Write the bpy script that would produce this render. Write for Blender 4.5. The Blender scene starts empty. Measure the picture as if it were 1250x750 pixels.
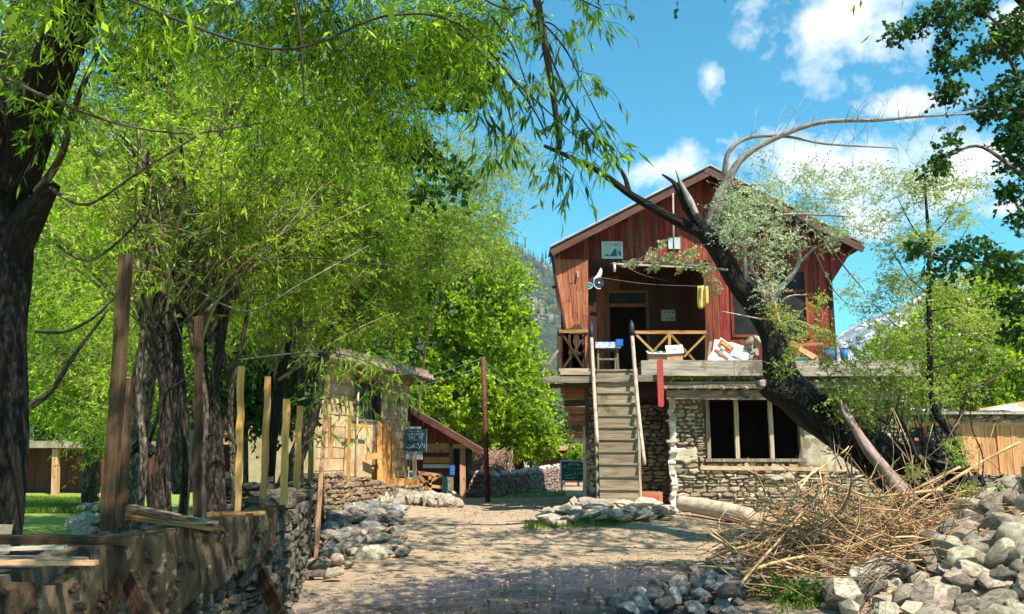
import bpy, bmesh, math, random
import numpy as np
from mathutils import Vector, Matrix, noise
random.seed(7); np.random.seed(7)
R = math.radians
SC = bpy.context.scene
COL = SC.collection

# ------------------------------------------------------------------ camera
F = 1050.0; PITCH = R(10.0); CAMZ = 1.6
cam = bpy.data.objects.new('camera', bpy.data.cameras.new('camera'))
COL.objects.link(cam)
cam.location = (0, 0, CAMZ); cam.rotation_euler = (R(90) + PITCH, 0, 0)
cam.data.sensor_width = 36; cam.data.lens = 36 * F / 1250
cam.data.clip_start = 0.05; cam.data.clip_end = 20000
SC.camera = cam
CP, SP = math.cos(PITCH), math.sin(PITCH)
def vd(px, py):
    u = (px - 625) / F; v = (375 - py) / F; dy = CP - v * SP
    return u / dy, (SP + v * CP) / dy
def W(px, py, Y):
    a, b = vd(px, py); return Vector((a * Y, Y, CAMZ + b * Y))

# ------------------------------------------------------------------ light and sky
SUN_DIR = Vector((0.52, -0.62, 1.15)).normalized()          # towards the sun
el = math.asin(SUN_DIR.z); az = math.atan2(SUN_DIR.x, SUN_DIR.y)
sun = bpy.data.objects.new('sun', bpy.data.lights.new('sun', 'SUN'))
COL.objects.link(sun); sun.data.energy = 5.0; sun.data.angle = R(0.53)
sun.data.color = (1.0, 0.95, 0.86)
sun.rotation_euler = (-SUN_DIR).to_track_quat('-Z', 'Y').to_euler()
world = bpy.data.worlds.new('World'); SC.world = world; world.use_nodes = True
def build_world():
    nt = world.node_tree; N = nt.nodes; L = nt.links
    bg = N['Background']; bg.inputs['Strength'].default_value = 0.10
    sky = N.new('ShaderNodeTexSky'); sky.sky_type = 'NISHITA'; sky.sun_disc = False
    sky.sun_elevation = el; sky.sun_rotation = az; sky.altitude = 2200
    sky.air_density = 1.0; sky.dust_density = 0.4; sky.ozone_density = 1.5
    tint = N.new('ShaderNodeMix'); tint.data_type = 'RGBA'; tint.blend_type = 'MULTIPLY'; tint.inputs[0].default_value = 1
    L.new(sky.outputs[0], tint.inputs[6]); tint.inputs[7].default_value = SKY_TINT
    tc = N.new('ShaderNodeTexCoord')
    def m(op, a, b=None, clamp=False):
        n = N.new('ShaderNodeMath'); n.operation = op; n.use_clamp = clamp
        for i, x in enumerate((a, b)):
            if x is None: continue
            if isinstance(x, (int, float)): n.inputs[i].default_value = x
            else: L.new(x, n.inputs[i])
        return n.outputs[0]
    # soft cumulus patches at fixed directions of the sky, plus scattered cloud elsewhere
    cur = None
    for px, py, rx, rz in CLOUDS:
        d = Vector((vd(px, py)[0], 1, vd(px, py)[1])).normalized()
        s = N.new('ShaderNodeVectorMath'); s.operation = 'SUBTRACT'
        L.new(tc.outputs['Generated'], s.inputs[0]); s.inputs[1].default_value = d
        t = N.new('ShaderNodeVectorMath'); t.operation = 'MULTIPLY'
        L.new(s.outputs[0], t.inputs[0]); t.inputs[1].default_value = (1 / rx, 1 / rx, 1 / rz)
        ln = N.new('ShaderNodeVectorMath'); ln.operation = 'LENGTH'; L.new(t.outputs[0], ln.inputs[0])
        o = m('SUBTRACT', 1.0, ln.outputs['Value'])
        cur = o if cur is None else m('MAXIMUM', cur, o)
    cur = m('MAXIMUM', cur, -1.2)
    n1 = N.new('ShaderNodeTexNoise'); n1.inputs['Scale'].default_value = 11; n1.inputs['Detail'].default_value = 9
    n1.inputs['Roughness'].default_value = 0.62; L.new(tc.outputs['Generated'], n1.inputs['Vector'])
    n2 = N.new('ShaderNodeTexNoise'); n2.inputs['Scale'].default_value = 2.4; n2.inputs['Detail'].default_value = 5
    L.new(tc.outputs['Generated'], n2.inputs['Vector'])
    sx = N.new('ShaderNodeSeparateXYZ'); L.new(tc.outputs['Generated'], sx.inputs[0])
    # general cloud field for the part of the sky behind and overhead
    away = m('MULTIPLY', m('SUBTRACT', 0.55, sx.outputs['Y']), 3.0, True)
    gen = m('ADD', m('MULTIPLY', m('SUBTRACT', n2.outputs[0], 0.56), 5.0), m('MULTIPLY', m('SUBTRACT', away, 1.0), 3.0))
    cur = m('MAXIMUM', cur, gen)
    val = m('ADD', cur, m('MULTIPLY', m('SUBTRACT', n1.outputs[0], 0.5), 4.2))
    mask = m('MULTIPLY', m('SUBTRACT', val, 0.0), 1.15, True)
    mask = m('MULTIPLY', mask, 0.93)
    n3 = N.new('ShaderNodeTexNoise'); n3.inputs['Scale'].default_value = 16; n3.inputs['Detail'].default_value = 6
    L.new(tc.outputs['Generated'], n3.inputs['Vector'])
    cr = N.new('ShaderNodeValToRGB'); L.new(n3.outputs[0], cr.inputs[0])
    cr.color_ramp.elements[0].position = .35; cr.color_ramp.elements[0].color = CLOUD_A
    cr.color_ramp.elements[1].position = .6; cr.color_ramp.elements[1].color = CLOUD_B
    sc_ = N.new('ShaderNodeVectorMath'); sc_.operation = 'SCALE'; L.new(cr.outputs[0], sc_.inputs[0]); sc_.inputs['Scale'].default_value = CLOUD_GAIN
    mx = N.new('ShaderNodeMix'); mx.data_type = 'RGBA'; L.new(mask, mx.inputs[0])
    L.new(tint.outputs[2], mx.inputs[6]); L.new(sc_.outputs[0], mx.inputs[7])
    L.new(mx.outputs[2], bg.inputs['Color'])
SKY_TINT = (0.24, 1.22, 1.20, 1)
CLOUD_A = (0.66, 0.76, 0.9, 1); CLOUD_B = (1, 1, 1, 1); CLOUD_GAIN = 7.0
CLOUDS = [(1040, 18, .105, .06), (1105, 48, .055, .032), (1010, 205, .10, .042), (1090, 215, .09, .045), (1160, 222, .05, .035), (1110, 128, .055, .016), (1205, 205, .04, .025),
          (866, 92, .015, .032), (805, 207, .05, .024), (1235, 22, .06, .03), (1055, 272, .04, .022), (1225, 255, .03, .012)]
build_world()
SC.view_settings.view_transform = 'Standard'; SC.view_settings.look = 'None'
SC.view_settings.exposure = 1.05; SC.view_settings.gamma = 1

# ------------------------------------------------------------------ object helpers
WM = {}
def link(o, parent=None, M=None):
    COL.objects.link(o); M = M or Matrix.Identity(4); WM[o.name] = M
    if parent is not None:
        o.parent = parent; o.matrix_basis = WM[parent.name].inverted() @ M
    else: o.matrix_basis = M
    return o
def tag(o, label=None, cat=None, group=None, kind=None):
    if label: o['label'] = label
    if cat: o['category'] = cat
    if group: o['group'] = group
    if kind: o['kind'] = kind
    return o
def thing(name, label, cat, loc=(0, 0, 0), group=None):
    o = bpy.data.objects.new(name, None); o.empty_display_size = .2
    link(o, None, Matrix.Translation(loc)); return tag(o, label, cat, group)
def meshobj(name, V, Fc, mat, parent=None, smooth=False, uv=None, center=True, M=None):
    me = bpy.data.meshes.new(name)
    V = np.asarray(V, dtype=float).reshape(-1, 3)
    if M is None:
        c = V.mean(axis=0) if center else np.zeros(3); V = V - c; M = Matrix.Translation(Vector(c))
    me.from_pydata(V.tolist(), [], Fc)
    if uv is not None:
        u = me.uv_layers.new(name='uv'); u.data.foreach_set('uv', np.asarray(uv, dtype=np.float32).ravel())
    if smooth: me.polygons.foreach_set('use_smooth', [True] * len(me.polygons))
    if mat is not None: me.materials.append(mat)
    me.update()
    o = bpy.data.objects.new(name, me); return link(o, parent, M)
def dataobj(name, me, parent, M):
    return link(bpy.data.objects.new(name, me), parent, M)
BOXF = [(0, 3, 2, 1), (4, 5, 6, 7), (0, 1, 5, 4), (1, 2, 6, 5), (2, 3, 7, 6), (3, 0, 4, 7)]
def boxv(x0, x1, y0, y1, z0, z1):
    return [(x0, y0, z0), (x1, y0, z0), (x1, y1, z0), (x0, y1, z0), (x0, y0, z1), (x1, y0, z1), (x1, y1, z1), (x0, y1, z1)]
def box(name, x0, x1, y0, y1, z0, z1, mat, parent=None, jit=0.0):
    V = [(a + random.uniform(-jit, jit), b + random.uniform(-jit, jit), c + random.uniform(-jit, jit)) for a, b, c in boxv(x0, x1, y0, y1, z0, z1)]
    return meshobj(name, V, BOXF, mat, parent)
def prism(name, poly, y0, y1, mat, parent=None):
    n = len(poly); V = [(x, y0, z) for x, z in poly] + [(x, y1, z) for x, z in poly]
    Fc = [tuple(range(n)), tuple(range(2 * n - 1, n - 1, -1))] + [(i, i + n, (i + 1) % n + n, (i + 1) % n) for i in range(n)]
    return meshobj(name, V, Fc, mat, parent)
def beam(name, p0, p1, w, t, mat, parent=None, side=(0, 1, 0), taper=1.0, jit=.0, segs=1, warp=0.0):
    """sawn board from p0 to p1: length is the local Z axis (the grain), w across, t along 'side'."""
    p0 = Vector(p0); p1 = Vector(p1); z = (p1 - p0); L = z.length; z.normalize()
    y = Vector(side); y = (y - z * y.dot(z)).normalized(); x = y.cross(z).normalized()
    V = []; Fc = []
    for k in range(segs + 1):
        f = k / segs; s = 1 + (taper - 1) * f; ox = random.uniform(-warp, warp) if 0 < k < segs else 0; oy = random.uniform(-warp, warp) if 0 < k < segs else 0
        for a, b in ((-1, -1), (1, -1), (1, 1), (-1, 1)):
            V.append((a * w / 2 * s + ox + random.uniform(-jit, jit), b * t / 2 * s + oy + random.uniform(-jit, jit), f * L + random.uniform(-jit, jit)))
    for k in range(segs):
        b = 4 * k
        for i in range(4): j = (i + 1) % 4; Fc.append((b + i, b + j, b + 4 + j, b + 4 + i))
    Fc.append((3, 2, 1, 0)); e = 4 * segs; Fc.append((e, e + 1, e + 2, e + 3))
    M = Matrix((x, y, z)).transposed().to_4x4(); M.translation = p0
    return meshobj(name, V, Fc, mat, parent, M=M)

class MB:
    def __init__(s): s.V = []; s.F = []; s.UV = []
    def tube(s, pts, rad, segs=6, cap=True, rough=0.0, ridge=0, seed=0):
        pts = [Vector(p) for p in pts]; n = len(pts); b = len(s.V)
        if not hasattr(rad, '__len__'): rad = [rad] * n
        t = (pts[1] - pts[0]).normalized(); a = Vector((0, 0, 1)) if abs(t.z) < .9 else Vector((1, 0, 0))
        x = t.cross(a).normalized(); L = 0
        Ls = []
        for i, p in enumerate(pts):
            if i: L += (p - pts[i - 1]).length
            Ls.append(L)
            t2 = (pts[min(i + 1, n - 1)] - pts[max(i - 1, 0)]).normalized()
            x = (x - t2 * x.dot(t2)).normalized(); y = t2.cross(x)
            for k in range(segs):
                an = 2 * math.pi * k / segs; d = x * math.cos(an) + y * math.sin(an); r = rad[i]
                if rough:
                    q = p + d * r
                    r *= 1 + rough * (noise.noise(Vector((math.cos(an) * 2.2, math.sin(an) * 2.2, L * 1.3 + seed))) + .5 * noise.noise(q * 6))
                if ridge:
                    r *= 1 + ridge * (abs(noise.noise(Vector((math.cos(an) * 6, math.sin(an) * 6, L * .9 + seed)))) - .25)
                s.V.append(tuple(p + d * r))
        for i in range(n - 1):
            for k in range(segs):
                k2 = (k + 1) % segs
                s.F.append((b + i * segs + k, b + i * segs + k2, b + (i + 1) * segs + k2, b + (i + 1) * segs + k))
                r = max(rad[i], .01); c = 2 * math.pi * max(rad)
                s.UV += [(k / segs * c, Ls[i]), ((k + 1) / segs * c, Ls[i]), ((k + 1) / segs * c, Ls[i + 1]), (k / segs * c, Ls[i + 1])]
        if cap:
            s.F.append(tuple(b + k for k in range(segs - 1, -1, -1))); s.UV += [(0, 0)] * segs
            e = b + (n - 1) * segs; s.F.append(tuple(e + k for k in range(segs))); s.UV += [(0.1, 0.1)] * segs
        return s
    def box(s, x0, x1, y0, y1, z0, z1):
        b = len(s.V); s.V += boxv(x0, x1, y0, y1, z0, z1)
        for f in BOXF: s.F.append(tuple(b + i for i in f)); s.UV += [(0, 0)] * 4
        return s
    def add(s, V, Fc):
        b = len(s.V); s.V += [tuple(v) for v in V]
        for f in Fc: s.F.append(tuple(b + i for i in f)); s.UV += [(0, 0)] * len(f)
        return s
    def build(s, name, mat, parent=None, smooth=True):
        return meshobj(name, s.V, s.F, mat, parent, smooth, s.UV)
def spline(pts, rad=None, n=6):
    """Catmull-Rom through pts (and radii)."""
    P = [Vector(p) for p in pts]; out = []; ro = []
    if rad: rad = list(rad)[:len(P)] + [rad[-1] * .6] * (len(P) - len(rad))
    for i in range(len(P) - 1):
        a = P[max(i - 1, 0)]; b = P[i]; c = P[i + 1]; d = P[min(i + 2, len(P) - 1)]
        for k in range(n):
            t = k / n
            out.append(.5 * ((2 * b) + (c - a) * t + (2 * a - 5 * b + 4 * c - d) * t * t + (-a + 3 * b - 3 * c + d) * t ** 3))
            if rad: ro.append(rad[i] * (1 - t) + rad[i + 1] * t)
    out.append(P[-1]);
    if rad: ro.append(rad[-1]); return out, ro
    return out

# ------------------------------------------------------------------ materials
def lin(*c): return tuple(((x / 255) / 12.92 if x / 255 <= .04045 else ((x / 255 + .055) / 1.055) ** 2.4) for x in c) + (1,)
MATS = {}
def mat(name, cols, scale=3.0, stretch=(1, 1, 1), rough=.85, bump=.3, bscale=None, vary=.25, hue=.007, uv=False, detail=8, patch=None, island=True, spec=.3, dist=.02, sharp=None):
    m = bpy.data.materials.new(name); m.use_nodes = True; nt = m.node_tree; N = nt.nodes; L = nt.links
    P = N['Principled BSDF']; P.inputs['Roughness'].default_value = rough; P.inputs['Specular IOR Level'].default_value = spec
    tc = N.new('ShaderNodeTexCoord'); oi = N.new('ShaderNodeObjectInfo'); ge = N.new('ShaderNodeNewGeometry')
    rnd = N.new('ShaderNodeMath'); rnd.operation = 'ADD'; L.new(oi.outputs['Random'], rnd.inputs[0])
    if island: L.new(ge.outputs['Random Per Island'], rnd.inputs[1])
    else: rnd.inputs[1].default_value = 0
    fr = N.new('ShaderNodeMath'); fr.operation = 'FRACT'; L.new(rnd.outputs[0], fr.inputs[0]); RND = fr.outputs[0]
    cb = N.new('ShaderNodeCombineXYZ'); mu = N.new('ShaderNodeMath'); mu.operation = 'MULTIPLY'; mu.inputs[1].default_value = 37
    L.new(RND, mu.inputs[0]); [L.new(mu.outputs[0], cb.inputs[i]) for i in range(3)]
    ad = N.new('ShaderNodeVectorMath'); L.new(tc.outputs['UV' if uv else 'Object'], ad.inputs[0]); L.new(cb.outputs[0], ad.inputs[1])
    mp = N.new('ShaderNodeMapping'); L.new(ad.outputs[0], mp.inputs[0]); mp.inputs['Scale'].default_value = stretch
    def nz(sc, det=detail, rg=.6, vec=None):
        n = N.new('ShaderNodeTexNoise'); n.inputs['Scale'].default_value = sc; n.inputs['Detail'].default_value = det
        n.inputs['Roughness'].default_value = rg; L.new(vec or mp.outputs[0], n.inputs['Vector']); return n.outputs[0]
    a = nz(scale); cr = N.new('ShaderNodeValToRGB'); L.new(a, cr.inputs[0])
    k = len(cols); e = cr.color_ramp.elements
    while len(e) < k: e.new(.5)
    for i, c in enumerate(cols):
        e[i].position = .32 + .36 * i / max(k - 1, 1); e[i].color = tuple(c[:3]) + (1,)
    col = cr.outputs[0]
    if patch:   # (colour, scale, threshold, softness): dirt, moss, wear
        for pc, ps, th, so in (patch if isinstance(patch, list) else [patch]):
            q = nz(ps, 6, .65, ad.outputs[0]); mr = N.new('ShaderNodeMapRange'); L.new(q, mr.inputs[0])
            mr.inputs[1].default_value = th; mr.inputs[2].default_value = th + so
            mx = N.new('ShaderNodeMix'); mx.data_type = 'RGBA'; L.new(mr.outputs[0], mx.inputs[0]); L.new(col, mx.inputs[6]); mx.inputs[7].default_value = tuple(pc[:3]) + (1,)
            col = mx.outputs[2]
    hs = N.new('ShaderNodeHueSaturation'); L.new(col, hs.inputs['Color'])
    mr = N.new('ShaderNodeMapRange'); L.new(RND, mr.inputs[0]); mr.inputs[3].default_value = 1 - vary; mr.inputs[4].default_value = 1 + vary; L.new(mr.outputs[0], hs.inputs['Value'])
    m2 = N.new('ShaderNodeMath'); m2.operation = 'MULTIPLY'; m2.inputs[1].default_value = 7.31; L.new(RND, m2.inputs[0])
    f2 = N.new('ShaderNodeMath'); f2.operation = 'FRACT'; L.new(m2.outputs[0], f2.inputs[0])
    mh = N.new('ShaderNodeMapRange'); L.new(f2.outputs[0], mh.inputs[0]); mh.inputs[3].default_value = .5 - hue; mh.inputs[4].default_value = .5 + hue; L.new(mh.outputs[0], hs.inputs['Hue'])
    L.new(hs.outputs[0], P.inputs['Base Color'])
    if bump:
        b1 = nz(bscale or scale * 4, 10, .65)
        if sharp:
            ck = N.new('ShaderNodeTexVoronoi'); ck.feature = 'DISTANCE_TO_EDGE'; ck.inputs['Scale'].default_value = sharp; wv = N.new('ShaderNodeVectorMath'); wn = N.new('ShaderNodeTexNoise'); wn.inputs['Scale'].default_value = 2.5; L.new(mp.outputs[0], wn.inputs['Vector']); L.new(mp.outputs[0], wv.inputs[0]); L.new(wn.outputs['Color'], wv.inputs[1]); L.new(wv.outputs[0], ck.inputs['Vector'])
            cm = N.new('ShaderNodeMapRange'); L.new(ck.outputs[0], cm.inputs[0]); cm.inputs[2].default_value = .22; cm.inputs[3].default_value = .25; cm.inputs[4].default_value = 1.25; cx = N.new('ShaderNodeMix'); cx.data_type = 'RGBA'; cx.blend_type = 'MULTIPLY'; cx.inputs[0].default_value = 1; L.new(hs.outputs[0], cx.inputs[6]); L.new(cm.outputs[0], cx.inputs[7]); L.new(cx.outputs[2], P.inputs['Base Color'])
            vo = N.new('ShaderNodeTexVoronoi'); vo.feature = 'DISTANCE_TO_EDGE'; vo.inputs['Scale'].default_value = sharp
            L.new(mp.outputs[0], vo.inputs['Vector'])
            mi = N.new('ShaderNodeMath'); mi.operation = 'MINIMUM'; mi.inputs[1].default_value = .25; L.new(vo.outputs[0], mi.inputs[0])
            s2 = N.new('ShaderNodeMath'); s2.operation = 'MULTIPLY_ADD'; L.new(mi.outputs[0], s2.inputs[0]); s2.inputs[1].default_value = 2.5; L.new(b1, s2.inputs[2]); b1 = s2.outputs[0]
        bp = N.new('ShaderNodeBump'); bp.inputs['Strength'].default_value = bump; bp.inputs['Distance'].default_value = dist
        L.new(b1, bp.inputs['Height']); L.new(bp.outputs[0], P.inputs['Normal'])
    MATS[name] = m; return m
def leafmat(name, c1, c2, trans=.5, tgain=(1.5, 1.7, .9), rough=.5, spec=.3, back=None):
    m = bpy.data.materials.new(name); m.use_nodes = True; nt = m.node_tree; N = nt.nodes; L = nt.links
    P = N['Principled BSDF']; P.inputs['Roughness'].default_value = rough; P.inputs['Specular IOR Level'].default_value = spec
    ge = N.new('ShaderNodeNewGeometry'); tc = N.new('ShaderNodeTexCoord')
    no = N.new('ShaderNodeTexNoise'); no.inputs['Scale'].default_value = 1.1; no.inputs['Detail'].default_value = 3; L.new(tc.outputs['Object'], no.inputs['Vector'])
    mx0 = N.new('ShaderNodeMath'); mx0.operation = 'MULTIPLY_ADD'; L.new(no.outputs[0], mx0.inputs[0]); mx0.inputs[1].default_value = 2.3; mx0.inputs[2].default_value = -.95
    ad = N.new('ShaderNodeMath'); ad.operation = 'MULTIPLY_ADD'; L.new(ge.outputs['Random Per Island'], ad.inputs[0]); ad.inputs[1].default_value = .75; L.new(mx0.outputs[0], ad.inputs[2]); ad.use_clamp = True; ad0 = ad; ad = N.new('ShaderNodeMath'); ad.operation = 'POWER'; L.new(ad0.outputs[0], ad.inputs[0]); ad.inputs[1].default_value = 1.35
    mx = N.new('ShaderNodeMix'); mx.data_type = 'RGBA'; L.new(ad.outputs[0], mx.inputs[0]); mx.inputs[6].default_value = tuple(c1) + (1,); mx.inputs[7].default_value = tuple(c2) + (1,)
    col = mx.outputs[2]
    L.new(col, P.inputs['Base Color'])
    tr = N.new('ShaderNodeBsdfTranslucent'); ml = N.new('ShaderNodeMix'); ml.data_type = 'RGBA'; ml.blend_type = 'MULTIPLY'; ml.inputs[0].default_value = 1
    L.new(col, ml.inputs[6]); ml.inputs[7].default_value = tuple(tgain) + (1,); L.new(ml.outputs[2], tr.inputs[0])
    ms = N.new('ShaderNodeMixShader'); ms.inputs[0].default_value = trans; L.new(P.outputs[0], ms.inputs[1]); L.new(tr.outputs[0], ms.inputs[2])
    L.new(ms.outputs[0], N['Material Output'].inputs['Surface']); MATS[name] = m; return m
G = (18, 18, 1.1)   # wood grain: local Z is the board's length
M_red = mat('painted_red_boards', [(.05, .008, .004), (.185, .026, .010), (.31, .065, .027)], 1.6, G, .7, .35, vary=.38, hue=.015, patch=((.20, .07, .04), 3, .62, .12))
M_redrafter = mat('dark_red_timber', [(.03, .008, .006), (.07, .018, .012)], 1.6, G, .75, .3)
M_orange = mat('bare_orange_boards', [(.16, .04, .016), (.37, .115, .048), (.48, .18, .085)], 1.7, G, .75, .35, vary=.25, patch=((.09, .04, .02), 5, .6, .1))
M_porchshade = mat('porch_boards_shaded', [(.03, .007, .003), (.065, .016, .006), (.09, .026, .01)], 1.7, G, .75, .35, vary=.3)  # darkened boards: the porch shade is put into their colour
M_fresh = mat('fresh_yellow_timber', [(.38, .16, .035), (.6, .29, .08), (.68, .38, .14)], 1.7, G, .7, .25, vary=.2, patch=((.2, .09, .03), 6, .64, .08))
M_pine = mat('pale_pine_boards', [(.3, .13, .055), (.47, .25, .12), (.56, .34, .19)], 1.5, G, .7, .3, vary=.2, patch=((.22, .09, .035), 4.5, .62, .06))
M_grey = mat('weathered_grey_timber', [(.09, .065, .042), (.21, .165, .11), (.33, .27, .19)], 1.6, G, .85, .5, vary=.2, patch=((.07, .055, .04), 2.5, .58, .1))
M_old = mat('old_brown_timber', [(.025, .012, .005), (.075, .038, .016), (.14, .08, .036)], 1.6, G, .85, .5, vary=.3)
M_post = mat('rough_fence_timber', [(.16, .07, .02), (.36, .18, .05), (.46, .27, .10)], 1.6, G, .8, .4, vary=.25, patch=((.07, .035, .014), 3, .6, .1))
M_stair = mat('stair_timber', [(.13, .095, .058), (.25, .19, .12), (.35, .275, .18)], 1.5, (14, 14, 1.2), .8, .4, vary=.15, patch=((.12, .085, .05), 2, .58, .12))
M_pole = mat('pale_pole_wood', [(.24, .165, .11), (.42, .32, .235), (.54, .44, .34)], 3, (6, 6, 1), .7, .25, vary=.1)
M_dooro = mat('orange_door_boards', [(.30, .11, .035), (.50, .235, .09), (.58, .32, .15)], 1.5, G, .7, .3, vary=.2, patch=((.22, .08, .025), 4.5, .60, .06))
M_stone = mat('rubble_stone', [(.15, .105, .062), (.36, .285, .185), (.58, .485, .345)], 5, rough=.9, bump=.6, vary=.42, hue=.025, patch=[((.5, .44, .34), 2.3, .6, .1), ((.09, .06, .035), 3.4, .63, .1)])
M_stonep = mat('lane_wall_stone', [(.14, .09, .07), (.26, .18, .145), (.36, .27, .22)], 6, rough=.9, bump=.6, vary=.35, hue=.02)
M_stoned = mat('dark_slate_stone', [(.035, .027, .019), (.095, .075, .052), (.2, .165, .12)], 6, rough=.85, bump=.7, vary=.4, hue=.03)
M_stonem = mat('muddy_brown_stone', [(.15, .095, .05), (.3, .2, .115), (.4, .29, .18)], 6, rough=.9, bump=.6, vary=.3, hue=.02)
M_rockc = mat('cream_field_stone', [(.26, .21, .15), (.45, .38, .28), (.62, .54, .42)], 3, rough=.85, bump=.9, bscale=18, vary=.25, hue=.02, patch=((.2, .13, .08), 2.5, .58, .08), dist=.04)
M_rockk = mat('dark_field_stone', [(.08, .062, .045), (.19, .155, .12), (.34, .29, .235)], 3, rough=.8, bump=.9, bscale=16, vary=.3, hue=.02, dist=.05)
M_rock = mat('field_stone', [(.19, .145, .10), (.41, .33, .235), (.60, .50, .375)], 4, rough=.85, bump=.9, bscale=22, vary=.4, hue=.025, patch=[((.09, .08, .07), 3, .58, .12), ((.42, .33, .22), 2.0, .6, .1)], dist=.03)
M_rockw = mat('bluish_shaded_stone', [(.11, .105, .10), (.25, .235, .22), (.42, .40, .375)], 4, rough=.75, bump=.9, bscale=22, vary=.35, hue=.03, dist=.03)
M_slab = mat('sandy_slab_stone', [(.22, .16, .11), (.42, .33, .24), (.55, .46, .36)], 4, rough=.9, bump=.7, vary=.25, hue=.02, patch=((.15, .13, .09), 3, .62, .1))
M_mortar = mat('mud_mortar', [(.09, .065, .04), (.17, .125, .08), (.24, .18, .12)], 5, rough=.95, bump=.6, vary=0)
M_mortard = mat('dark_mud_mortar', [(.03, .024, .018), (.07, .055, .04), (.11, .09, .065)], 5, rough=.95, bump=.6, vary=0)
M_render = mat('pale_lime_render', [(.24, .19, .125), (.42, .355, .25), (.54, .47, .355)], 3, rough=.95, bump=.7, vary=.12, patch=[((.22, .17, .11), 2.6, .56, .08), ((.62, .57, .48), 1.7, .58, .08)])
M_mud = mat('mud_plaster', [(.38, .24, .12), (.52, .36, .20), (.60, .44, .27)], 2.5, rough=.95, bump=.5, bscale=9, vary=.1, patch=((.3, .17, .08), 4, .6, .1))
M_plaster = mat('stained_wall_plaster', [(.035, .02, .010), (.11, .068, .035), (.24, .17, .10)], 2.4, (1.6, 1.6, .8), rough=.9, bump=.9, bscale=9, vary=.08, patch=[((.045, .025, .012), 3.2, .54, .06), ((.32, .25, .17), 7, .62, .04), ((.02, .014, .009), 2.1, .6, .05)], dist=.06)
M_bark = mat('dark_willow_bark', [(.005, .0035, .0025), (.016, .011, .007), (.045, .033, .023)], 3.0, (6.5, 2.0, 1), rough=.9, bump=1.0, bscale=5, uv=True, vary=.1, dist=.06, sharp=2.6)
M_bark2 = mat('brown_willow_bark', [(.04, .028, .018), (.13, .095, .062), (.26, .2, .14)], 3.0, (6, 2.0, 1), rough=.9, bump=1.0, bscale=5, uv=True, vary=.15, dist=.04, sharp=2.4)
M_barkb = mat('black_leaning_bark', [(.006, .005, .004), (.018, .014, .011), (.06, .05, .04)], 3.0, (6.5, 2.0, 1), rough=.85, bump=1.0, bscale=5, uv=True, vary=.1, dist=.05, sharp=2.6)
M_barkg = mat('grey_branch_bark', [(.12, .10, .085), (.27, .23, .20), (.42, .37, .33)], 5.0, (5, 1.3, 1), rough=.85, bump=.5, uv=True, vary=.1)
M_twig = mat('green_brown_twig', [(.08, .06, .03), (.24, .19, .09), (.4, .34, .18)], 6, rough=.8, bump=.2, vary=.4, uv=True)
M_twigd = mat('dark_twig', [(.02, .018, .014), (.06, .05, .04)], 6, rough=.8, bump=.2, vary=.3, uv=True)
M_stickd = mat('old_brown_stick', [(.08, .045, .025), (.2, .125, .075), (.32, .22, .15)], 5, (3, 1, 1), rough=.85, bump=.3, vary=.4, hue=.015, uv=True)
M_stick = mat('dry_tan_stick', [(.22, .11, .045), (.44, .26, .12), (.58, .40, .22)], 5, (3, 1, 1), rough=.75, bump=.3, vary=.42, hue=.012, uv=True)
M_log = mat('peeled_pine_log', [(.36, .23, .14), (.53, .38, .26), (.62, .48, .35)], 4, (6, 1, 1), rough=.75, bump=.25, vary=.1, uv=True, patch=((.3, .15, .08), 3, .62, .06))
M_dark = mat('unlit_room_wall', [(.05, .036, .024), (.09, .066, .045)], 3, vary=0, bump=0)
M_glass = mat('dirty_window_glass', [(.010, .009, .010), (.03, .026, .024)], 3, rough=.45, bump=0, vary=.1, spec=.12)
M_metal = mat('dull_roof_metal', [(.32, .32, .33), (.45, .46, .48)], 3, rough=.45, bump=.1, vary=.05)
M_blackp = mat('black_painted_metal', [(.012, .013, .018), (.03, .032, .04)], 6, rough=.5, bump=.1, vary=.1)
M_rust = mat('rusty_brown_pole', [(.06, .02, .012), (.14, .05, .028)], 5, rough=.7, bump=.2, vary=.1)
def flat(name, c, rough=.6, bump=.12, vary=.05, var2=.75):
    return mat(name, [tuple(x * var2 for x in c), c, tuple(min(1, x * 1.12) for x in c)], 7, rough=rough, bump=bump, vary=vary)
M_white = flat('white_paint', (.75, .75, .76)); M_card = flat('brown_cardboard', (.42, .25, .13)); M_cardo = flat('orange_carton', (.42, .17, .08))
M_cardr = flat('red_print', (.62, .07, .05)); M_cardy = flat('orange_print', (.72, .30, .08)); M_yellow = flat('yellow_cloth', (.62, .46, .12), .9)
M_redc = flat('red_plank_paint', (.40, .06, .04)); M_blue = flat('blue_plastic', (.03, .13, .5), .35); M_blued = flat('blue_painted_wood', (.12, .25, .38), .8)
M_signb = flat('teal_blue_sign_face', (.012, .075, .12), .5, 0, 0, .7); M_signg = flat('green_sign_face', (.02, .12, .07), .5, 0, 0, .8)
M_signw = flat('sign_lettering', (.55, .62, .62), .6, 0, 0); M_signy = flat('sign_yellow_lettering', (.6, .55, .2), .6, 0, 0)
M_teal = flat('teal_enamel', (.02, .28, .33), .35); M_greenp = flat('green_painted_wood', (.03, .22, .15), .7)
M_pic = flat('poster_paper', (.42, .5, .48), .5, 0); M_pict = flat('poster_teal_print', (.02, .11, .14), .5, 0)
M_plate = flat('dull_cream_plate', (.40, .36, .28), .6); M_ink = flat('dark_ink', (.04, .035, .03), .6, 0); M_chalk = flat('faded_chalk', (.2, .09, .07), .9, 0)
M_tarp = flat('pale_blue_tarp', (.42, .52, .64), .45, .3); M_steel = flat('pale_painted_steel', (.5, .55, .56), .4); M_wire = flat('wire', (.1, .09, .09), .5)
M_slatroof = mat('earth_roof', [(.2, .14, .1), (.38, .29, .21), (.48, .38, .29)], 2.5, rough=.95, bump=.6, vary=.1)
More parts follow.
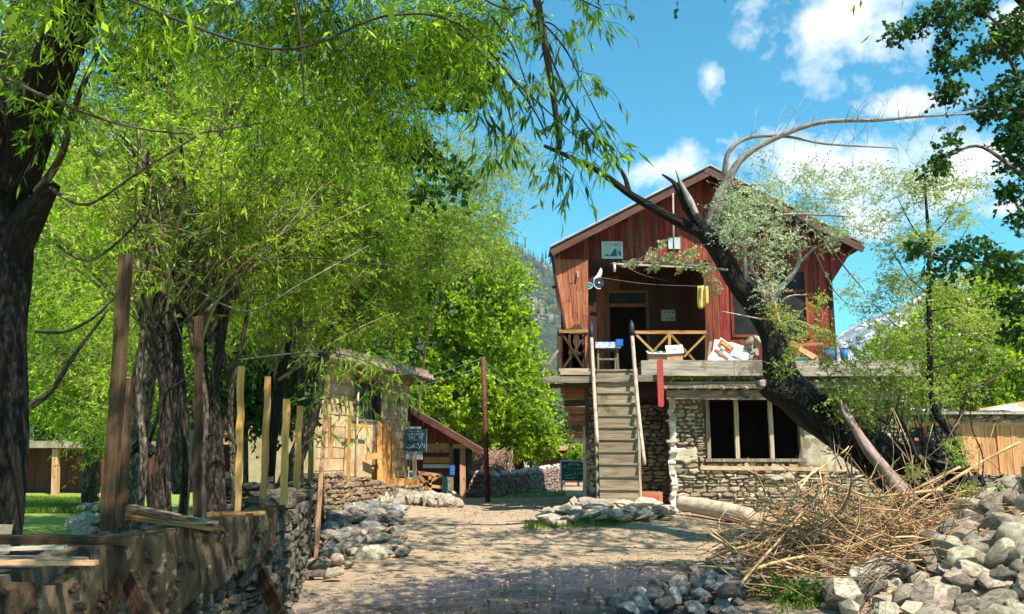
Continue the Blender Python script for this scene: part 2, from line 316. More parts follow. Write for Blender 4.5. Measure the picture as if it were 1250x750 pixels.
M_shedred = mat('maroon_shed_boards', [(.05, .012, .01), (.11, .025, .018), (.14, .04, .03)], 1.6, G, .8, .3, vary=.3)
L_will = leafmat('willow_leaf', (.022, .085, .006), (.44, .60, .04), .55, (1.7, 1.75, .8))
L_near = leafmat('near_willow_leaf', (.018, .072, .007), (.385, .555, .04), .55, (1.6, 1.8, .8))
L_dark = leafmat('dark_broad_leaf', (.012, .045, .010), (.06, .14, .022), .3, (1.3, 1.6, .7), .55, .15)
L_far = leafmat('sunlit_tree_leaf', (.04, .12, .005), (.42, .55, .02), .45, (1.4, 1.5, .7))
L_sage = leafmat('pale_sage_leaf', (.34, .42, .22), (.68, .75, .52), .45, (1.1, 1.2, .85), .6)
L_blos = leafmat('cream_green_leaf', (.42, .45, .2), (.68, .68, .42), .4, (1.1, 1.1, .8), .6)
L_light = leafmat('light_green_leaf', (.16, .26, .03), (.48, .56, .13), .5, (1.4, 1.4, .9))
L_grass = leafmat('grass_blade', (.05, .10, .012), (.22, .30, .035), .4)

# ------------------------------------------------------------------ fast meshes, leaves, stones
def npmesh(name, V, Q, mat, parent=None, kind=None, nv=4):
    """V (n,3) float, Q (m,nv) int."""
    me = bpy.data.meshes.new(name); m = len(Q)
    me.vertices.add(len(V)); me.vertices.foreach_set('co', np.ascontiguousarray(V, dtype=np.float32).ravel())
    me.loops.add(m * nv); me.loops.foreach_set('vertex_index', np.ascontiguousarray(Q, dtype=np.int32).ravel())
    me.polygons.add(m); me.polygons.foreach_set('loop_start', np.arange(0, m * nv, nv, dtype=np.int32))
    me.update(calc_edges=True); me.materials.append(mat)
    o = bpy.data.objects.new(name, me); link(o, parent, Matrix.Identity(4))
    if kind: o['kind'] = kind
    return o
def nrm(a): return a / np.maximum(np.linalg.norm(a, axis=1, keepdims=True), 1e-9)
def leafset(B, D, Ln, Wd, rng):
    n = len(B); S = nrm(np.cross(D, rng.normal(size=(n, 3)))); U = np.cross(D, S)
    mid = B + D * (Ln * .42)[:, None] + U * (Wd * .12)[:, None]
    tip = B + D * Ln[:, None] - U * (Wd * .25)[:, None]
    V = np.stack([B, mid + S * (Wd / 2)[:, None], tip, mid - S * (Wd / 2)[:, None]], axis=1).reshape(-1, 3)
    return V, np.arange(4 * n).reshape(-1, 4)
def twigset(A, B, C, r):
    """bent three-sided twigs A-B-C, tapering."""
    n = len(A); D = nrm(C - A); X = nrm(np.cross(D, np.array([[.31, .2, .93]]))); Y = np.cross(D, X); V = []
    for P, k in ((A, 1), (B, .7), (C, .3)):
        for a in (0, 2.094, 4.189): V.append(P + (X * math.cos(a) + Y * math.sin(a)) * (r * k)[:, None])
    V = np.stack(V, axis=1).reshape(-1, 3); q = []
    for s in (0, 3):
        for k in range(3): q.append([s + k, s + (k + 1) % 3, s + 3 + (k + 1) % 3, s + 3 + k])
    Q = (np.arange(n)[:, None, None] * 9 + np.array(q)[None]).reshape(-1, 4)
    return V, Q
def crown(parent, blobs, lmat, tmat=None, clumps=30, crad=.35, twigs=8, tlen=.5, nleaf=12, ll=.09, lw=.018, droop=.5, seed=1, tr=.004, name='foliage', spread=.9, hollow=.0, pdir=None, keep=None):
    """blobs: (centre, (rx,ry,rz), weight). Clumps of leafy twigs inside each ellipsoid, with gaps between the clumps."""
    rng = np.random.default_rng(seed); CC = []
    for c, r, w in blobs:
        k = max(1, int(clumps * w)); d = nrm(rng.normal(size=(k, 3))); rad = (rng.random(k) * (1 - hollow ** 3) + hollow ** 3) ** (1 / 3)
        CC.append(np.array(c)[None] + d * rad[:, None] * np.array(r)[None])
    CC = np.concatenate(CC)
    if keep is not None: CC = CC[[keep(p) for p in CC]]
    n = len(CC) * twigs; cr = crad * (.5 + rng.random(len(CC)))
    A = np.repeat(CC, twigs, axis=0) + nrm(rng.normal(size=(n, 3))) * (np.repeat(cr, twigs) * rng.random(n) ** .5)[:, None]
    D = rng.normal(size=(n, 3)); D[:, 2] *= .6; D = nrm(D)
    if pdir is not None: D = nrm(D + np.array(pdir)[None])
    T = tlen * (.5 + rng.random(n)); g = np.array([[0, 0, -1.0]])
    Bm = A + D * (T * .5)[:, None] + g * (T * droop * .12)[:, None]; Cm = A + D * T[:, None] + g * (T * droop * .5)[:, None]
    t = np.repeat(rng.random((n, nleaf)).reshape(-1), 1) ; idx = np.repeat(np.arange(n), nleaf)
    a, b, c = A[idx], Bm[idx], Cm[idx]; tt = t[:, None]
    P = (1 - tt) ** 2 * a + 2 * tt * (1 - tt) * b + tt ** 2 * c
    dl = nrm(nrm(c - a) + rng.normal(size=P.shape) * spread + g * droop)
    m = len(P); V, Q = leafset(P, dl, ll * (.55 + .8 * rng.random(m)), lw * (.7 + .6 * rng.random(m)), rng)
    o = npmesh(name, V, Q, lmat, parent, 'stuff')
    if tmat is not None:
        V, Q = twigset(A, Bm, Cm, np.full(n, tr)); npmesh('twigs', V, Q, tmat, parent, 'stuff')
    return CC
def rockdata(name, seed, sub=3, cuts=9, flat=1.0):
    bm = bmesh.new(); bmesh.ops.create_icosphere(bm, subdivisions=sub, radius=1); rng = random.Random(seed)
    pl = [(Vector((rng.gauss(0, 1), rng.gauss(0, 1), rng.gauss(0, 1))).normalized(), rng.uniform(.5, .85)) for _ in range(cuts)]
    for v in bm.verts:
        c = v.co
        for n, d in pl:
            q = c.dot(n) - d
            if q > 0: c = c - n * q * .985
        c = c * (1 + .16 * noise.noise(c * 1.3 + Vector((seed, 0, 0))) + (.035 * noise.noise(c * 5 + Vector((0, seed, 0))) if sub > 1 else 0))
        v.co = c
    me = bpy.data.meshes.new(name); bm.to_mesh(me); bm.free()
    if sub > 2:
        me.polygons.foreach_set('use_smooth', [True] * len(me.polygons)); me.set_sharp_from_angle(angle=R(28))
    return me
def withmat(pool, m):
    if isinstance(m, (list, tuple)): return [q for mm in m for q in withmat(pool, mm)]
    out = []
    for me in pool: q = me.copy(); q.materials.clear(); q.materials.append(m); out.append(q)
    return out
ROCK_HI = [rockdata('stone', 10 + i, 3, 9) for i in range(14)]
ROCK_LO = [rockdata('stone', 40 + i, 1, 6) for i in range(8)]
def facestone(seed):
    """one roughly squared building stone: unit size, x along the wall, z up, face at y=-1."""
    rng = random.Random(seed); k = rng.choice((6, 7, 8)); pts = []
    for i in range(k):
        a = 2 * math.pi * (i + rng.uniform(-.36, .36)) / k + rng.random(); s = 1 / max(abs(math.cos(a)), abs(math.sin(a))) * .5
        s = s * rng.uniform(.80, 1.06); pts.append((math.cos(a) * s, math.sin(a) * s))
    V = [(x, .3, z) for x, z in pts] + [(x, -.72 - rng.uniform(0, .15), z) for x, z in pts] + [(x * rng.uniform(.6, .82), -1 + rng.uniform(0, .12), z * rng.uniform(.55, .8)) for x, z in pts]
    Fc = []
    for s in (0, k):
        for i in range(k): j = (i + 1) % k; Fc.append((s + i, s + j, s + k + j, s + k + i))
    Fc.append(tuple(range(2 * k, 3 * k)))
    me = bpy.data.meshes.new('stone'); me.from_pydata(V, [], Fc); return me
FACE = [facestone(i) for i in range(12)]
CAMV = Vector((0, 0, CAMZ))
def emit(parent, items, pool, m, cap=290, name='stone'):
    """items: (matrix, size). The largest-looking become objects, the rest one joined part."""
    pool = withmat(pool, m)
    items = sorted(items, key=lambda it: -it[1] / max((it[0].translation - CAMV).length, .1))
    for M, s in items[:cap]: dataobj(name, random.choice(pool), parent, M)
    rest = items[cap:]
    if rest:
        mb = MB()
        for M, s in rest:
            me = random.choice(pool); mb.add([M @ v.co for v in me.vertices], [tuple(p.vertices) for p in me.polygons])
        o = mb.build('stonework', m[0] if isinstance(m, (list, tuple)) else m, parent, False); o['kind'] = 'stuff'
def courses(o, d, n, L, bot, top, holes=(), hmin=.07, hmax=.15, lmin=.12, lmax=.42, proud=.05, gap=.012, zmax=None):
    """dry-stone courses over a wall face. o origin, d along, n outward; bot/top functions of s (heights)."""
    o = Vector(o); d = Vector(d).normalized(); n = Vector(n).normalized(); B = Matrix((d, -n, Vector((0, 0, 1)))).transposed().to_4x4()
    z0 = min(bot(L * i / 20) for i in range(21)); z1 = max(top(L * i / 20) for i in range(21)); z = z0; out = []
    while z < z1:
        h = random.uniform(hmin, hmax); s = random.uniform(-lmax, 0)
        while s < L:
            l = random.uniform(lmin, lmax) * random.choice((.6, 1, 1, 1.2)); a, b = max(s, 0), min(s + l, L); c = (a + b) / 2; zz = z + random.uniform(-.015, .015)
            hh = h * random.choice((.55, 1, 1, 1)) if random.random() < .3 else h
            for ha, hb, hz0, hz1 in holes:
                if zz + h > hz0 + .02 and zz < hz1 - .02:
                    if a < ha < b: b = ha
                    elif a < hb < b: a = hb
            c = (a + b) / 2; zc = zz + hh / 2
            if b - a > .05 and bot(c) - .05 < zc < top(c) and not any(ha - .01 < c < hb + .01 and hz0 < zc < hz1 for ha, hb, hz0, hz1 in holes):
                p = o + d * c; p.z = zc; dep = proud * random.uniform(.3, 1.6)
                M = Matrix.Translation(p) @ B @ Matrix.Rotation(random.uniform(-.13, .13), 4, 'Y') @ Matrix.Diagonal((b - a - gap, dep, hh - gap * .8, 1))
                out.append((M, (b - a) * hh))
                if hh < h * .9:
                    p2 = p.copy(); p2.z = zz + hh + (h - hh) / 2
                    out.append((Matrix.Translation(p2) @ B @ Matrix.Diagonal((b - a - gap, dep, h - hh - gap, 1)), (b - a) * (h - hh)))
            s += l
        z += h
    return out

# ------------------------------------------------------------------ the ground
def smooth(a, b, x):
    t = min(max((x - a) / (b - a), 0), 1); return t * t * (3 - 2 * t)
BY = [(-30, -.3), (0, 0), (9, 0), (14, .18), (17.5, .40), (22, .45), (30, .40), (40, .42), (60, 1.0), (120, 3), (400, 10), (4000, 10)]
def gbase(y): return float(np.interp(y, [a for a, b in BY], [b for a, b in BY]))
def xwall(y):
    if y < 6.8: return -1.9
    if y < 17.5: return -1.9 - .178 * (y - 6.8)
    return -3.8 + .153 * (y - 17.5)
HEAP = lambda x, y: 1.42 * math.exp(-(((x - 6.9) / 2.45) ** 2 + ((y - 9.7) / 1.6) ** 2) ** 1.3)
def gz(x, y):
    z = gbase(y)
    z += .05 * noise.noise(Vector((x * .6, y * .6, 0))) + .018 * noise.noise(Vector((x * 2.3, y * 2.3, 3)))
    if y < 30:
        g = smooth(-.2, -.45, x - xwall(y)) * smooth(27, 24, y); z += (.72 - gbase(y)) * g
    # banked ground under tree, brush and stone heap on the right
    z += .75 * math.exp(-(((x - 8.3) / 2.2) ** 2 + ((y - 14.3) / 2.0) ** 2)) + .32 * math.exp(-(((x - 4.5) / 1.1) ** 2 + ((y - 12.6) / 1.2) ** 2)) + .85 * HEAP(x, y)
    z += .22 * math.exp(-(((x - 2.1) / 1.9) ** 2 + ((y - 16.9) / 1.1) ** 2))
    z += .10 * math.exp(-(((x + 2.5) / 1.6) ** 2 + ((y - 19.5) / 3.0) ** 2)) if y < 30 else 0
    return z
def make_ground():
    def axis(a, b, fine, lo, hi, grow=1.25):
        v = list(np.arange(lo, hi, fine)); s = fine; x = lo
        while x > a: s *= grow; x -= s; v.insert(0, x)
        s = fine; x = v[-1]
        while x < b: s *= grow; x += s; v.append(x)
        return v
    X = axis(-2300, 2300, .16, -9, 12); Y = axis(-150, 2300, .16, 2, 32)
    X[0] = -2300; X[-1] = 2300; Y[0] = -150; Y[-1] = 2300; V = [(x, y, gz(x, y)) for y in Y for x in X]; nx = len(X)
    idx = np.arange(len(V)).reshape(len(Y), nx); Q = np.stack([idx[:-1, :-1], idx[:-1, 1:], idx[1:, 1:], idx[1:, :-1]], axis=-1).reshape(-1, 4)
    m = bpy.data.materials.new('trodden_village_ground'); m.use_nodes = True; nt = m.node_tree; N = nt.nodes; L = nt.links; P = N['Principled BSDF']
    tc = N.new('ShaderNodeTexCoord'); sx = N.new('ShaderNodeSeparateXYZ'); L.new(tc.outputs['Object'], sx.inputs[0])
    def nz(s, d=8, r=.6):
        n = N.new('ShaderNodeTexNoise'); n.inputs['Scale'].default_value = s; n.inputs['Detail'].default_value = d; n.inputs['Roughness'].default_value = r
        L.new(tc.outputs['Object'], n.inputs['Vector']); return n.outputs[0]
    def M(op, a, b=None, clamp=False):
        n = N.new('ShaderNodeMath'); n.operation = op; n.use_clamp = clamp
        for i, x in enumerate((a, b)):
            if x is None: continue
            if isinstance(x, (int, float)): n.inputs[i].default_value = x
            else: L.new(x, n.inputs[i])
        return n.outputs[0]
    def mixc(f, a, b):
        n = N.new('ShaderNodeMix'); n.data_type = 'RGBA'; L.new(f, n.inputs[0])
        for i, x in ((6, a), (7, b)):
            if isinstance(x, tuple): n.inputs[i].default_value = x
            else: L.new(x, n.inputs[i])
        return n.outputs[2]
    big = nz(.7); mid = nz(4); fin = nz(28, 6, .7)
    r = N.new('ShaderNodeValToRGB'); L.new(mid, r.inputs[0]); e = r.color_ramp.elements
    e[0].position = .3; e[0].color = (.21, .14, .08, 1); e[1].position = .7; e[1].color = (.47, .35, .22, 1)
    c = r.outputs[0]
    c = mixc(M('MULTIPLY', M('SUBTRACT', big, .45), 5, True), c, (.38, .265, .165, 1))
    c = mixc(M('MULTIPLY', M('SUBTRACT', fin, .58), 4, True), c, (.54, .43, .32, 1))
    c = mixc(M('MULTIPLY', M('SUBTRACT', .40, fin), 5, True), c, (.2, .14, .09, 1))
    # damp mud and standing water down the middle of the lane
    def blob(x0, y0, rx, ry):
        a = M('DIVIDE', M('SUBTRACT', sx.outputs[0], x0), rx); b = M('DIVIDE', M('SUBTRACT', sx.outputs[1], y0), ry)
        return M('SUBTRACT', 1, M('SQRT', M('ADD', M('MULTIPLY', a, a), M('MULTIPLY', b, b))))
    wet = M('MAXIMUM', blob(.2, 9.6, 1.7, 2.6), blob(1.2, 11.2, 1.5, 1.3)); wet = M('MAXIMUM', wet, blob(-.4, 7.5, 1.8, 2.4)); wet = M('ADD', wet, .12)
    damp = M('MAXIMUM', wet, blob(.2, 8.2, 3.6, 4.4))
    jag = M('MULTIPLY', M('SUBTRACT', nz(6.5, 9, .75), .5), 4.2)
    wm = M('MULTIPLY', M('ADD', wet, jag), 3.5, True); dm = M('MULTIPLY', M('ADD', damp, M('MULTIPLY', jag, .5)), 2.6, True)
    c = mixc(dm, c, mixc(mid, (.06, .047, .04, 1), (.17, .135, .11, 1))); c = mixc(wm, c, mixc(M('MULTIPLY', M('SUBTRACT', fin, .42), 6, True), (.02, .021, .026, 1), (.042, .05, .09, 1)))  # slate blue in the wet mud paints in the sky's reflection
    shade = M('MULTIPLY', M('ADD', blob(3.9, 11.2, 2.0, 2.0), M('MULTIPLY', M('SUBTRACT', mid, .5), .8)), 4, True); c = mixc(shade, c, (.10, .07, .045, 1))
    # grass on the bank behind the wall and by the old stones
    grs = M('MULTIPLY', M('ADD', M('MAXIMUM', M('MULTIPLY', M('SUBTRACT', -4.6, sx.outputs[0]), .6), blob(11, 19, 4, 3)), M('MULTIPLY', M('SUBTRACT', mid, .5), 2)), 3, True)
    c = mixc(grs, c, (.20, .27, .035, 1))
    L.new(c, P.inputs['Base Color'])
    rr = N.new('ShaderNodeMapRange'); L.new(wm, rr.inputs[0]); rr.inputs[3].default_value = .92; rr.inputs[4].default_value = .06; L.new(rr.outputs[0], P.inputs['Roughness'])
    bp = N.new('ShaderNodeBump'); bp.inputs['Strength'].default_value = .9; bp.inputs['Distance'].default_value = .05
    h = M('ADD', M('ADD', M('MULTIPLY', nz(9, 10, .7), .9), M('MULTIPLY', mid, .8)), M('MULTIPLY', fin, .25)); L.new(h, bp.inputs['Height']); L.new(bp.outputs[0], P.inputs['Normal'])
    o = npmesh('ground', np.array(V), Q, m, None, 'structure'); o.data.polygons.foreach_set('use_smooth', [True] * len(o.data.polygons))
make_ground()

def hillside(name, cols, pts, Y, depth, h0, seed, label_kind='structure', rock=None, scale=.02, snow=None):
    """a mountain flank: skyline given as (x, z) at distance Y, ridge and spurs behind it."""
    nx, ny = 150, 40; V = []; xs = [p[0] for p in pts]; zs = [p[1] for p in pts]
    for j in range(ny + 1):
        f = j / ny
        for i in range(nx + 1):
            x = xs[0] + (xs[-1] - xs[0]) * i / nx; top = float(np.interp(x, xs, zs)); g = math.sin(min(f / .75, 1) * math.pi / 2) if f < .75 else 1 - (f - .75) * 2
            w = noise.fractal(Vector((x * scale, f * 4, seed)), .9, 2, 6) * depth * .07
            V.append((x, Y + (f - .75) * depth + w * .5, h0 + (top - h0) * g + w * (.35 if f < .7 else .12)))
    idx = np.arange(len(V)).reshape(ny + 1, nx + 1); Q = np.stack([idx[:-1, :-1], idx[:-1, 1:], idx[1:, 1:], idx[1:, :-1]], axis=-1).reshape(-1, 4)
    o = npmesh(name, np.array(V), Q, cols, None, label_kind); o.data.polygons.foreach_set('use_smooth', [True] * len(o.data.polygons)); return o
M_hill = mat('forested_scree', [(.035, .055, .035), (.07, .09, .055), (.20, .16, .13)], .035, rough=.95, bump=1.0, bscale=.3, vary=0, island=False, dist=6, patch=[((.26, .2, .17), .012, .55, .06), ((.03, .05, .03), .11, .52, .03)])
M_snow = mat('snow_and_rock', [(.12, .13, .15), (.26, .27, .31), (.6, .62, .66)], .02, (1, 1, 1.4), rough=.9, bump=1.0, bscale=.07, vary=0, island=False, dist=20, patch=((.85, .87, .9), .016, .53, .05))
def XZ(px, py, Y): p = W(px, py, Y); return (p.x, p.z)
hillside('hillside', M_hill, [XZ(-900, 420, 900), XZ(-300, 330, 900), XZ(100, 260, 900), XZ(400, 270, 900), XZ(560, 305, 900), XZ(640, 328, 900), XZ(668, 348, 900), XZ(700, 372, 900), XZ(760, 410, 900), XZ(900, 470, 900), XZ(1150, 500, 900), XZ(1500, 470, 900), XZ(2400, 400, 900)], 900, 700, 0, 4)
hillside('mountain', M_snow, [XZ(700, 500, 1650), XZ(900, 470, 1650), XZ(980, 440, 1650), XZ(1040, 398, 1650), XZ(1085, 380, 1650), XZ(1140, 350, 1650), XZ(1250, 330, 1650), XZ(1500, 360, 1650), XZ(1900, 470, 1650)], 1650, 800, 0, 9, scale=.008)
# conifers and scrub on the forested hillside: too many and too far to count
def hill_forest():
    rng = np.random.default_rng(5); o = bpy.data.objects['hillside']; me = o.data
    co = np.empty(len(me.vertices) * 3, dtype=np.float32); me.vertices.foreach_get('co', co); co = co.reshape(-1, 3)
    g = co.reshape(41, 151, 3); sel = g[8:30, 40:105].reshape(-1, 3); k = 14000; p = sel[rng.integers(0, len(sel), k)] + rng.normal(size=(k, 3)) * np.array([9, 9, 0])
    h = 2.5 + rng.random(k) * 4; r = h * .2; V = []; 
    for a in range(5): V.append(p + np.stack([r * math.cos(a * 1.2566), r * math.sin(a * 1.2566), h * 0 - 3], axis=1))
    V.append(p + np.stack([h * 0, h * 0, h], axis=1)); V = np.stack(V, axis=1).reshape(-1, 3)
    Q = (np.arange(k)[:, None, None] * 6 + np.array([[a, (a + 1) % 5, 5] for a in range(5)])[None]).reshape(-1, 3)
    npmesh('hillside_forest', V, Q, M_conif, None, 'stuff', 3)
M_conif = mat('conifer_needles', [(.018, .035, .02), (.04, .065, .035)], .2, rough=.95, bump=0, vary=.4)
hill_forest()
def haze():
    o = box('haze', -2350, 2350, -160, 2360, -1.3, 420, None); o['kind'] = 'stuff'; m = bpy.data.materials.new('valley_air'); m.use_nodes = True; nt = m.node_tree; nt.nodes.clear()
    out = nt.nodes.new('ShaderNodeOutputMaterial'); v = nt.nodes.new('ShaderNodeVolumePrincipled'); v.inputs['Color'].default_value = (.78, .9, 1, 1); v.inputs['Density'].default_value = .00013; nt.links.new(v.outputs[0], out.inputs['Volume']); o.data.materials.append(m)
    tag(o, 'thin bluish air filling the valley', 'haze')
haze()
tag(bpy.data.objects['hillside_forest'], 'dark conifers scattered over the hazy hillside behind the village', 'forest')

# ------------------------------------------------------------------ retaining wall on the left
def left_wall():
    t = thing('retaining_wall', 'long stone wall with stained plaster band along the left of the lane', 'wall', (-1.9, 6.8, 0))
    # body: swept box from behind the camera to the corner
    ys = [-3, 0, 3.05, 6.8, 10, 14, 17.5]; ztop = 1.2; w = .42
    V = []; Fc = []
    ys = [3.05, 4.2, 5.4, 6.8, 8.5, 10.5, 12.5, 14.5, 17.5]
    for y in ys:
        x = xwall(y); 
        for xx, zz in ((x, -.3), (x, ztop - .03), (x - w, ztop - .03), (x - w, -.3)): V.append((xx, y, zz))
    for i in range(len(ys) - 1):
        b = 4 * i
        for k in range(4): Fc.append((b + k, b + 4 + k, b + 4 + (k + 1) % 4, b + (k + 1) % 4))
    Fc += [(0, 1, 2, 3), tuple(4 * (len(ys) - 1) + k for k in (3, 2, 1, 0))]
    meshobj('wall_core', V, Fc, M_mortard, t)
    # plaster band on the near part: uneven lower edge, broken top
    V = []; Fc = []; ny = 90; nz_ = 14
    for i in range(ny + 1):
        y = 3.0 + (6.95 - 3.0) * i / ny; low = np.interp(y, [3, 3.9, 4.6, 5.4, 6.2, 6.95], [.1, .15, .72, .80, .88, .93]) + .05 * noise.noise(Vector((y * 5, 0, 1)))
        hi = ztop + .02 + .035 * noise.noise(Vector((y * 4, 2, 1))) + .02 * noise.noise(Vector((y * 14, 2, 1)))
        if y < 4.0: hi -= .10 * smooth(4.0, 3.7, y) 
        for k in range(nz_ + 1):
            f = k / nz_; z = low + (hi - low) * f; n = .034 * noise.fractal(Vector((y * 4, z * 4, 7)), .8, 2, 5)
            V.append((xwall(y) + .075 + n, y, z))
        V.append((xwall(y) - .12 + .05 * noise.noise(Vector((y * 3, 8, 8))), y, hi - .005)); V.append((xwall(y) - .3, y, hi - .1))
    c = nz_ + 3
    for i in range(ny):
        for k in range(c - 1): a = i * c + k; Fc.append((a, a + c, a + c + 1, a + 1))
    Fc.append(tuple(range(c - 1, -1, -1)))
    # underside lip
    b = len(V)
    for i in range(ny + 1): v = V[i * c]; V.append((v[0] - .09, v[1], v[2] + .01))
    for i in range(ny): Fc.append((i * c, b + i, b + i + 1, (i + 1) * c))
    meshobj('plaster_band', V, Fc, M_plaster, t, True)
    emb = []
    for i in range(46):
        y = random.uniform(3.1, 6.9); z = random.uniform(.75, 1.16); q = random.uniform(.03, .085); emb.append((Matrix.Translation((xwall(y) + .07, y, z)) @ Matrix.Rotation(random.uniform(-.4, .4), 4, 'X') @ Matrix.Diagonal((.035, q, q * .5, 1)), q))
    emit(t, emb, ROCK_LO, M_plaster, 46, 'embedded_stone')
    items = courses((-1.9, 3.0, 0), (0, 1, 0), (1, 0, 0), 3.85, lambda s: -.15, lambda s: .93, hmin=.06, hmax=.16, lmin=.08, lmax=.3, proud=.06)
    d = Vector((-.178, 1, 0)).normalized(); L2 = (17.5 - 6.85) * 1.016
    items += courses((-1.91, 6.85, 0), d, (d.y, -d.x, 0), L2, lambda s: gbase(6.85 + s) - .15, lambda s: ztop - .01 + .05 * math.sin(s * 1.7) - (.10 if s < 1.6 else 0), hmin=.05, hmax=.14, lmin=.08, lmax=.34, proud=.07)
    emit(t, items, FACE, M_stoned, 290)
    # coping stones on the far part
    it = []
    for i in range(60):
        s = random.uniform(0, L2); p = Vector((-1.91, 6.85, 0)) + d * s; p.x -= random.uniform(.02, .4); p.z = ztop + random.uniform(-.02, .04)
        q = random.uniform(.07, .16); it.append((Matrix.Translation(p) @ Matrix.Rotation(random.random() * 6, 4, 'Z') @ Matrix.Diagonal((q, q * .8, q * .35, 1)), q))
    emit(t, it, ROCK_LO, M_stoned, 60, 'coping_stone')
    # return of the wall at its near end, and a low inner wall beyond the first posts
    t2 = thing('garden_wall', 'low muddy stone wall from the corner to the mud house', 'wall', (-3.5, 20, .4))
    d2 = Vector((1.3, 8.5, 0)).normalized(); L3 = 8.6; n2 = Vector((d2.y, -d2.x, 0))
    topf = lambda s: float(np.interp(s, [0, 2.5, 5, 8.6], [1.34, 1.2, .95, .82])); botf = lambda s: .3
    o0 = Vector((-3.8, 17.5, 0))
    V = []; ss = [0, 2.5, 5, 8.6]
    for s in ss:
        p = o0 + d2 * s; q = p - n2 * .4
        for a, z in ((p, .2), (p, topf(s) - .02), (q, topf(s) - .02), (q, .2)): V.append((a.x, a.y, z))
    Fc = []
    for i in range(3):
        b = 4 * i
        for k in range(4): Fc.append((b + k, b + 4 + k, b + 4 + (k + 1) % 4, b + (k + 1) % 4))
    Fc += [(0, 1, 2, 3), (15, 14, 13, 12)]
    meshobj('wall_core', V, Fc, M_mortar, t2)
    emit(t2, courses(o0, d2, n2, L3, botf, topf, hmin=.07, hmax=.15, lmin=.12, lmax=.35), FACE, M_stonem, 250)
    # garden wall segment behind, across (seen between posts)
    t3 = thing('planter_wall', 'low dark slate wall crossing behind the fence posts', 'wall', (-3.6, 11.5, .6))
    box('wall_core', -4.0, -3.05, 11.3, 11.75, .5, 1.28, M_mortard, t3)
    emit(t3, courses((-4.0, 11.28, 0), (1, 0, 0), (0, -1, 0), .95, lambda s: .6, lambda s: 1.34, hmin=.06, hmax=.1), FACE, M_stoned, 80)
    t4 = thing('concrete_kerb', 'pale concrete kerb set back behind the plastered wall', 'kerb', (-3.1, 6, .8))
    box('kerb_block', -4.6, -2.95, 5.0, 5.22, .6, 1.22, M_render, t4, .01)
left_wall()

# fence posts standing on the wall and in the garden
def at_top(px, pyb, z):   # point at height z on the ray through (px, pyb)
    a, b = vd(px, pyb); Y = (z - CAMZ) / b; return Vector((a * Y, Y, z))
def post(px0, py0, px1, py1, wpx, zb, label, m=M_post, lean=0, extra=.0, Y=None, group='timber fence posts along the wall', depthf=.55, warp=.006):
    b = at_top(px0, py0, zb) if Y is None else W(px0, py0, Y); Yt = b.y + lean; tp = W(px1, py1, Yt); w = wpx / F * b.y * (.82 if wpx > 8 else 1)
    d = (b - tp).normalized(); b2 = b + d * extra
    o = beam('fence_post', tp, b2, w, w * depthf, m, None, segs=9, warp=warp, jit=.004)
    return tag(o, label, 'post', group)
post(132, 648, 154, 311, 19, 1.2, 'thick dark timber post nearest the camera, beside the big left trunk', M_old)
post(146, 645, 158, 462, 12, 1.2, 'short dark board standing just behind the thickest timber post', M_old, lean=.1)
post(241, 640, 243, 386, 12, 1.2, 'tall dark post in front of the knobbly willow trunks', M_old)
post(255, 760, 238, 525, 15, .3, 'weathered split rail leaning up against the plastered wall face', M_grey, Y=5.6)
post(290, 628, 295, 448, 9, 1.2, 'yellowish post, first tall pale one right of the willow trunks', M_fresh)
post(321, 616, 327, 460, 9, 1.2, 'bright square post standing at the wall joint', M_fresh)
post(316, 745, 322, 616, 11, .05, 'dark upright prop against the outer face of the stone wall', M_old, Y=6.75)
post(346, 616, 350, 487, 8, 1.2, 'pale post between the square post and the rubble wall corner', M_fresh)
post(362, 598, 366, 496, 7, 1.2, 'slim post with rounded top farther along the stone wall', M_fresh)
post(379, 590, 381, 492, 6, 1.2, 'small far post beside the end of the dark wall', M_post, Y=15)
post(404, 560, 402, 505, 5, 1.2, 'short thin post in front of the mud house wall', M_post, Y=17)
post(386, 682, 400, 458, 5, .3, 'thin reddish pole leaning against the far end of the wall', M_pine, Y=13.2)
post(424, 603, 427, 500, 4, .3, 'thin upright stake close to the mud house window', M_post, Y=19)
def lying(label, pts, w, t, m, cat='plank', group='loose planks lying on the wall'):
    o = beam('loose_plank', pts[0], pts[1], w, t, m, None, side=(0, 0, 1), segs=4, warp=.006, jit=.002); tag(o, label, cat, group)
lying('long dark plank jutting over the wall top at the left edge', (Vector((-3.0, 3.9, 1.26)), W(168, 661, 4.15)), .10, .035, M_old)
lying('split pale slat lying across the near wall top', (Vector((-2.9, 3.2, 1.24)), W(118, 687, 3.45)), .06, .015, M_pine)
lying('thin grey slat beside the split pale slat', (Vector((-2.7, 3.5, 1.22)), W(105, 683, 3.55)), .05, .015, M_grey)
lying('short weathered slat farther back on the wall top', (Vector((-3.0, 3.55, 1.22)), W(80, 668, 3.75)), .05, .015, M_pole)
lying('rough dark board on the bundle behind the tall post', (W(150, 622, 5.6), W(262, 650, 5.0)), .07, .03, M_old)
lying('thin board sticking out from the bundle of boards', (W(142, 630, 5.3), W(258, 646, 4.9)), .05, .02, M_post)
lying('grey lath on top of the bundle of boards', (W(160, 618, 5.9), W(250, 636, 5.3)), .05, .02, M_grey)
lying('slender rail laid along the wall between two posts', (W(248, 628, 5.9), W(322, 626, 6.3)), .035, .025, M_post)
def prop(px0, py0, px1, py1, Y0, Y1, w, label):
    o = beam('leaning_board', W(px0, py0, Y0), W(px1, py1, Y1), w, .035, M_old, None, segs=3, warp=.006, jit=.002); tag(o, label, 'board')
prop(188, 765, 158, 708, 3.7, 4.2, .09, 'short thick board end leaning against the plaster near the camera')
prop(346, 760, 311, 685, 5.9, 6.7, .10, 'brown board leaning against the stone face below the wall joint')

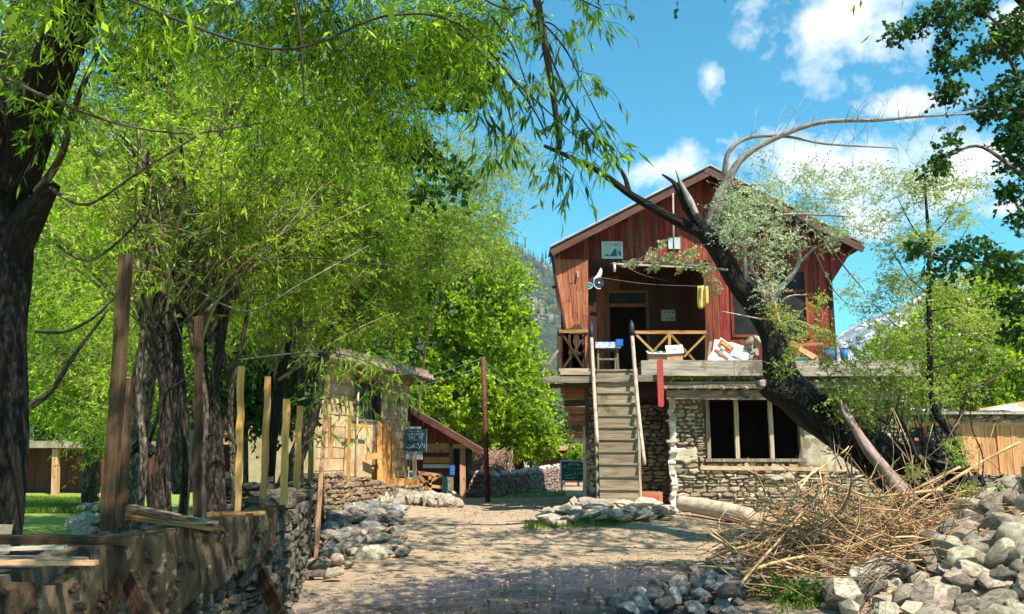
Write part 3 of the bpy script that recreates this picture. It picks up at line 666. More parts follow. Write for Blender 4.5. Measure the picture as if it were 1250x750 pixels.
# ------------------------------------------------------------------ the timber house
def x_at(px, Y, py=400): return W(px, py, Y).x
def z_at(py, Y): return W(625, py, Y).z
def line(name, parent, m, pts, r, segs=6): 
    mb = MB(); mb.tube(pts, r, segs); return mb.build(name, m, parent)
HOUSE = thing('timber_house', 'two storey house with red timber gable above a rubble stone ground floor', 'house', (4.7, 19.7, .45))
def house():
    H = HOUSE; YF, YG, YL, YB = 19.2, 19.85, 19.6, 21.4
    eL = W(671, 303, YF); pk = W(866, 204, YF); eR = W(1055, 299, YF)
    slL = (pk.z - eL.z) / (pk.x - eL.x); slR = (pk.z - eR.z) / (eR.x - pk.x)
    def roofz(x): return pk.z - (pk.x - x) * slL if x < pk.x else pk.z - (x - pk.x) * slR
    # roof: sheets and under-boards, then bargeboards with a bright sheet-metal edge
    for s, e in ((-1, eL), (1, eR)):
        nrmv = 1; tlen = 9.5
        prism('roof_sheet', [(e.x, e.z), (pk.x, pk.z), (pk.x, pk.z + .03), (e.x - .05 * (-s) * -1, e.z + .03)], YF - .04, YF + tlen, M_metal, H)
        n = 26
        for i in range(n):   # under-boards seen beneath the overhang
            f0, f1 = i / n, (i + 1) / n; a = (e.x + (pk.x - e.x) * f0, e.z + (pk.z - e.z) * f0); b = (e.x + (pk.x - e.x) * f1, e.z + (pk.z - e.z) * f1)
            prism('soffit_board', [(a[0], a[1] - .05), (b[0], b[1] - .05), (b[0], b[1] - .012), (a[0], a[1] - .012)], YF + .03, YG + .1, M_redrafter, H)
        d = (pk - e).normalized(); dn = Vector((-d.z * (1 if s < 0 else -1), 0, d.x * (1 if s < 0 else -1)));  dn = dn if dn.z < 0 else -dn
        a = e + dn * .12 + Vector((0, -.02, 0)); b = pk + dn * .12 + Vector((0, -.02 - (.006 if s > 0 else 0), 0))
        beam('bargeboard', a - d * .03, b + d * .06, .145, .045, M_barge, H, side=(0, 1, 0), segs=4, warp=.004)
        beam('metal_edge', e + Vector((0, -.05, .035)), pk + Vector((0, -.05 - (.004 if s > 0 else 0), .035)), .035, .03, M_metal, H, side=(0, 1, 0))
        for k in range(5):
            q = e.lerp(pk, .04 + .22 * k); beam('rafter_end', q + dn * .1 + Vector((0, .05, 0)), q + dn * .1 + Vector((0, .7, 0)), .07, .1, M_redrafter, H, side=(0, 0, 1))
    beam('ridge_cap', (pk.x, YF - .05, pk.z + .035), (pk.x, YF + 9, pk.z + .035), .12, .03, M_metal, H, side=(0, 0, 1))
    # gable boards
    x = x_at(684, YG); xe = x_at(1049, YG); zb = z_at(319, YG); x1018 = x_at(1018, YG); zf = z_at(346, YG); xo = x_at(720, YG)
    while x < xe - .02:
        w = random.uniform(.12, .17); x2 = min(x + w, xe)
        def low(q):
            if q > x1018: return zf + (z_at(303, YG) - zf) * (q - x1018) / (xe - x1018)
            return zb
        poly = [(x + .003, low(x)), (x2 - .003, low(x2)), (x2 - .003, roofz(x2) - .06)]
        if x < pk.x < x2: poly.append((pk.x, roofz(pk.x) - .06))
        poly.append((x + .003, roofz(x) - .06))
        if poly[2][1] > poly[1][1] + .01 and poly[-1][1] > poly[0][1]:
            o = random.uniform(0, .014); prism('gable_board', poly, YG - o, YG + .03 - o, M_red, H)
        x = x2
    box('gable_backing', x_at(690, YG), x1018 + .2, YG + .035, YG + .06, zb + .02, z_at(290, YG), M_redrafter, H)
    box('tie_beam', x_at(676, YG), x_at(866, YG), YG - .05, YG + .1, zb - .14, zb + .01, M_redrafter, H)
    # red wall right of the porch
    zd = z_at(440, YF); xr0 = x_at(862, YG)
    wins = [(x_at(893, YG), x_at(937, YG), z_at(412, YG), z_at(332, YG)), (x_at(944, YG), x_at(988, YG), z_at(414, YG), z_at(330, YG))]
    x = xr0
    while x < x1018 - .01:
        w = random.uniform(.13, .18); x2 = min(x + w, x1018)
        for wa, wb, _, _ in wins:
            if x < wa - .01 < x2: x2 = wa
            elif x < wb < x2: x2 = wb
        if x2 - x > .012:
            c = (x + x2) / 2; hit = [q for q in wins if q[0] - .002 < c < q[1] + .002]
            o = random.uniform(0, .012)
            if hit:
                prism('wall_board', [(x + .003, zd), (x2 - .003, zd), (x2 - .003, hit[0][2]), (x + .003, hit[0][2])], YG + .005 - o, YG + .03 - o, M_red, H)
                prism('wall_board', [(x + .003, hit[0][3]), (x2 - .003, hit[0][3]), (x2 - .003, zb - .002), (x + .003, zb - .002)], YG + .005 - o, YG + .03 - o, M_red, H)
            else: prism('wall_board', [(x + .003, zd), (x2 - .003, zd), (x2 - .003, zb - .002), (x + .003, zb - .002)], YG + .005 - o, YG + .03 - o, M_red, H)
        x = x2
    for wa, wb, wz0, wz1 in wins:
        fr = MB(); t = .06
        fr.box(wa, wa + t, YG - .03, YG + .06, wz0, wz1); fr.box(wb - t, wb, YG - .03, YG + .06, wz0, wz1)
        fr.box(wa + t, wb - t, YG - .03, YG + .06, wz0, wz0 + t); fr.box(wa + t, wb - t, YG - .03, YG + .06, wz1 - t, wz1)
        zm = wz0 + (wz1 - wz0) * .68; fr.box(wa + t, wb - t, YG - .02, YG + .05, zm, zm + .05)
        f = meshobj('window', fr.V, fr.F, M_red, H)
        box('pane', wa + t, wb - t, YG + .02, YG + .028, wz0 + t, zm, M_glass, f); box('pane', wa + t, wb - t, YG + .02, YG + .028, zm + .05, wz1 - t, M_glass, f)
    box('corner_post', x1018 - .08, x1018 + .02, YG - .03, YG + .12, zd, zf + .1, M_redrafter, H)
    # enclosed body of the upper floor: side walls, back wall, floor, ceiling, partitions
    for xa in (x_at(690, YG) + .02, x1018 + .03):
        y = YG + .1 if xa > 3 else YB
        while y < 28:
            w = random.uniform(.16, .22); box('side_board', xa - .02, xa + .012 + random.uniform(0, .01), y + .002, y + w - .002, zd - .2, zb + .35, M_red, H); y += w
    box('back_wall', x_at(690, YG), x1018, 28.0, 28.06, zd - .2, zb + .2, M_redrafter, H)
    box('upper_floor', x_at(690, YG), x1018, YG + .12, 28, zd - .22, zd - .12, M_old, H)
    box('ceiling', x_at(690, YG) + .05, x1018, YG + .12, 28, zb - .02, zb + .015, M_porchshade, H)
    box('partition', xr0, xr0 + .05, YG + .04, YB, zd - .12, zb - .03, M_porchshade, H)
    box('jamb_post', xr0 - .02, xr0 + .08, YG - .05, YG + .03, zd - .1, zb - .003, M_red, H)
    xl = x_at(718, YG); xl2 = x_at(728, YG)
    box('veranda_post', xl, xl2, YG - .08, YG + .09, zd - .15, zb - .13, M_redrafter, H)
    # porch back wall with door and transom
    xa, xb = x_at(712, YB), x_at(880, YB); dx0, dx1 = x_at(744, YB), x_at(789, YB); dzt = z_at(375, YB); tz0, tz1 = z_at(371, YB), z_at(358, YB); zc = zb - .03
    x = xa
    while x < xb:
        w = random.uniform(.15, .2); x2 = min(x + w, xb)
        for e in (dx0 - .07, dx1 + .07):
            if x < e < x2 - .01: x2 = e
        c = (x + x2) / 2; o = random.uniform(0, .012)
        if dx0 - .07 < c < dx1 + .07: box('porch_board', x + .003, x2 - .003, YB - o, YB + .03, tz1 + .08, zc, M_porchlit if c < dx0 + .2 else M_porchshade, H)
        else: box('porch_board', x + .003, x2 - .003, YB - o, YB + .03, zd - .12, zc, M_porchlit if c < dx0 else M_porchshade, H)
        x = x2
    door = MB(); door.box(dx0 - .07, dx0, YB - .03, YB + .06, zd - .12, tz1 + .07); door.box(dx1, dx1 + .07, YB - .03, YB + .06, zd - .12, tz1 + .07)
    door.box(dx0, dx1, YB - .03, YB + .06, tz1, tz1 + .07); door.box(dx0, dx1, YB - .02, YB + .06, dzt, tz0)
    D = meshobj('door_frame', door.V, door.F, M_porchlit, H); box('pane', dx0, dx1, YB + .02, YB + .03, tz0, tz1, M_glass, D)
    box('door_leaf', dx0 - .0, dx0 + .04, YB + .07, YB + .9, zd - .12, dzt, M_porchshade, H)
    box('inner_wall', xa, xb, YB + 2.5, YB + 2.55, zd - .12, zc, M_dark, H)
    # flared board screen on the left, unpainted
    n = 5; Yw = 19.5
    tops = [x_at(674 + (718 - 674) * i / n, Yw, 318) for i in range(n + 1)]; bots = [x_at(691 + (718 - 691) * i / n, Yw, 402) for i in range(n + 1)]
    for i in range(n):
        o = random.uniform(0, .02); zt = z_at(317, Yw); zbt = z_at(402 + random.uniform(-1, 2), Yw); zm = zt + (zbt - zt) * random.uniform(.4, .8); f = (zm - zt) / (zbt - zt)
        xm0 = tops[i] + (bots[i] - tops[i]) * f; xm1 = tops[i + 1] + (bots[i + 1] - tops[i + 1]) * f
        prism('screen_board', [(xm0 + .003, zm + .004), (xm1 - .003, zm + .004), (tops[i + 1] - .003, zt), (tops[i] + .003, zt)], Yw - o, Yw + .03, M_orange, H)
        prism('screen_board', [(bots[i] + .003, zbt), (bots[i + 1] - .003, zbt), (xm1 - .003, zm - .004), (xm0 + .003, zm - .004)], Yw - o - .008, Yw + .03, M_orange, H)
    beam('screen_edge', W(672, 305, Yw - .04), W(690, 403, Yw - .04), .05, .05, M_redrafter, H)
    beam('screen_rail', (tops[0], Yw + .06, z_at(350, Yw)), (tops[-1], Yw + .06, z_at(350, Yw)), .06, .04, M_redrafter, H)
    # deck: front board, floor boards, log beams, joist ends
    Yd = 18.95; xd0, xd1 = x_at(781, Yd), x_at(1118, Yd)
    zt, z2 = z_at(440, Yd), z_at(459, Yd)
    n = 3; 
    for i in range(n):
        a = xd0 + (xd1 - xd0) * i / n; b = xd0 + (xd1 - xd0) * (i + 1) / n
        beam('deck_fascia', (a + .004, Yd, (zt + z2) / 2 + random.uniform(-.012, .012)), (b - .004, Yd, (zt + z2) / 2 + random.uniform(-.012, .012)), zt - z2, .09, M_deck, H, side=(0, 1, 0), segs=5, warp=.008)
    y = Yd + .05
    while y < YG + .1:
        box('deck_board', xd0 + random.uniform(-.02, .02), x_at(1100, Yd), y, y + .15, zt - .07, zt - .03 + random.uniform(0, .01), M_old, H); y += .155
    box('earth_fill', xd0 + .05, xd1 - .25, Yd + .1, YG + .3, z2 - .02, zt - .075, M_mortar, H)
    for k, (p0, p1, th) in enumerate(((467, 473, .15), (477, 486, .2))):
        zc2 = z_at((p0 + p1) / 2, Yd + .1)
        for a, b in ((800 if k == 0 else 812, 958), (958, 1096)):
            beam('wall_plate', (x_at(a, Yd + .1), Yd + .12 + .12 * k, zc2), (x_at(b, Yd + .1) - .01, Yd + .12 + .12 * k, zc2 + random.uniform(-.02, .02)), th, .13, M_grey, H, segs=5, warp=.012)
    for i in range(17):
        px = 812 + i * 17 + random.uniform(-3, 3); p = W(px, 474 if px < 990 else 466, Yd - .02)
        line('joist_end', H, M_grey, [p, p + Vector((0, .5, 0))], random.uniform(.035, .055), 7)
    # stones stacked under the right end of the deck
    it = []
    for i in range(70):
        p = W(random.uniform(985, 1092), random.uniform(460, 482), Yd + .3 + random.uniform(0, .1)); q = random.uniform(.07, .16); it.append((Matrix.Translation(p) @ Matrix.Rotation(random.random() * 6, 4, 'Y') @ Matrix.Diagonal((q, .12, q * .5, 1)), q))
    for i in range(60):
        p = W(random.uniform(780, 985), random.uniform(460, 465), Yd + .2 + random.uniform(0, .1)); q = random.uniform(.03, .07); it.append((Matrix.Translation(p) @ Matrix.Diagonal((q * 1.5, .1, q * .5, 1)), q))
    emit(H, it, ROCK_LO, M_stone, 40, 'packing_stone')
    # moss and weeds on the ledge
    rng = np.random.default_rng(3); B = []
    for a, b, k, yy in ((815, 925, 420, 462.5), (930, 990, 90, 463), (778, 812, 40, 463)):
        for _ in range(k): B.append(W(rng.uniform(a, b) + rng.normal() * 2, yy + rng.uniform(-2, 1.5), Yd - .03 + rng.uniform(0, .1)))
    B = np.array(B); D = nrm(rng.normal(size=B.shape) * .6 + np.array([[0, -.3, .7]])); V, Q = leafset(B, D, .05 + .05 * rng.random(len(B)), np.full(len(B), .018), rng)
    npmesh('moss', V, Q, L_grass, H, 'stuff')
    # ground floor walls
    zg = .1; ztop = z_at(484, YL) ; xw0, xw1 = x_at(815, YL), x_at(1100, YL); wx0, wx1, wz0, wz1 = x_at(857, YL), x_at(973, YL), z_at(560, YL), z_at(482, YL)
    core = MB(); core.box(xw0 + .01, wx0, YL + .02, YL + .4, zg, ztop); core.box(wx1, xw1, YL + .02, YL + .4, zg, ztop); core.box(wx0, wx1, YL + .02, YL + .4, zg, wz0); core.box(wx0, wx1, YL + .02, YL + .4, wz1, ztop + .0)
    core.box(xw0 + .01, xw0 + .4, YL + .4, 27.6, zg, ztop); core.box(xw1 - .4, xw1, YL + .4, 27.6, zg, ztop); core.box(x_at(716, YL), xw1, 27.6, 28, zg, ztop)
    meshobj('mortar_wall', core.V, core.F, M_mortar, H)
    hl = lambda s: ztop
    items = courses((xw0, YL + .02, 0), (1, 0, 0), (0, -1, 0), xw1 - xw0, lambda s: zg, hl, [(wx0 - xw0 - .02, wx1 - xw0 + .02, wz0 - .1, 9)], hmin=.045, hmax=.13, lmin=.09, lmax=.36, proud=.06, gap=.016)
    # patches of lime render left over the rubble, with broken edges
    for pts, nm in (([(822, 548), (850, 545), (852, 560), (836, 566), (820, 562)], 1), ([(976, 512), (1042, 520), (1040, 572), (1010, 580), (977, 566)], 2), ([(930, 578), (955, 579), (972, 574), (968, 586), (940, 587)], 3)):
        P = []
        for i in range(len(pts)):
            a = pts[i]; b = pts[(i + 1) % len(pts)]
            for k in range(5): P.append((a[0] + (b[0] - a[0]) * k / 5 + random.uniform(-1.6, 1.6), a[1] + (b[1] - a[1]) * k / 5 + random.uniform(-1.6, 1.6)))
        c = (sum(p[0] for p in P) / len(P), sum(p[1] for p in P) / len(P)); V = []; Fc = []; n = len(P)
        rings = 6
        for r in range(rings + 1):
            s = 1 - r / (rings + .5)
            for p in P:
                q = W(c[0] + (p[0] - c[0]) * s, c[1] + (p[1] - c[1]) * s, YL); q.y = YL - (.018 if r == 0 else .052 + .03 * noise.noise(q * 3)); V.append(tuple(q))
        for r in range(rings):
            for i in range(n): j = (i + 1) % n; Fc.append((r * n + i, r * n + j, (r + 1) * n + j, (r + 1) * n + i))
        Fc.append(tuple(rings * n + i for i in range(n)))
        meshobj('lime_render', V, Fc, M_render, H, True)
    beam('bed_timber', (x_at(848, YL), YL - .02, z_at(571, YL)), (x_at(1040, YL), YL - .02, z_at(573, YL)), .09, .08, M_mud, H, segs=6, warp=.012)
    # whitewashed edge of the corner
    q0 = x_at(812, YL - .04); beam('corner_render', (q0 + .07, YL - .02, .35), (q0 + .09, YL - .02, ztop), .13, .12, M_wash, H, segs=22, warp=.03, jit=.02)
    for i in range(0, 34, 3):
        z = .35 + i * (ztop - .35) / 34; q = x_at(812 + (i % 3), YL - .04); 
        M = Matrix.Translation((q + .06 + random.uniform(-.02, .02), YL - .04, z)) @ Matrix.Diagonal((random.uniform(.14, .2) * (1.5 if random.random() < .25 else .8), .10, (ztop - .35) / 34 * .92, 1))
        dataobj('corner_stone', WHITEPOOL[i % 8], H, M)
    # ground floor window: frame, three openings, dark room, small bright hole at the back
    fr = MB(); t = .085
    fr.box(wx0, wx0 + t, YL - .05, YL + .1, wz0, wz1); fr.box(wx1 - t, wx1, YL - .05, YL + .1, wz0, wz1); fr.box(wx0 - .04, wx1 + .04, YL - .07, YL + .1, wz0 - .07, wz0 - .002); fr.box(wx0 + t, wx1 - t, YL - .04, YL + .1, wz1 - .07, wz1)
    Wn = meshobj('window', fr.V, fr.F, M_wfr, H)
    for px in (894, 935):
        q = x_at(px, YL - .05); beam('mullion', (q, YL - .01, wz0), (q, YL - .01, wz1 - .07), .09, .09, M_mull, Wn, segs=4, warp=.006)
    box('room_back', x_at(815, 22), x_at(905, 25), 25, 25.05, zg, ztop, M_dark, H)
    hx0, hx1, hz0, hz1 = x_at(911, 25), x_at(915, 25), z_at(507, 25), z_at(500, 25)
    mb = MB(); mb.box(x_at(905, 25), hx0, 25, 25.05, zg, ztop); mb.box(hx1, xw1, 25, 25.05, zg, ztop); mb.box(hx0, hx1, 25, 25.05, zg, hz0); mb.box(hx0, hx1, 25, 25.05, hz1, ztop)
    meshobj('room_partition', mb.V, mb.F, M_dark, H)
    box('room_ceiling', x_at(716, YL), xw1, YL + .3, 28, ztop, ztop + .05, M_old, H)
    # doorway recess to the right of the stairs
    YR = 20.7; rx0, rx1 = x_at(770, YR), x_at(830, YR)
    box('recess_wall', rx0 - .5, rx1, YR + .03, YR + .3, zg, ztop, M_mortard, H)
    items += courses((x_at(776, YR), YR + .03, 0), (1, 0, 0), (0, -1, 0), x_at(822, YR) - x_at(776, YR), lambda s: .3, lambda s: z_at(492, YR), hmin=.05, hmax=.12, lmin=.1, lmax=.32, proud=.06)
    # stone pier carrying the left corner
    px0, px1 = x_at(716, 19.3), x_at(730, 19.3)
    box('pier_core', px0 + .02, px1 + .25, 19.32, 19.7, zg, z_at(474, 19.3), M_mortar, H)
    items += courses((px0, 19.3, 0), (1, 0, 0), (0, -1, 0), px1 - px0 + .28, lambda s: .25, lambda s: z_at(474, 19.3), hmin=.06, hmax=.13, lmin=.1, lmax=.25, proud=.06)
    items += courses((px0 + .02, 19.7, 0), (0, -1, 0), (-1, 0, 0), .4, lambda s: .25, lambda s: z_at(474, 19.3), hmin=.06, hmax=.13, lmin=.1, lmax=.25, proud=.05)
    box('left_side_wall', px0 + .25, px0 + .6, 19.72, 27.6, zg, ztop, M_mortar, H)
    emit(H, items, FACE, M_stone, 290)
    beam('pier_plaster', W(713, 520, 19.25), W(714, 618, 19.25), .06, .05, M_render, H, segs=3, warp=.01)
    # landing on the left: front pole beam, floor, braces, slatted underside
    Yp = 18.75
    beam('landing_beam', W(662, 464, Yp), W(803, 462, Yp), .14, .14, M_grey, H, segs=8, warp=.012)
    beam('landing_beam', W(671, 471, Yp + .14), W(728, 471, Yp + .14), .09, .1, M_old, H, segs=4, warp=.01)
    for i in range(6): box('landing_board', x_at(668, 19) + .0, x_at(728, 19), 18.85 + i * .17, 19.01 + i * .17, z_at(461, Yp), z_at(459, Yp) + random.uniform(0, .01), M_grey, H)
    for k, (p, q) in enumerate(((688, 452), (683, 456))): beam('landing_sill', W(682 + 2 * k, q, Yp + .05 - .1 * k), W(722, q, Yp + .05 - .1 * k), .07, .08, M_pole, H)
    yy = 474
    i = 0
    while yy < 534:
        h = random.uniform(6, 9); xl_ = 684 + (yy - 474) * .27
        dk = M_orange if i % 4 != 2 else M_old
        beam('underside_slat', W(xl_ + random.uniform(-2, 2), yy + h / 2, 19.25 + .02 * (i % 2)), W(715, yy + h / 2 + random.uniform(-1, 1), 19.25 + .02 * (i % 2)), h * .95 / F * 19.2, .03, dk, H); yy += h; i += 1
    beam('underside_post', W(716, 472, 19.1), W(717, 532, 19.1), .08, .08, M_old, H)
house_mats = None
M_barge = mat('brown_bargeboard', [(.04, .014, .009), (.10, .04, .025), (.15, .07, .045)], 1.6, G, .7, .3, vary=.08)
M_porchlit = mat('porch_boards_lit', [(.08, .022, .008), (.19, .06, .02), (.25, .09, .03)], 1.7, G, .75, .35, vary=.25)  # lighter copy of the porch boards, sunlight on the left part painted in
M_deck = mat('bleached_deck_beam', [(.16, .13, .095), (.31, .265, .205), (.44, .39, .31)], 1.5, (14, 14, 1.0), rough=.85, bump=.5, vary=.08, patch=((.13, .1, .07), 1.6, .56, .1))
M_wfr = mat('brown_window_frame', [(.10, .07, .045), (.24, .18, .12), (.36, .29, .2)], 1.6, G, .85, .5, vary=.1)
M_mull = mat('yellowed_window_post', [(.2, .14, .08), (.4, .32, .2), (.5, .42, .3)], 1.6, G, .8, .4, vary=.15)
M_wash = mat('whitewashed_corner_stone', [(.35, .3, .22), (.6, .55, .46), (.72, .68, .6)], 5, rough=.95, bump=.5, vary=.15)
WHITEPOOL = withmat(FACE[:8], M_wash)
house()
def turn():   # the house stands slightly turned: its far end lies further right
    for o in HOUSE.children_recursive:
        if o.type == 'MESH' and o.data.users == 1:
            Mw = WM[o.name]; Mi = Mw.inverted()
            for v in o.data.vertices:
                p = Mw @ v.co
                if p.y > 21.6: p.x += .1 * (p.y - 21.6); v.co = Mi @ p
turn()

def rail(name, label, group, parts, cat='railing'):
    t = thing(name, label, cat, tuple(parts[0][1])); 
    for nm, a, b, w, m in parts: beam(nm, a, b, w, w * .8, m, t, segs=2, warp=.003)
    return t
Yd = 19.15
rail('porch_railing', 'low railing with cross braces right of the stair head', None, [
    ('top_rail', W(775, 406, Yd), W(862, 406, Yd), .07, M_post), ('upright', W(817, 407, Yd), W(817, 442, Yd), .06, M_post), ('brace', W(777, 409, Yd), W(800, 432, Yd), .05, M_post),
    ('brace', W(816, 409, Yd), W(793, 434, Yd), .05, M_post), ('brace', W(819, 409, Yd), W(848, 441, Yd + .06), .05, M_post), ('brace', W(861, 409, Yd), W(835, 436, Yd), .05, M_post), ('upright', W(862, 404, Yd), W(862, 442, Yd), .06, M_old)])
rail('landing_railing', 'crossed pole railing at the left end of the upper landing', None, [
    ('corner_post', W(683, 403, 19.0), W(683, 455, 19.0), .10, M_old), ('top_rail', W(682, 405, 18.95), W(718, 404, 18.95), .07, M_post), ('brace', W(687, 408, 18.98), W(714, 452, 18.98), .05, M_old), ('brace', W(716, 407, 19.02), W(688, 449, 19.02), .05, M_old),
    ('corner_post', W(716, 402, 19.0), W(716, 456, 19.0), .07, M_orange), ('outrigger', W(681, 428, 18.95), W(662, 456, 18.8), .06, M_grey)])

def stairs():
    t = thing('wooden_staircase', 'steep weathered plank staircase climbing to the upper landing', 'staircase', (W(756, 626, 17.5)))
    Yb, Yt, n = 17.55, 19.0, 12
    bl, br = W(733, 628, Yb), W(781, 628, Yb); tl, tr = W(728, 452, Yt), W(775, 452, Yt)
    for i in range(n):
        f0, f1 = i / n, (i + 1) / n; a = bl.lerp(tl, f0); b = br.lerp(tr, f0); c = bl.lerp(tl, f1); d = br.lerp(tr, f1)
        # riser (tall board), then tread
        beam('riser', (a.x, a.y, (a.z + c.z) / 2 - .015), (b.x, a.y, (a.z + c.z) / 2 - .015), (c.z - a.z) * .93, .025, M_stair, t, segs=2, warp=.003)
        beam('tread', (a.x - .01, (a.y + c.y) / 2 - .015, c.z - .02), (b.x + .01, (a.y + c.y) / 2 - .015, c.z - .02 + random.uniform(-.008, .008)), .035, (c.y - a.y) + .05, M_stair, t, segs=2, warp=.003)
    for p, q in ((bl, tl), (br, tr)):
        s = -1 if p is bl else 1; o = Vector((s * .035, .12, 0))
        beam('stringer', p + o, q + o, .05, .24, M_stair, t, segs=4, warp=.004)
    mb = MB(); P, r = spline([W(729, 541, 17.95), W(725.5, 480, 18.45), W(722, 411, 18.95)], [.038, .042, .036]); mb.tube(P, r, 8); mb.build('handrail', M_pole, t)
    mb = MB(); P, r = spline([W(787, 567, 17.7), W(779, 500, 18.25), W(771.5, 408, 18.95)], [.036, .044, .044]); mb.tube(P, r, 8); mb.build('handrail', M_pole, t)
    line('rail_sleeve', t, M_blackp, [W(722, 412, 18.94), W(721.5, 395, 19.08)], .055, 8)
    mb = MB(); mb.tube([W(771.5, 410, 18.93), W(771, 397, 19.0), W(770.5, 391, 19.05)], [.07, .06, .02], 8); mb.build('rail_sleeve', M_blackp, t)
stairs()

# ------------------------------------------------------------------ things on and around the house
def text(name, s, m, parent, centre, h, Y=None, n=(0, -1, 0), arc=None, wmax=None):
    cu = bpy.data.curves.new(name, 'FONT'); cu.body = s; cu.size = 1; cu.extrude = .004; cu.align_x = 'CENTER'; cu.align_y = 'CENTER'; cu.resolution_u = 2
    tmp = bpy.data.objects.new('tmp', cu); COL.objects.link(tmp); dg = bpy.context.evaluated_depsgraph_get(); me = bpy.data.meshes.new_from_object(tmp.evaluated_get(dg)); bpy.data.objects.remove(tmp)
    xs = [v.co.x for v in me.vertices] or [0, 1]; w = max(xs) - min(xs); sc = h / .72; sx = sc if wmax is None else min(sc * 1.4, wmax / w)
    for v in me.vertices:
        x, y, z = v.co; x *= sx; y *= sc
        if arc: a = x / arc; x, y = (arc + y) * math.sin(a), (arc + y) * math.cos(a) - arc
        v.co = (x, 0 - z, y)
    if n[0]:
        Mr = Matrix((Vector((-n[1], n[0], 0)), Vector((-n[0], -n[1], 0)), Vector((0, 0, 1)))).transposed().to_4x4()
    else: Mr = Matrix.Identity(4)
    me.materials.clear(); me.materials.append(m); Mr.translation = Vector(centre); return dataobj(name, me, parent, Mr)
def strokes(name, m, parent, segs, w, y0):
    mb = MB()
    for s in segs: mb.tube([Vector(p) for p in s], w, 4)
    return mb.build(name, m, parent, False)
def worn_letters(name, m, parent, x0, x1, pyf, Y, h, n, w=.006, seed=1):
    """a row of letters too worn to read: short crooked strokes. x0, x1 picture columns, pyf(f) the row height."""
    rng = random.Random(seed); segs = []
    for i in range(n):
        if rng.random() < .12: continue
        f = (i + .5) / n; c = W(x0 + (x1 - x0) * f, pyf(f), Y); s = h / 2; q = (x1 - x0) / n / F * Y * .38
        for k in range(rng.choice((1, 2, 2))):
            a = Vector((rng.uniform(-q, q), 0, -s if k == 0 else rng.uniform(-s, s))); b = Vector((rng.uniform(-q, q), 0, s if k == 0 else rng.uniform(-s, s))); segs.append([c + a, c + b])
    return strokes(name, m, parent, segs, w, 0)
def quadbox(name, c, sx, sy, sz, rot, m, parent=None, j=0.0):
    V = [(a + random.uniform(-j, j), b + random.uniform(-j, j), z + random.uniform(-j, j)) for a, b, z in boxv(-sx / 2, sx / 2, -sy / 2, sy / 2, -sz / 2, sz / 2)]
    from mathutils import Euler
    return meshobj(name, V, BOXF, m, parent, M=Matrix.Translation(Vector(c)) @ Euler(rot).to_matrix().to_4x4())
YG = 19.85
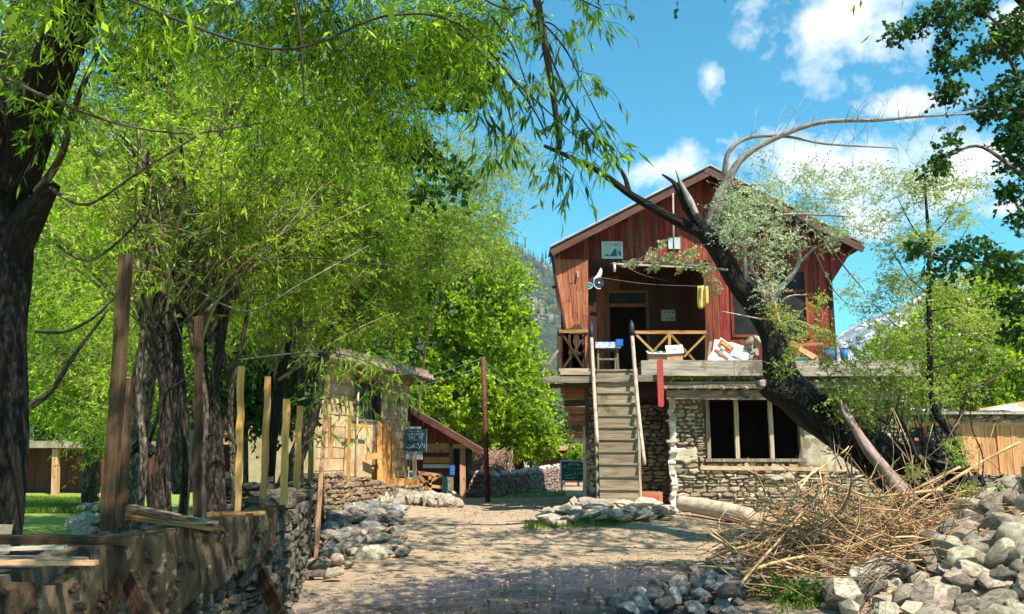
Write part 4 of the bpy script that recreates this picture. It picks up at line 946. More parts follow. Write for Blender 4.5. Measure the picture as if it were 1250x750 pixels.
def posters():
    t = thing('framed_poster', 'small pale picture board with a dark teal scene on the red gable', 'poster', W(747, 305, YG - .06))
    a, b = W(734.5, 316, YG - .05), W(760, 295, YG - .05); box('board', a.x, b.x, a.y, a.y + .02, a.z, b.z, M_pic, t)
    for nm, q in (('frame_strip', (734.5, 736.5, 316, 295)), ('frame_strip', (758.2, 760, 316, 295)), ('frame_strip', (736.5, 758.2, 296.6, 295)), ('frame_strip', (736.5, 758.2, 316, 314.2))):
        a, b = W(q[0], q[2], YG - .05), W(q[1], q[3], YG - .05); box(nm, a.x, b.x, a.y - .012, a.y, a.z, b.z, M_steel, t)
    Yp = YG - .052
    for poly in ([(744, 313), (747, 309), (749, 305), (752, 304), (753.5, 313)], [(754.5, 311), (755.5, 306), (758, 308), (758, 313)], [(749, 299.5), (751, 298.5), (753.5, 299), (753, 300.5)], [(738, 312.5), (742, 310), (744, 313)]):
        P = [(W(x, y, Yp).x, W(x, y, Yp).z) for x, y in poly]; prism('print', P, Yp - .004, Yp - .001, M_pict, t)
    t = thing('paper_notice', 'plain pale sheet pinned to the gable behind the thin pole', 'notice', W(823, 297, YG - .05))
    a, b = W(816, 304, YG - .05), W(830, 290, YG - .05); box('sheet', a.x, b.x, a.y, a.y + .012, a.z, b.z, M_pic, t)
    tag(line('thin_pole', None, M_pole, [W(821.5, 236, 19.1), W(822.5, 319, 19.45)], .022, 6), 'thin white pole hanging down the middle of the gable', 'pole')
    o = text('chalk_letters', 'C J', M_chalk, None, W(776, 296, YG - .03), .17, wmax=.36); tag(o, 'faint chalk letters on the red boards right of the poster', 'lettering')
    YB = 21.36
    t = thing('name_plate', 'small cream plate with dark marks on the porch back wall', 'plate', W(815, 385, YB))
    a, b = W(807.5, 392, YB), W(824, 378.5, YB); box('plate', a.x, b.x, a.y - .01, a.y + .01, a.z, b.z, M_plate, t)
    worn_letters('marks', M_ink, t, 810, 823, lambda f: 381.5, YB - .012, .05, 3, .008, 3); worn_letters('marks', M_ink, t, 813, 822, lambda f: 389, YB - .012, .05, 5, .009, 5); worn_letters('marks', M_ink, t, 808.5, 812.5, lambda f: 385.5, YB - .012, .025, 3, .009, 6)
    # hanging things
    tag(line('lamp_tube', None, M_white, [W(750, 321, 19.7), W(750.3, 332, 19.7)], .03, 8), 'small white lamp hanging under the porch beam', 'lamp')
    for lab, pts in (('upper wire sagging across the porch opening', [W(752, 318, 19.75), W(780, 334, 19.8), W(813, 343, 20.1)]), ('clothesline stretched across the porch to the yellow cloth', [W(727, 338, 19.75), W(790, 347, 19.8), W(862, 350, 19.7)])):
        tag(line('wire', None, M_wire, spline(pts), .008, 4), lab, 'wire')
    mb = MB(); n = 14; V = []; Fc = []
    for j in range(9):
        for i in range(n + 1):
            f = i / n; g = j / 8; px = 851.5 + 13 * f + (1.2 * (f - .3)) * g; py = 349.5 + g * (25 + 3 * math.sin(f * 5)) - 1.2 * f * (1 - g); q = W(px, py, 19.62 + .035 * math.sin(f * 13 + g) + .02 * math.sin(f * 29)); V.append(tuple(q))
    for j in range(8):
        for i in range(n): a = j * (n + 1) + i; Fc.append((a, a + 1, a + n + 2, a + n + 1))
    o = meshobj('yellow_cloth', V, Fc, M_yellow, None, True); o.modifiers.new('s', 'SOLIDIFY').thickness = .01; tag(o, 'yellow cloth hanging over the line at the right of the porch', 'cloth')
    o = beam('white_pipe', W(748, 322, 19.2), W(848, 327, 19.1), .035, .035, M_pole); tag(o, 'thin pale stick stretched level below the gable boards', 'stick')
    # bundle on the veranda post
    Yv = 19.68
    V = [W(*p, Yv + d) for p, d in (((724, 341), 0), ((728, 337), -.03), ((733, 327.5), .0), ((734.8, 331), .02), ((734.5, 336), -.02), ((730, 340), -.06), ((726, 343), -.03))]
    o = prism('white_bag', [(v.x, v.z) for v in V], Yv - .07, Yv + .03, M_white); tag(o, 'crumpled white bag hanging on the veranda post', 'bag')
    c = W(731, 346, Yv - .06); t = thing('round_pan', 'dark round pan with pale rim hung on the veranda post', 'pan', c)
    mb = MB(); mb.tube([c + Vector((0, .03, 0)), c + Vector((0, -.03, 0))], [.13, .12], 20); mb.build('disc', M_blackp, t, False)
    mb = MB(); P = [c + Vector((.125 * math.cos(a), -.035, .14 * math.sin(a))) for a in np.linspace(1.2, 5.0, 18)]; mb.tube(P, .014, 6); mb.build('rim', M_steel, t)
    mb = MB(); mb.tube([c + Vector((0, -.03, 0)), c + Vector((0, -.05, 0))], [.03, .025], 10); mb.build('boss', M_steel, t)
    c = W(719, 349, Yv - .05); t = thing('teal_bowl', 'small teal dish hanging left of the round pan', 'dish', c)
    prism('dish', [(c.x - .08, c.z), (c.x - .03, c.z - .09), (c.x + .06, c.z - .06), (c.x + .09, c.z + .02), (c.x + .02, c.z + .07), (c.x - .06, c.z + .05)], c.y - .03, c.y + .03, M_teal, t)
    mb = MB(); mb.tube([c + Vector(p) for p in ((-.08, -.035, 0), (-.03, -.035, -.09), (.06, -.035, -.06), (.09, -.035, .02), (.02, -.035, .07), (-.06, -.035, .05), (-.08, -.035, 0))], .009, 5); mb.build('rim', M_steel, t)
    t = tag(line('wire', None, M_wire, [W(721, 347, Yv - .02), W(724, 341, Yv - .02), W(728, 338, Yv - .02)], .01, 4), 'short cord tying the teal dish to the bag', 'cord')
    o = prism('red_plank', [(W(x, y, 18.6).x, W(x, y, 18.6).z) for x, y in ((802, 441), (805.5, 437), (809, 440), (810.5, 494), (809, 497), (803.5, 496.5), (802.5, 470))], 18.58, 18.62, M_redc); tag(o, 'narrow red painted board hanging from the edge of the deck', 'board')
    o = beam('wall_hook', W(705, 331, 19.45), W(705.5, 339, 19.42), .03, .03, M_pole); tag(o, 'small pale peg on the bare board screen', 'peg')
posters()
def furniture():
    # table in the porch
    Y = 19.75; t = thing('porch_table', 'small table with blue and white patterned cloth in the porch', 'table', W(742, 443, Y))
    a, b = W(727, 424, Y), W(757, 424, Y); zt = a.z
    box('table_top', a.x, b.x, Y - .05, Y + .5, zt - .04, zt, M_grey, t)
    box('table_cloth', a.x - .01, b.x + .01, Y - .07, Y + .48, zt, zt + .02, M_cloth, t); box('cloth_front', a.x - .01, b.x + .01, Y - .085, Y - .072, zt - .03, zt + .11, M_cloth, t)
    c = W(752, 419, Y - .1); box('blue_bundle', c.x, c.x + .16, Y - .11, Y + .1, zt + .02, zt + .17, M_blue, t)
    for x in (a.x + .03, b.x - .08):
        for y in (Y, Y + .45): box('leg', x, x + .045, y - .02, y + .02, zt - .6, zt - .04, M_grey, t)
    box('stretcher', a.x + .07, b.x - .08, Y - .012, Y + .012, zt - .3, zt - .26, M_grey, t)
    # carved chair
    Y = 19.3; c = W(704, 450, Y); z0 = c.z - .1; t = thing('carved_chair', 'dark carved wooden chair behind the landing railing', 'chair', (c.x, Y, z0)); x0, x1 = W(696, 420, Y).x, W(713, 420, Y).x
    for x in (x0, x1):
        for y, h in ((Y - .2, .42), (Y + .2, .9)): beam('leg', (x, y, z0), (x, y, z0 + h), .045, .045, M_old, t)
    box('seat', x0 - .02, x1 + .02, Y - .22, Y + .22, z0 + .40, z0 + .45, M_old, t)
    zt = z_at(396, Y); P = [(x0 - .03, zt - .16)] + [(x0 + (x1 - x0) * f, zt - .1 + .12 * math.sin(math.pi * f) ** .7 + .03 * math.cos(f * 18)) for f in np.linspace(0, 1, 13)] + [(x1 + .03, zt - .16), (x1, zt - .2), (x0, zt - .2)]
    prism('crest_rail', P, Y + .17, Y + .22, M_old, t); m = (x0 + x1) / 2
    prism('back_splat', [(m - .04, z0 + .45), (m + .04, z0 + .45), (m + .03, z0 + .6), (m + .08, z0 + .72), (m + .04, zt - .17), (m - .04, zt - .17), (m - .08, z0 + .72), (m - .03, z0 + .6)], Y + .18, Y + .21, M_old, t)
    for x in (x0, x1): beam('arm', (x, Y + .2, z0 + .62), (x, Y - .2, z0 + .6), .05, .04, M_old, t)
    # boxes on the deck front
    z0 = z_at(440, 18.95) + .0
    def bx(name, px0, px1, py, Y, d, m, lab, cat, rot=0, dz=0):
        a, b = W(px0, 440, Y), W(px1, 440, Y); h = z_at(py, Y) - z0; t = thing(name, lab, cat, ((a.x + b.x) / 2, Y + d / 2, z0))
        quadbox('carton', ((a.x + b.x) / 2, Y + d / 2, z0 + h / 2 + dz), b.x - a.x, d, h, (0, rot, 0), m, t, .006); return t, a, b, h
    t, a, b, h = bx('green_carton', 792, 815, 430, 19.0, .3, M_card, 'flat carton with green and white lid on the deck edge', 'carton')
    quadbox('lid', ((a.x + b.x) / 2, 19.1, z0 + h), b.x - a.x + .04, .34, .02, (.25, .02, 0), M_white, t)
    for k in range(3): quadbox('print', (a.x + .08 + .13 * k, 19.08, z0 + h + .012 + .01), .09, .2, .012, (.25, .1 * k, .3), M_greenp, t)
    t, a, b, h = bx('white_carton', 814, 834, 430, 18.98, .3, M_card, 'carton with raised white flap beside the green one', 'carton')
    quadbox('flap', ((a.x + b.x) / 2 - .0, 19.0, z0 + h + .06), b.x - a.x + .02, .02, .22, (-.5, -.06, 0), M_white, t); quadbox('print', ((a.x + b.x) / 2, 18.975, z0 + h + .07), .05, .012, .04, (-.5, 0, 0), M_blued, t)
    # stack of white and red flattened cartons, leaning
    t = thing('flattened_cartons', 'leaning heap of white cartons with red and orange print', 'cartons', W(888, 442, 19.1))
    def card(P, Y, m, nm='carton', th=.03): return prism(nm, [(W(x, y, Y).x, W(x, y, Y).z) for x, y in P], Y, Y + th, m, t)
    card([(863, 443), (866, 417), (871, 417), (869, 443)], 19.3, M_card); card([(868, 441), (872, 414.5), (878, 415), (876, 441)], 19.25, M_white)
    card([(884, 441), (888, 418), (894, 418), (912, 424), (914, 441)], 19.2, M_white, th=.1); card([(890, 441), (890, 429), (914, 431), (913, 442)], 19.12, M_white, th=.06)
    card([(864, 437), (872, 425), (880, 412), (897, 424), (893, 434), (906, 443), (864, 443)], 19.05, M_white)
    card([(876.5, 421), (880.5, 414), (896, 424.5), (892, 431)], 19.03, M_cardr, 'print', .015); card([(880, 419), (882.5, 416), (894, 424.5), (891, 427)], 19.015, M_cardy, 'print', .012)
    card([(879.5, 424.5), (881, 422), (885, 425), (883.5, 427.5)], 19.012, M_white, 'print', .012)
    card([(872, 427), (874, 426), (890, 438), (888, 439)], 19.03, M_cardr, 'print', .012); card([(877, 431), (880, 428), (883, 431), (881, 434)], 19.02, M_cardy, 'print', .008); card([(893, 435), (895, 434), (905, 439), (904, 440)], 19.04, M_cardr, 'print', .008)
    t = thing('rubble_lump', 'lumpy pale brown stones piled on the deck by the leaning trunk', 'stones', W(918, 440, 19.1))
    it = [(Matrix.Translation(W(914 + random.uniform(-6, 12), y, 19.2 + random.uniform(-.05, .1))) @ Matrix.Rotation(random.random() * 3, 4, 'Y') @ Matrix.Diagonal((.13, .12, .09, 1)), .1) for y in (437, 437, 435, 431, 429, 426, 424, 421, 417, 415)]
    emit(t, it, ROCK_HI, M_rockc, 20)
    for px, w, c, lab in ((1013, 14, M_blue, 'bright blue plastic bucket on the deck right of the trunk'), (1031, 10, M_blue, 'second blue bucket half hidden by leaves near the deck end')):
        b = W(px, 441, 19.3); t = thing('bucket', lab, 'bucket', b, 'blue buckets on the deck'); r = w / 2 / F * 19.3
        mb = MB(); mb.tube([b, b + Vector((0, 0, .28))], [r * .8, r], 14); mb.build('pail', c, t); mb = MB(); mb.tube([b + Vector((0, 0, .27)), b + Vector((0, 0, .3))], [r * 1.07, r * 1.07], 14); mb.build('rim', c, t)
    b = W(972, 440, 19.1); o = box('green_bottle_crate', b.x - .2, b.x + .25, 19.1, 19.3, b.z, b.z + .07, M_greenp, None, .01); tag(o, 'low green tray on the deck behind the tree', 'tray')
    o = beam('orange_board', W(942, 423, 19.5), W(1006, 420, 19.5), .07, .03, M_orange); tag(o, 'pale orange board leaning level below the right hand windows', 'board')
    o = beam('slanting_board', W(975, 425, 19.4), W(1000, 440, 19.3), .12, .03, M_pine); tag(o, 'short slanting board leaning on the deck beside the blue bucket', 'board')
    P, r = spline([W(941, 345, 19.0), W(949, 385, 18.9), W(958, 420, 18.8), W(972, 458, 18.7)], [.03, .035, .04, .045]); mb = MB(); mb.tube(P, r, 7); o = mb.build('leaning_pole', M_pine); tag(o, 'bare orange pole leaning on the deck just right of the trunk', 'pole')
    # carton at the foot of the stairs
    a, b = W(785, 617, 19.0), W(809, 601, 19.0); t = thing('orange_carton', 'orange brown carton with red print in the doorway by the stairs', 'carton', (a.x, 19, a.z))
    box('carton', a.x, b.x, 19.0, 19.35, a.z, b.z, M_cardo, t, .005)
    for p in ([(788, 614), (788, 604), (789.5, 604), (789.5, 614)], [(803.5, 614), (803.5, 604), (805, 604), (805, 614)], [(791, 606.8), (795, 604.5), (800, 606), (802, 607.5), (801, 608.6), (792, 608.4)], [(792, 610), (801, 610), (801, 611), (792, 611)]):
        prism('print', [(W(x, y, 18.99).x, W(x, y, 18.99).z) for x, y in p], 18.985, 18.998, M_cardr, t)
    # log
    P, r = spline([W(829, 614, 17.2), W(858, 619, 16.9), W(890, 625, 16.6), W(916, 631, 16.3)], [.135, .16, .165, .16]); mb = MB(); mb.tube(P, r, 18, rough=.05); o = mb.build('peeled_log', M_log); tag(o, 'thick peeled pale log lying at the foot of the stone wall', 'log')
M_cloth = mat('blue_white_cloth', [(.10, .18, .42), (.5, .55, .62), (.6, .62, .64)], 16, rough=.8, bump=.1, vary=0)
furniture()

# ------------------------------------------------------------------ loose stones
M_rockg = mat('grey_field_stone', [(.12, .115, .105), (.27, .255, .235), (.44, .42, .39)], 4, rough=.85, bump=.9, bscale=22, vary=.25, hue=.01, dist=.04)
def scatter_slabs(name, label, region, n, smin, smax, m, flatk=.32, pool=None, cap=290, lift=.0, cat='stones', stack=1):
    t = thing(name, label, cat, (region[0], region[2], gz(region[0], region[2]))); it = []
    for i in range(n):
        px = random.uniform(*region[4]) ; fy = random.random(); y = region[2] + (region[3] - region[2]) * fy; x = region[0] + (region[1] - region[0]) * random.random() if region[4] == (0, 0) else W(px, 620, y).x
        s = random.uniform(smin, smax) * (1 if random.random() < .8 else 1.4); z = gz(x, y) + s * flatk * .35 + lift * random.random() * stack
        M = Matrix.Translation((x, y, z)) @ Matrix.Rotation(random.uniform(-.3, .3), 4, 'X') @ Matrix.Rotation(random.uniform(-.3, .3), 4, 'Y') @ Matrix.Rotation(random.random() * 6.3, 4, 'Z') @ Matrix.Diagonal((s / 2 * random.uniform(.9, 1.4), s / 2 * random.uniform(.7, 1.1), s / 2 * flatk * random.uniform(.6, 1.3) * 2, 1))
        it.append((M, s * s))
    emit(t, it, pool or ROCK_LO, m, cap); return t
scatter_slabs('stone_step_rubble', 'flat sandy slabs heaped as rough steps below the staircase', (0, 0, 16.2, 17.7, (668, 822)), 150, .14, .46, [M_slab, M_slab, M_rock], .22, lift=.12, pool=ROCK_HI)
scatter_slabs('pier_rubble', 'small pale stones stacked beside the pier left of the stairs', (0, 0, 17.7, 19.2, (690, 735)), 60, .12, .3, M_slab, .5, lift=.15)
scatter_slabs('wall_foot_rubble', 'tumbled dark grey stones along the foot of the left wall', (0, 0, 13.2, 19.5, (398, 492)), 250, .09, .34, [M_rock, M_rockk, M_rockg, M_rockc], .28, lift=.07, pool=ROCK_HI)
scatter_slabs('pale_rubble', 'pale sunlit rubble at the gateway in front of the blue signboard', (0, 0, 20, 24.5, (435, 560)), 220, .10, .30, [M_slab, M_rockc], .5, lift=.12, pool=ROCK_HI)
def near_foot():
    t = thing('wall_base_stones', 'large shaded boulders leaning against the near foot of the wall', 'stones', (-3.0, 12, .1)); it = []
    for px, py, s, Y in ((405, 668, .5, 13.0), (412, 690, .42, 12.5), (392, 706, .46, 12.0), (378, 700, .35, 12.3), (405, 722, .38, 11.2), (388, 728, .28, 11.4), (418, 655, .4, 14), (400, 645, .4, 14.5), (425, 705, .25, 12.3), (372, 722, .3, 11.4), (385, 660, .3, 13.4)):
        x = W(px, py, Y).x; M = Matrix.Translation((x, Y, gz(x, Y) + s * .25)) @ Matrix.Rotation(random.uniform(-.7, .7), 4, 'Y') @ Matrix.Rotation(random.random() * 6, 4, 'Z') @ Matrix.Diagonal((s * .48, s * .3, s * .22, 1)); it.append((M, s))
    emit(t, it, ROCK_HI, [M_rockk, M_rock], 40)
near_foot()
def heap():
    t = thing('field_stone_heap', 'large heap of rounded field stones filling the lower right corner', 'stone heap', (6, 9.2, .3)); it = []
    rng = random.Random(11); pts = []
    tries = 0
    while len(pts) < 289 and tries < 40000:
        tries += 1; x = rng.uniform(3.0, 8.3); y = rng.uniform(7.2, 12.0); h = HEAP(x, y)
        if h < .09: continue
        layer = .5 + .5 * rng.random(); s = rng.uniform(.24, .50) * (1.25 if rng.random() < .2 else .88); z = gz(x, y) + (.22 * h * rng.random()) + s * .10
        if any((x - a) ** 2 + (y - b) ** 2 + (z - c) ** 2 < ((s + q) * .235) ** 2 for a, b, c, q in pts): continue
        pts.append((x, y, z, s))
    for x, y, z, s in pts:
        M = Matrix.Translation((x, y, z)) @ Matrix.Rotation(rng.uniform(-.6, .6), 4, 'X') @ Matrix.Rotation(rng.uniform(-.6, .6), 4, 'Y') @ Matrix.Rotation(rng.random() * 6.3, 4, 'Z') @ Matrix.Diagonal((s * .58 * rng.uniform(.9, 1.25), s * .48, s * .38 * rng.uniform(.75, 1.2), 1)); it.append((M, s))
    emit(t, it, ROCK_HI, [M_rock, M_rockc, M_rock, M_rockc, M_rockc, M_rock, M_rock, M_rockk], 290)
    fill = MB(); lo = ROCK_LO
    for i in range(520):
        x = rng.uniform(3.2, 8.3); y = rng.uniform(7.2, 12)
        if HEAP(x, y) < .07: continue
        s = rng.uniform(.05, .16); M = Matrix.Translation((x, y, gz(x, y) + s * .3)) @ Matrix.Rotation(rng.random() * 6, 4, 'Z') @ Matrix.Rotation(rng.random() * 6, 4, 'X') @ Matrix.Diagonal((s, s * .8, s * .6, 1)); me = rng.choice(lo); fill.add([M @ v.co for v in me.vertices], [tuple(p.vertices) for p in me.polygons])
    o = fill.build('small_stones', M_rock, t, False); o['kind'] = 'stuff'
    # the small shaded heap at the lane edge
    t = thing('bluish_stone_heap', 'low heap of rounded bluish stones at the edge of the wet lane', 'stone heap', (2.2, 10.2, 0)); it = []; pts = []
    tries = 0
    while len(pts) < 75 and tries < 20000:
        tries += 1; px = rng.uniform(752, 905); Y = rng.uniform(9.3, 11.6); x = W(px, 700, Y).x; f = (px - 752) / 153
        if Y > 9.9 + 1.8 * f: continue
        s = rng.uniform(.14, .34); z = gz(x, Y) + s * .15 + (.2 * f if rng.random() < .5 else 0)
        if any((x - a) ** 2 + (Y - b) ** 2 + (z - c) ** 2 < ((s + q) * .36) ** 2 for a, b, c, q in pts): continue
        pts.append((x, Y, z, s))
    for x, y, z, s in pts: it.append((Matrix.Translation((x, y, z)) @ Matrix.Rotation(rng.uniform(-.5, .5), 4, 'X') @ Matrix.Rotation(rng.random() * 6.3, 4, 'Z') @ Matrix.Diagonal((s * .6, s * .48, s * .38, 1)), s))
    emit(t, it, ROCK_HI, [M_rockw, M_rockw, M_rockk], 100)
heap()
M_chip = mat('lane_chips', [(.10, .07, .05), (.24, .17, .12), (.36, .28, .2)], 6, rough=.95, bump=0, vary=.3)
def gravel():
    rng = np.random.default_rng(8); me = ROCK_LO[0]; tri = [tuple(p.vertices) for p in me.polygons]; base = []
    bm = bmesh.new(); bmesh.ops.create_icosphere(bm, subdivisions=1, radius=1); 
    ico = bmesh.new(); bmesh.ops.create_cube(ico, size=1.3); bmesh.ops.triangulate(ico, faces=ico.faces[:]); v0 = np.array([v.co[:] for v in ico.verts]); f0 = np.array([[v.index for v in f.verts] for f in ico.faces]); ico.free(); bm.free()
    P = []
    for i in range(7000):
        Y = 9 + 18 * rng.random() ** 1.6; x = rng.uniform(-4.0, 4.5) * (1 if Y > 13 else .8)
        if x < xwall(Y) + .05: continue
        if Y < 12.2 and rng.random() < .8: continue
        P.append((x, Y, gz(x, Y), (.005 + .020 * rng.random() ** 4)))
    P = np.array(P); n = len(P); V = v0[None] * P[:, 3][:, None, None] * (1 + .5 * rng.normal(size=(n, 1, 3)) * .5) ; V = V + rng.normal(size=V.shape) * (P[:, 3][:, None, None] * .25); a = rng.random(n) * 6.3
    X = V[:, :, 0] * np.cos(a)[:, None] - V[:, :, 1] * np.sin(a)[:, None]; Yv = V[:, :, 0] * np.sin(a)[:, None] + V[:, :, 1] * np.cos(a)[:, None]
    V = np.stack([X, Yv, V[:, :, 2]], axis=-1) + P[:, None, :3]; Q = (np.arange(n)[:, None, None] * 8 + f0[None]).reshape(-1, 3)
    o = npmesh('gravel', V.reshape(-1, 3), Q, M_chip, None, 'stuff', 3); tag(o, 'loose gravel and chips scattered over the dusty lane', 'gravel')
gravel()
def litter():
    rng = np.random.default_rng(18); B = []
    for i in range(5200):
        Y = 8.8 + 17 * rng.random() ** 1.7; x = rng.uniform(-4.0, 5.0)
        if x < xwall(Y) + .05: continue
        if rng.random() > .35 + .9 * noise.noise(Vector((x * .8, Y * .8, 5))): continue
        B.append((x, Y, gz(x, Y) + .006))
    B = np.array(B); D = rng.normal(size=B.shape); D[:, 2] *= .15; D = nrm(D); n = len(B); V, Q = leafset(B, D, .03 + .05 * rng.random(n), .012 + .02 * rng.random(n), rng)
    tag(npmesh('leaf_litter', V, Q, M_litter, None, 'stuff'), 'fallen dry leaves and bark bits strewn over the lane', 'litter')
M_litter = mat('dry_fallen_leaf', [(.10, .06, .03), (.25, .17, .09), (.38, .29, .16)], 9, rough=.9, bump=0, vary=.4)
litter()
def grass(name, label, spots, h, seed):
    rng = np.random.default_rng(seed); B = []
    for px0, px1, Y0, Y1, n in spots:
        for _ in range(n):
            Y = rng.uniform(Y0, Y1); x = W(rng.uniform(px0, px1), 600, Y).x; B.append((x, Y, gz(x, Y) - .01))
    B = np.array(B); D = nrm(rng.normal(size=B.shape) * .35 + np.array([[0, 0, 1.]])); V, Q = leafset(B, D, h * (.5 + rng.random(len(B))), h * .12 + rng.random(len(B)) * .006, rng)
    tag(npmesh(name, V, Q, L_grass, None, 'stuff'), label, 'grass')
grass('grass', 'short bright grass in patches along the lane edges and banks', [(20, 130, 14, 19, 16000), (640, 760, 15.9, 16.5, 1500), (1110, 1250, 16, 20, 6000), (600, 690, 27, 33, 2500), (930, 1010, 9.2, 10.2, 500)], .09, 4)

# ------------------------------------------------------------------ brush pile
def brush():
    t = thing('brush_pile', 'sprawling heap of dry tan cut branches in front of the stone house', 'brush pile', (3.9, 11.5, .2))
    rng = random.Random(21); rest = MB()
    def hgt(x, y): return .74 * math.exp(-(((x - 4.45) / 1.15) ** 2 + ((y - 11.9) / 1.25) ** 2) ** 1.1)
    for i in range(1750):
        r = rng.random() ** .6; a = rng.random() * 6.283; x = 4.3 + 1.45 * r * math.cos(a); y = 11.2 + 1.75 * r * math.sin(a); h = hgt(x, y)
        if x < 2.85 + (y - 10) * .22: continue
        L = rng.uniform(.5, 2.3); an = rng.choice((0.15, 2.9, 3.3, .6, -.7, rng.random() * 6.3, rng.random() * 6.3)) + rng.gauss(0, .4); d = Vector((math.cos(an), math.sin(an) * .9, rng.gauss(-.02, .16))).normalized()
        z = gz(x, y) + h * rng.uniform(.15, 1.0) * .55 + .04; p = Vector((x, y, z)); k = 5; pts = []; cur = p - d * L / 2; dd = d.copy()
        for j in range(k + 1):
            q = cur.copy(); q.z = max(q.z, gz(q.x, q.y) + .02); pts.append(q); dd = (dd + Vector((rng.gauss(0, .3), rng.gauss(0, .3), rng.gauss(0, .24)))).normalized(); cur += dd * L / k
        rr = rng.uniform(.004, .014) * (1.9 if rng.random() < .07 else 1)
        if i < 285:
            mb = MB(); P, R_ = spline(pts, [rr * (1 - .12 * j) for j in range(k + 1)], 2); mb.tube(P, R_, 5); mb.build('stick', M_stick if rng.random() < .62 else M_stickd, t)
        else: rest.tube(pts, [rr * .8 * (1 - .12 * j) for j in range(k + 1)], 4)
    for P, r in (([W(1150, 598, 11), W(1085, 605, 11), W(1060, 607, 11.2), (W(1010, 590, 11.6)), W(975, 606, 11.8)], .022), ([W(1110, 660, 10.4), W(1050, 668, 10.6), W(1000, 672, 10.8), W(955, 655, 11)], .028), ([W(1135, 650, 10.2), W(1065, 662, 10.3), W(1030, 668, 10.4), W(990, 640, 10.9), W(965, 622, 11.4)], .035),
                 ([W(1245, 540, 11.2), W(1200, 563, 11.2), W(1140, 600, 11), W(1112, 620, 10.9), W(1095, 640, 10.8)], .02), ([W(1172, 570, 11.2), W(1120, 596, 11.2), W(1082, 608, 11.3), W(1060, 590, 11.4), W(1020, 598, 11.6)], .018), ([W(880, 745, 9.4), W(915, 700, 9.8), W(955, 655, 10.6), W(1000, 600, 11.4)], .02),
                 ([W(866, 652, 11.5), W(900, 672, 11), W(950, 690, 10.4), W(1010, 705, 9.8)], .022), ([W(905, 700, 9.9), W(980, 680, 10.3), W(1060, 690, 9.8)], .02), ([W(990, 625, 11.2), W(1040, 640, 10.9), W(1110, 648, 10.6)], .02), ([W(955, 630, 11.4), W(985, 585, 11.8), W(1000, 575, 12), W(1008, 640, 11)], .014), ([W(960, 600, 11.6), W(1025, 555, 12.2), W(1036, 545, 12.3)], .012)):
        P, r2 = spline(P, [r * (1 - .12 * j) for j in range(len(P))], 4); mb = MB(); mb.tube(P, r2, 7); mb.build('branch', M_stick, t)
    o = rest.build('twigs', M_stick, t); o['kind'] = 'stuff'
brush()

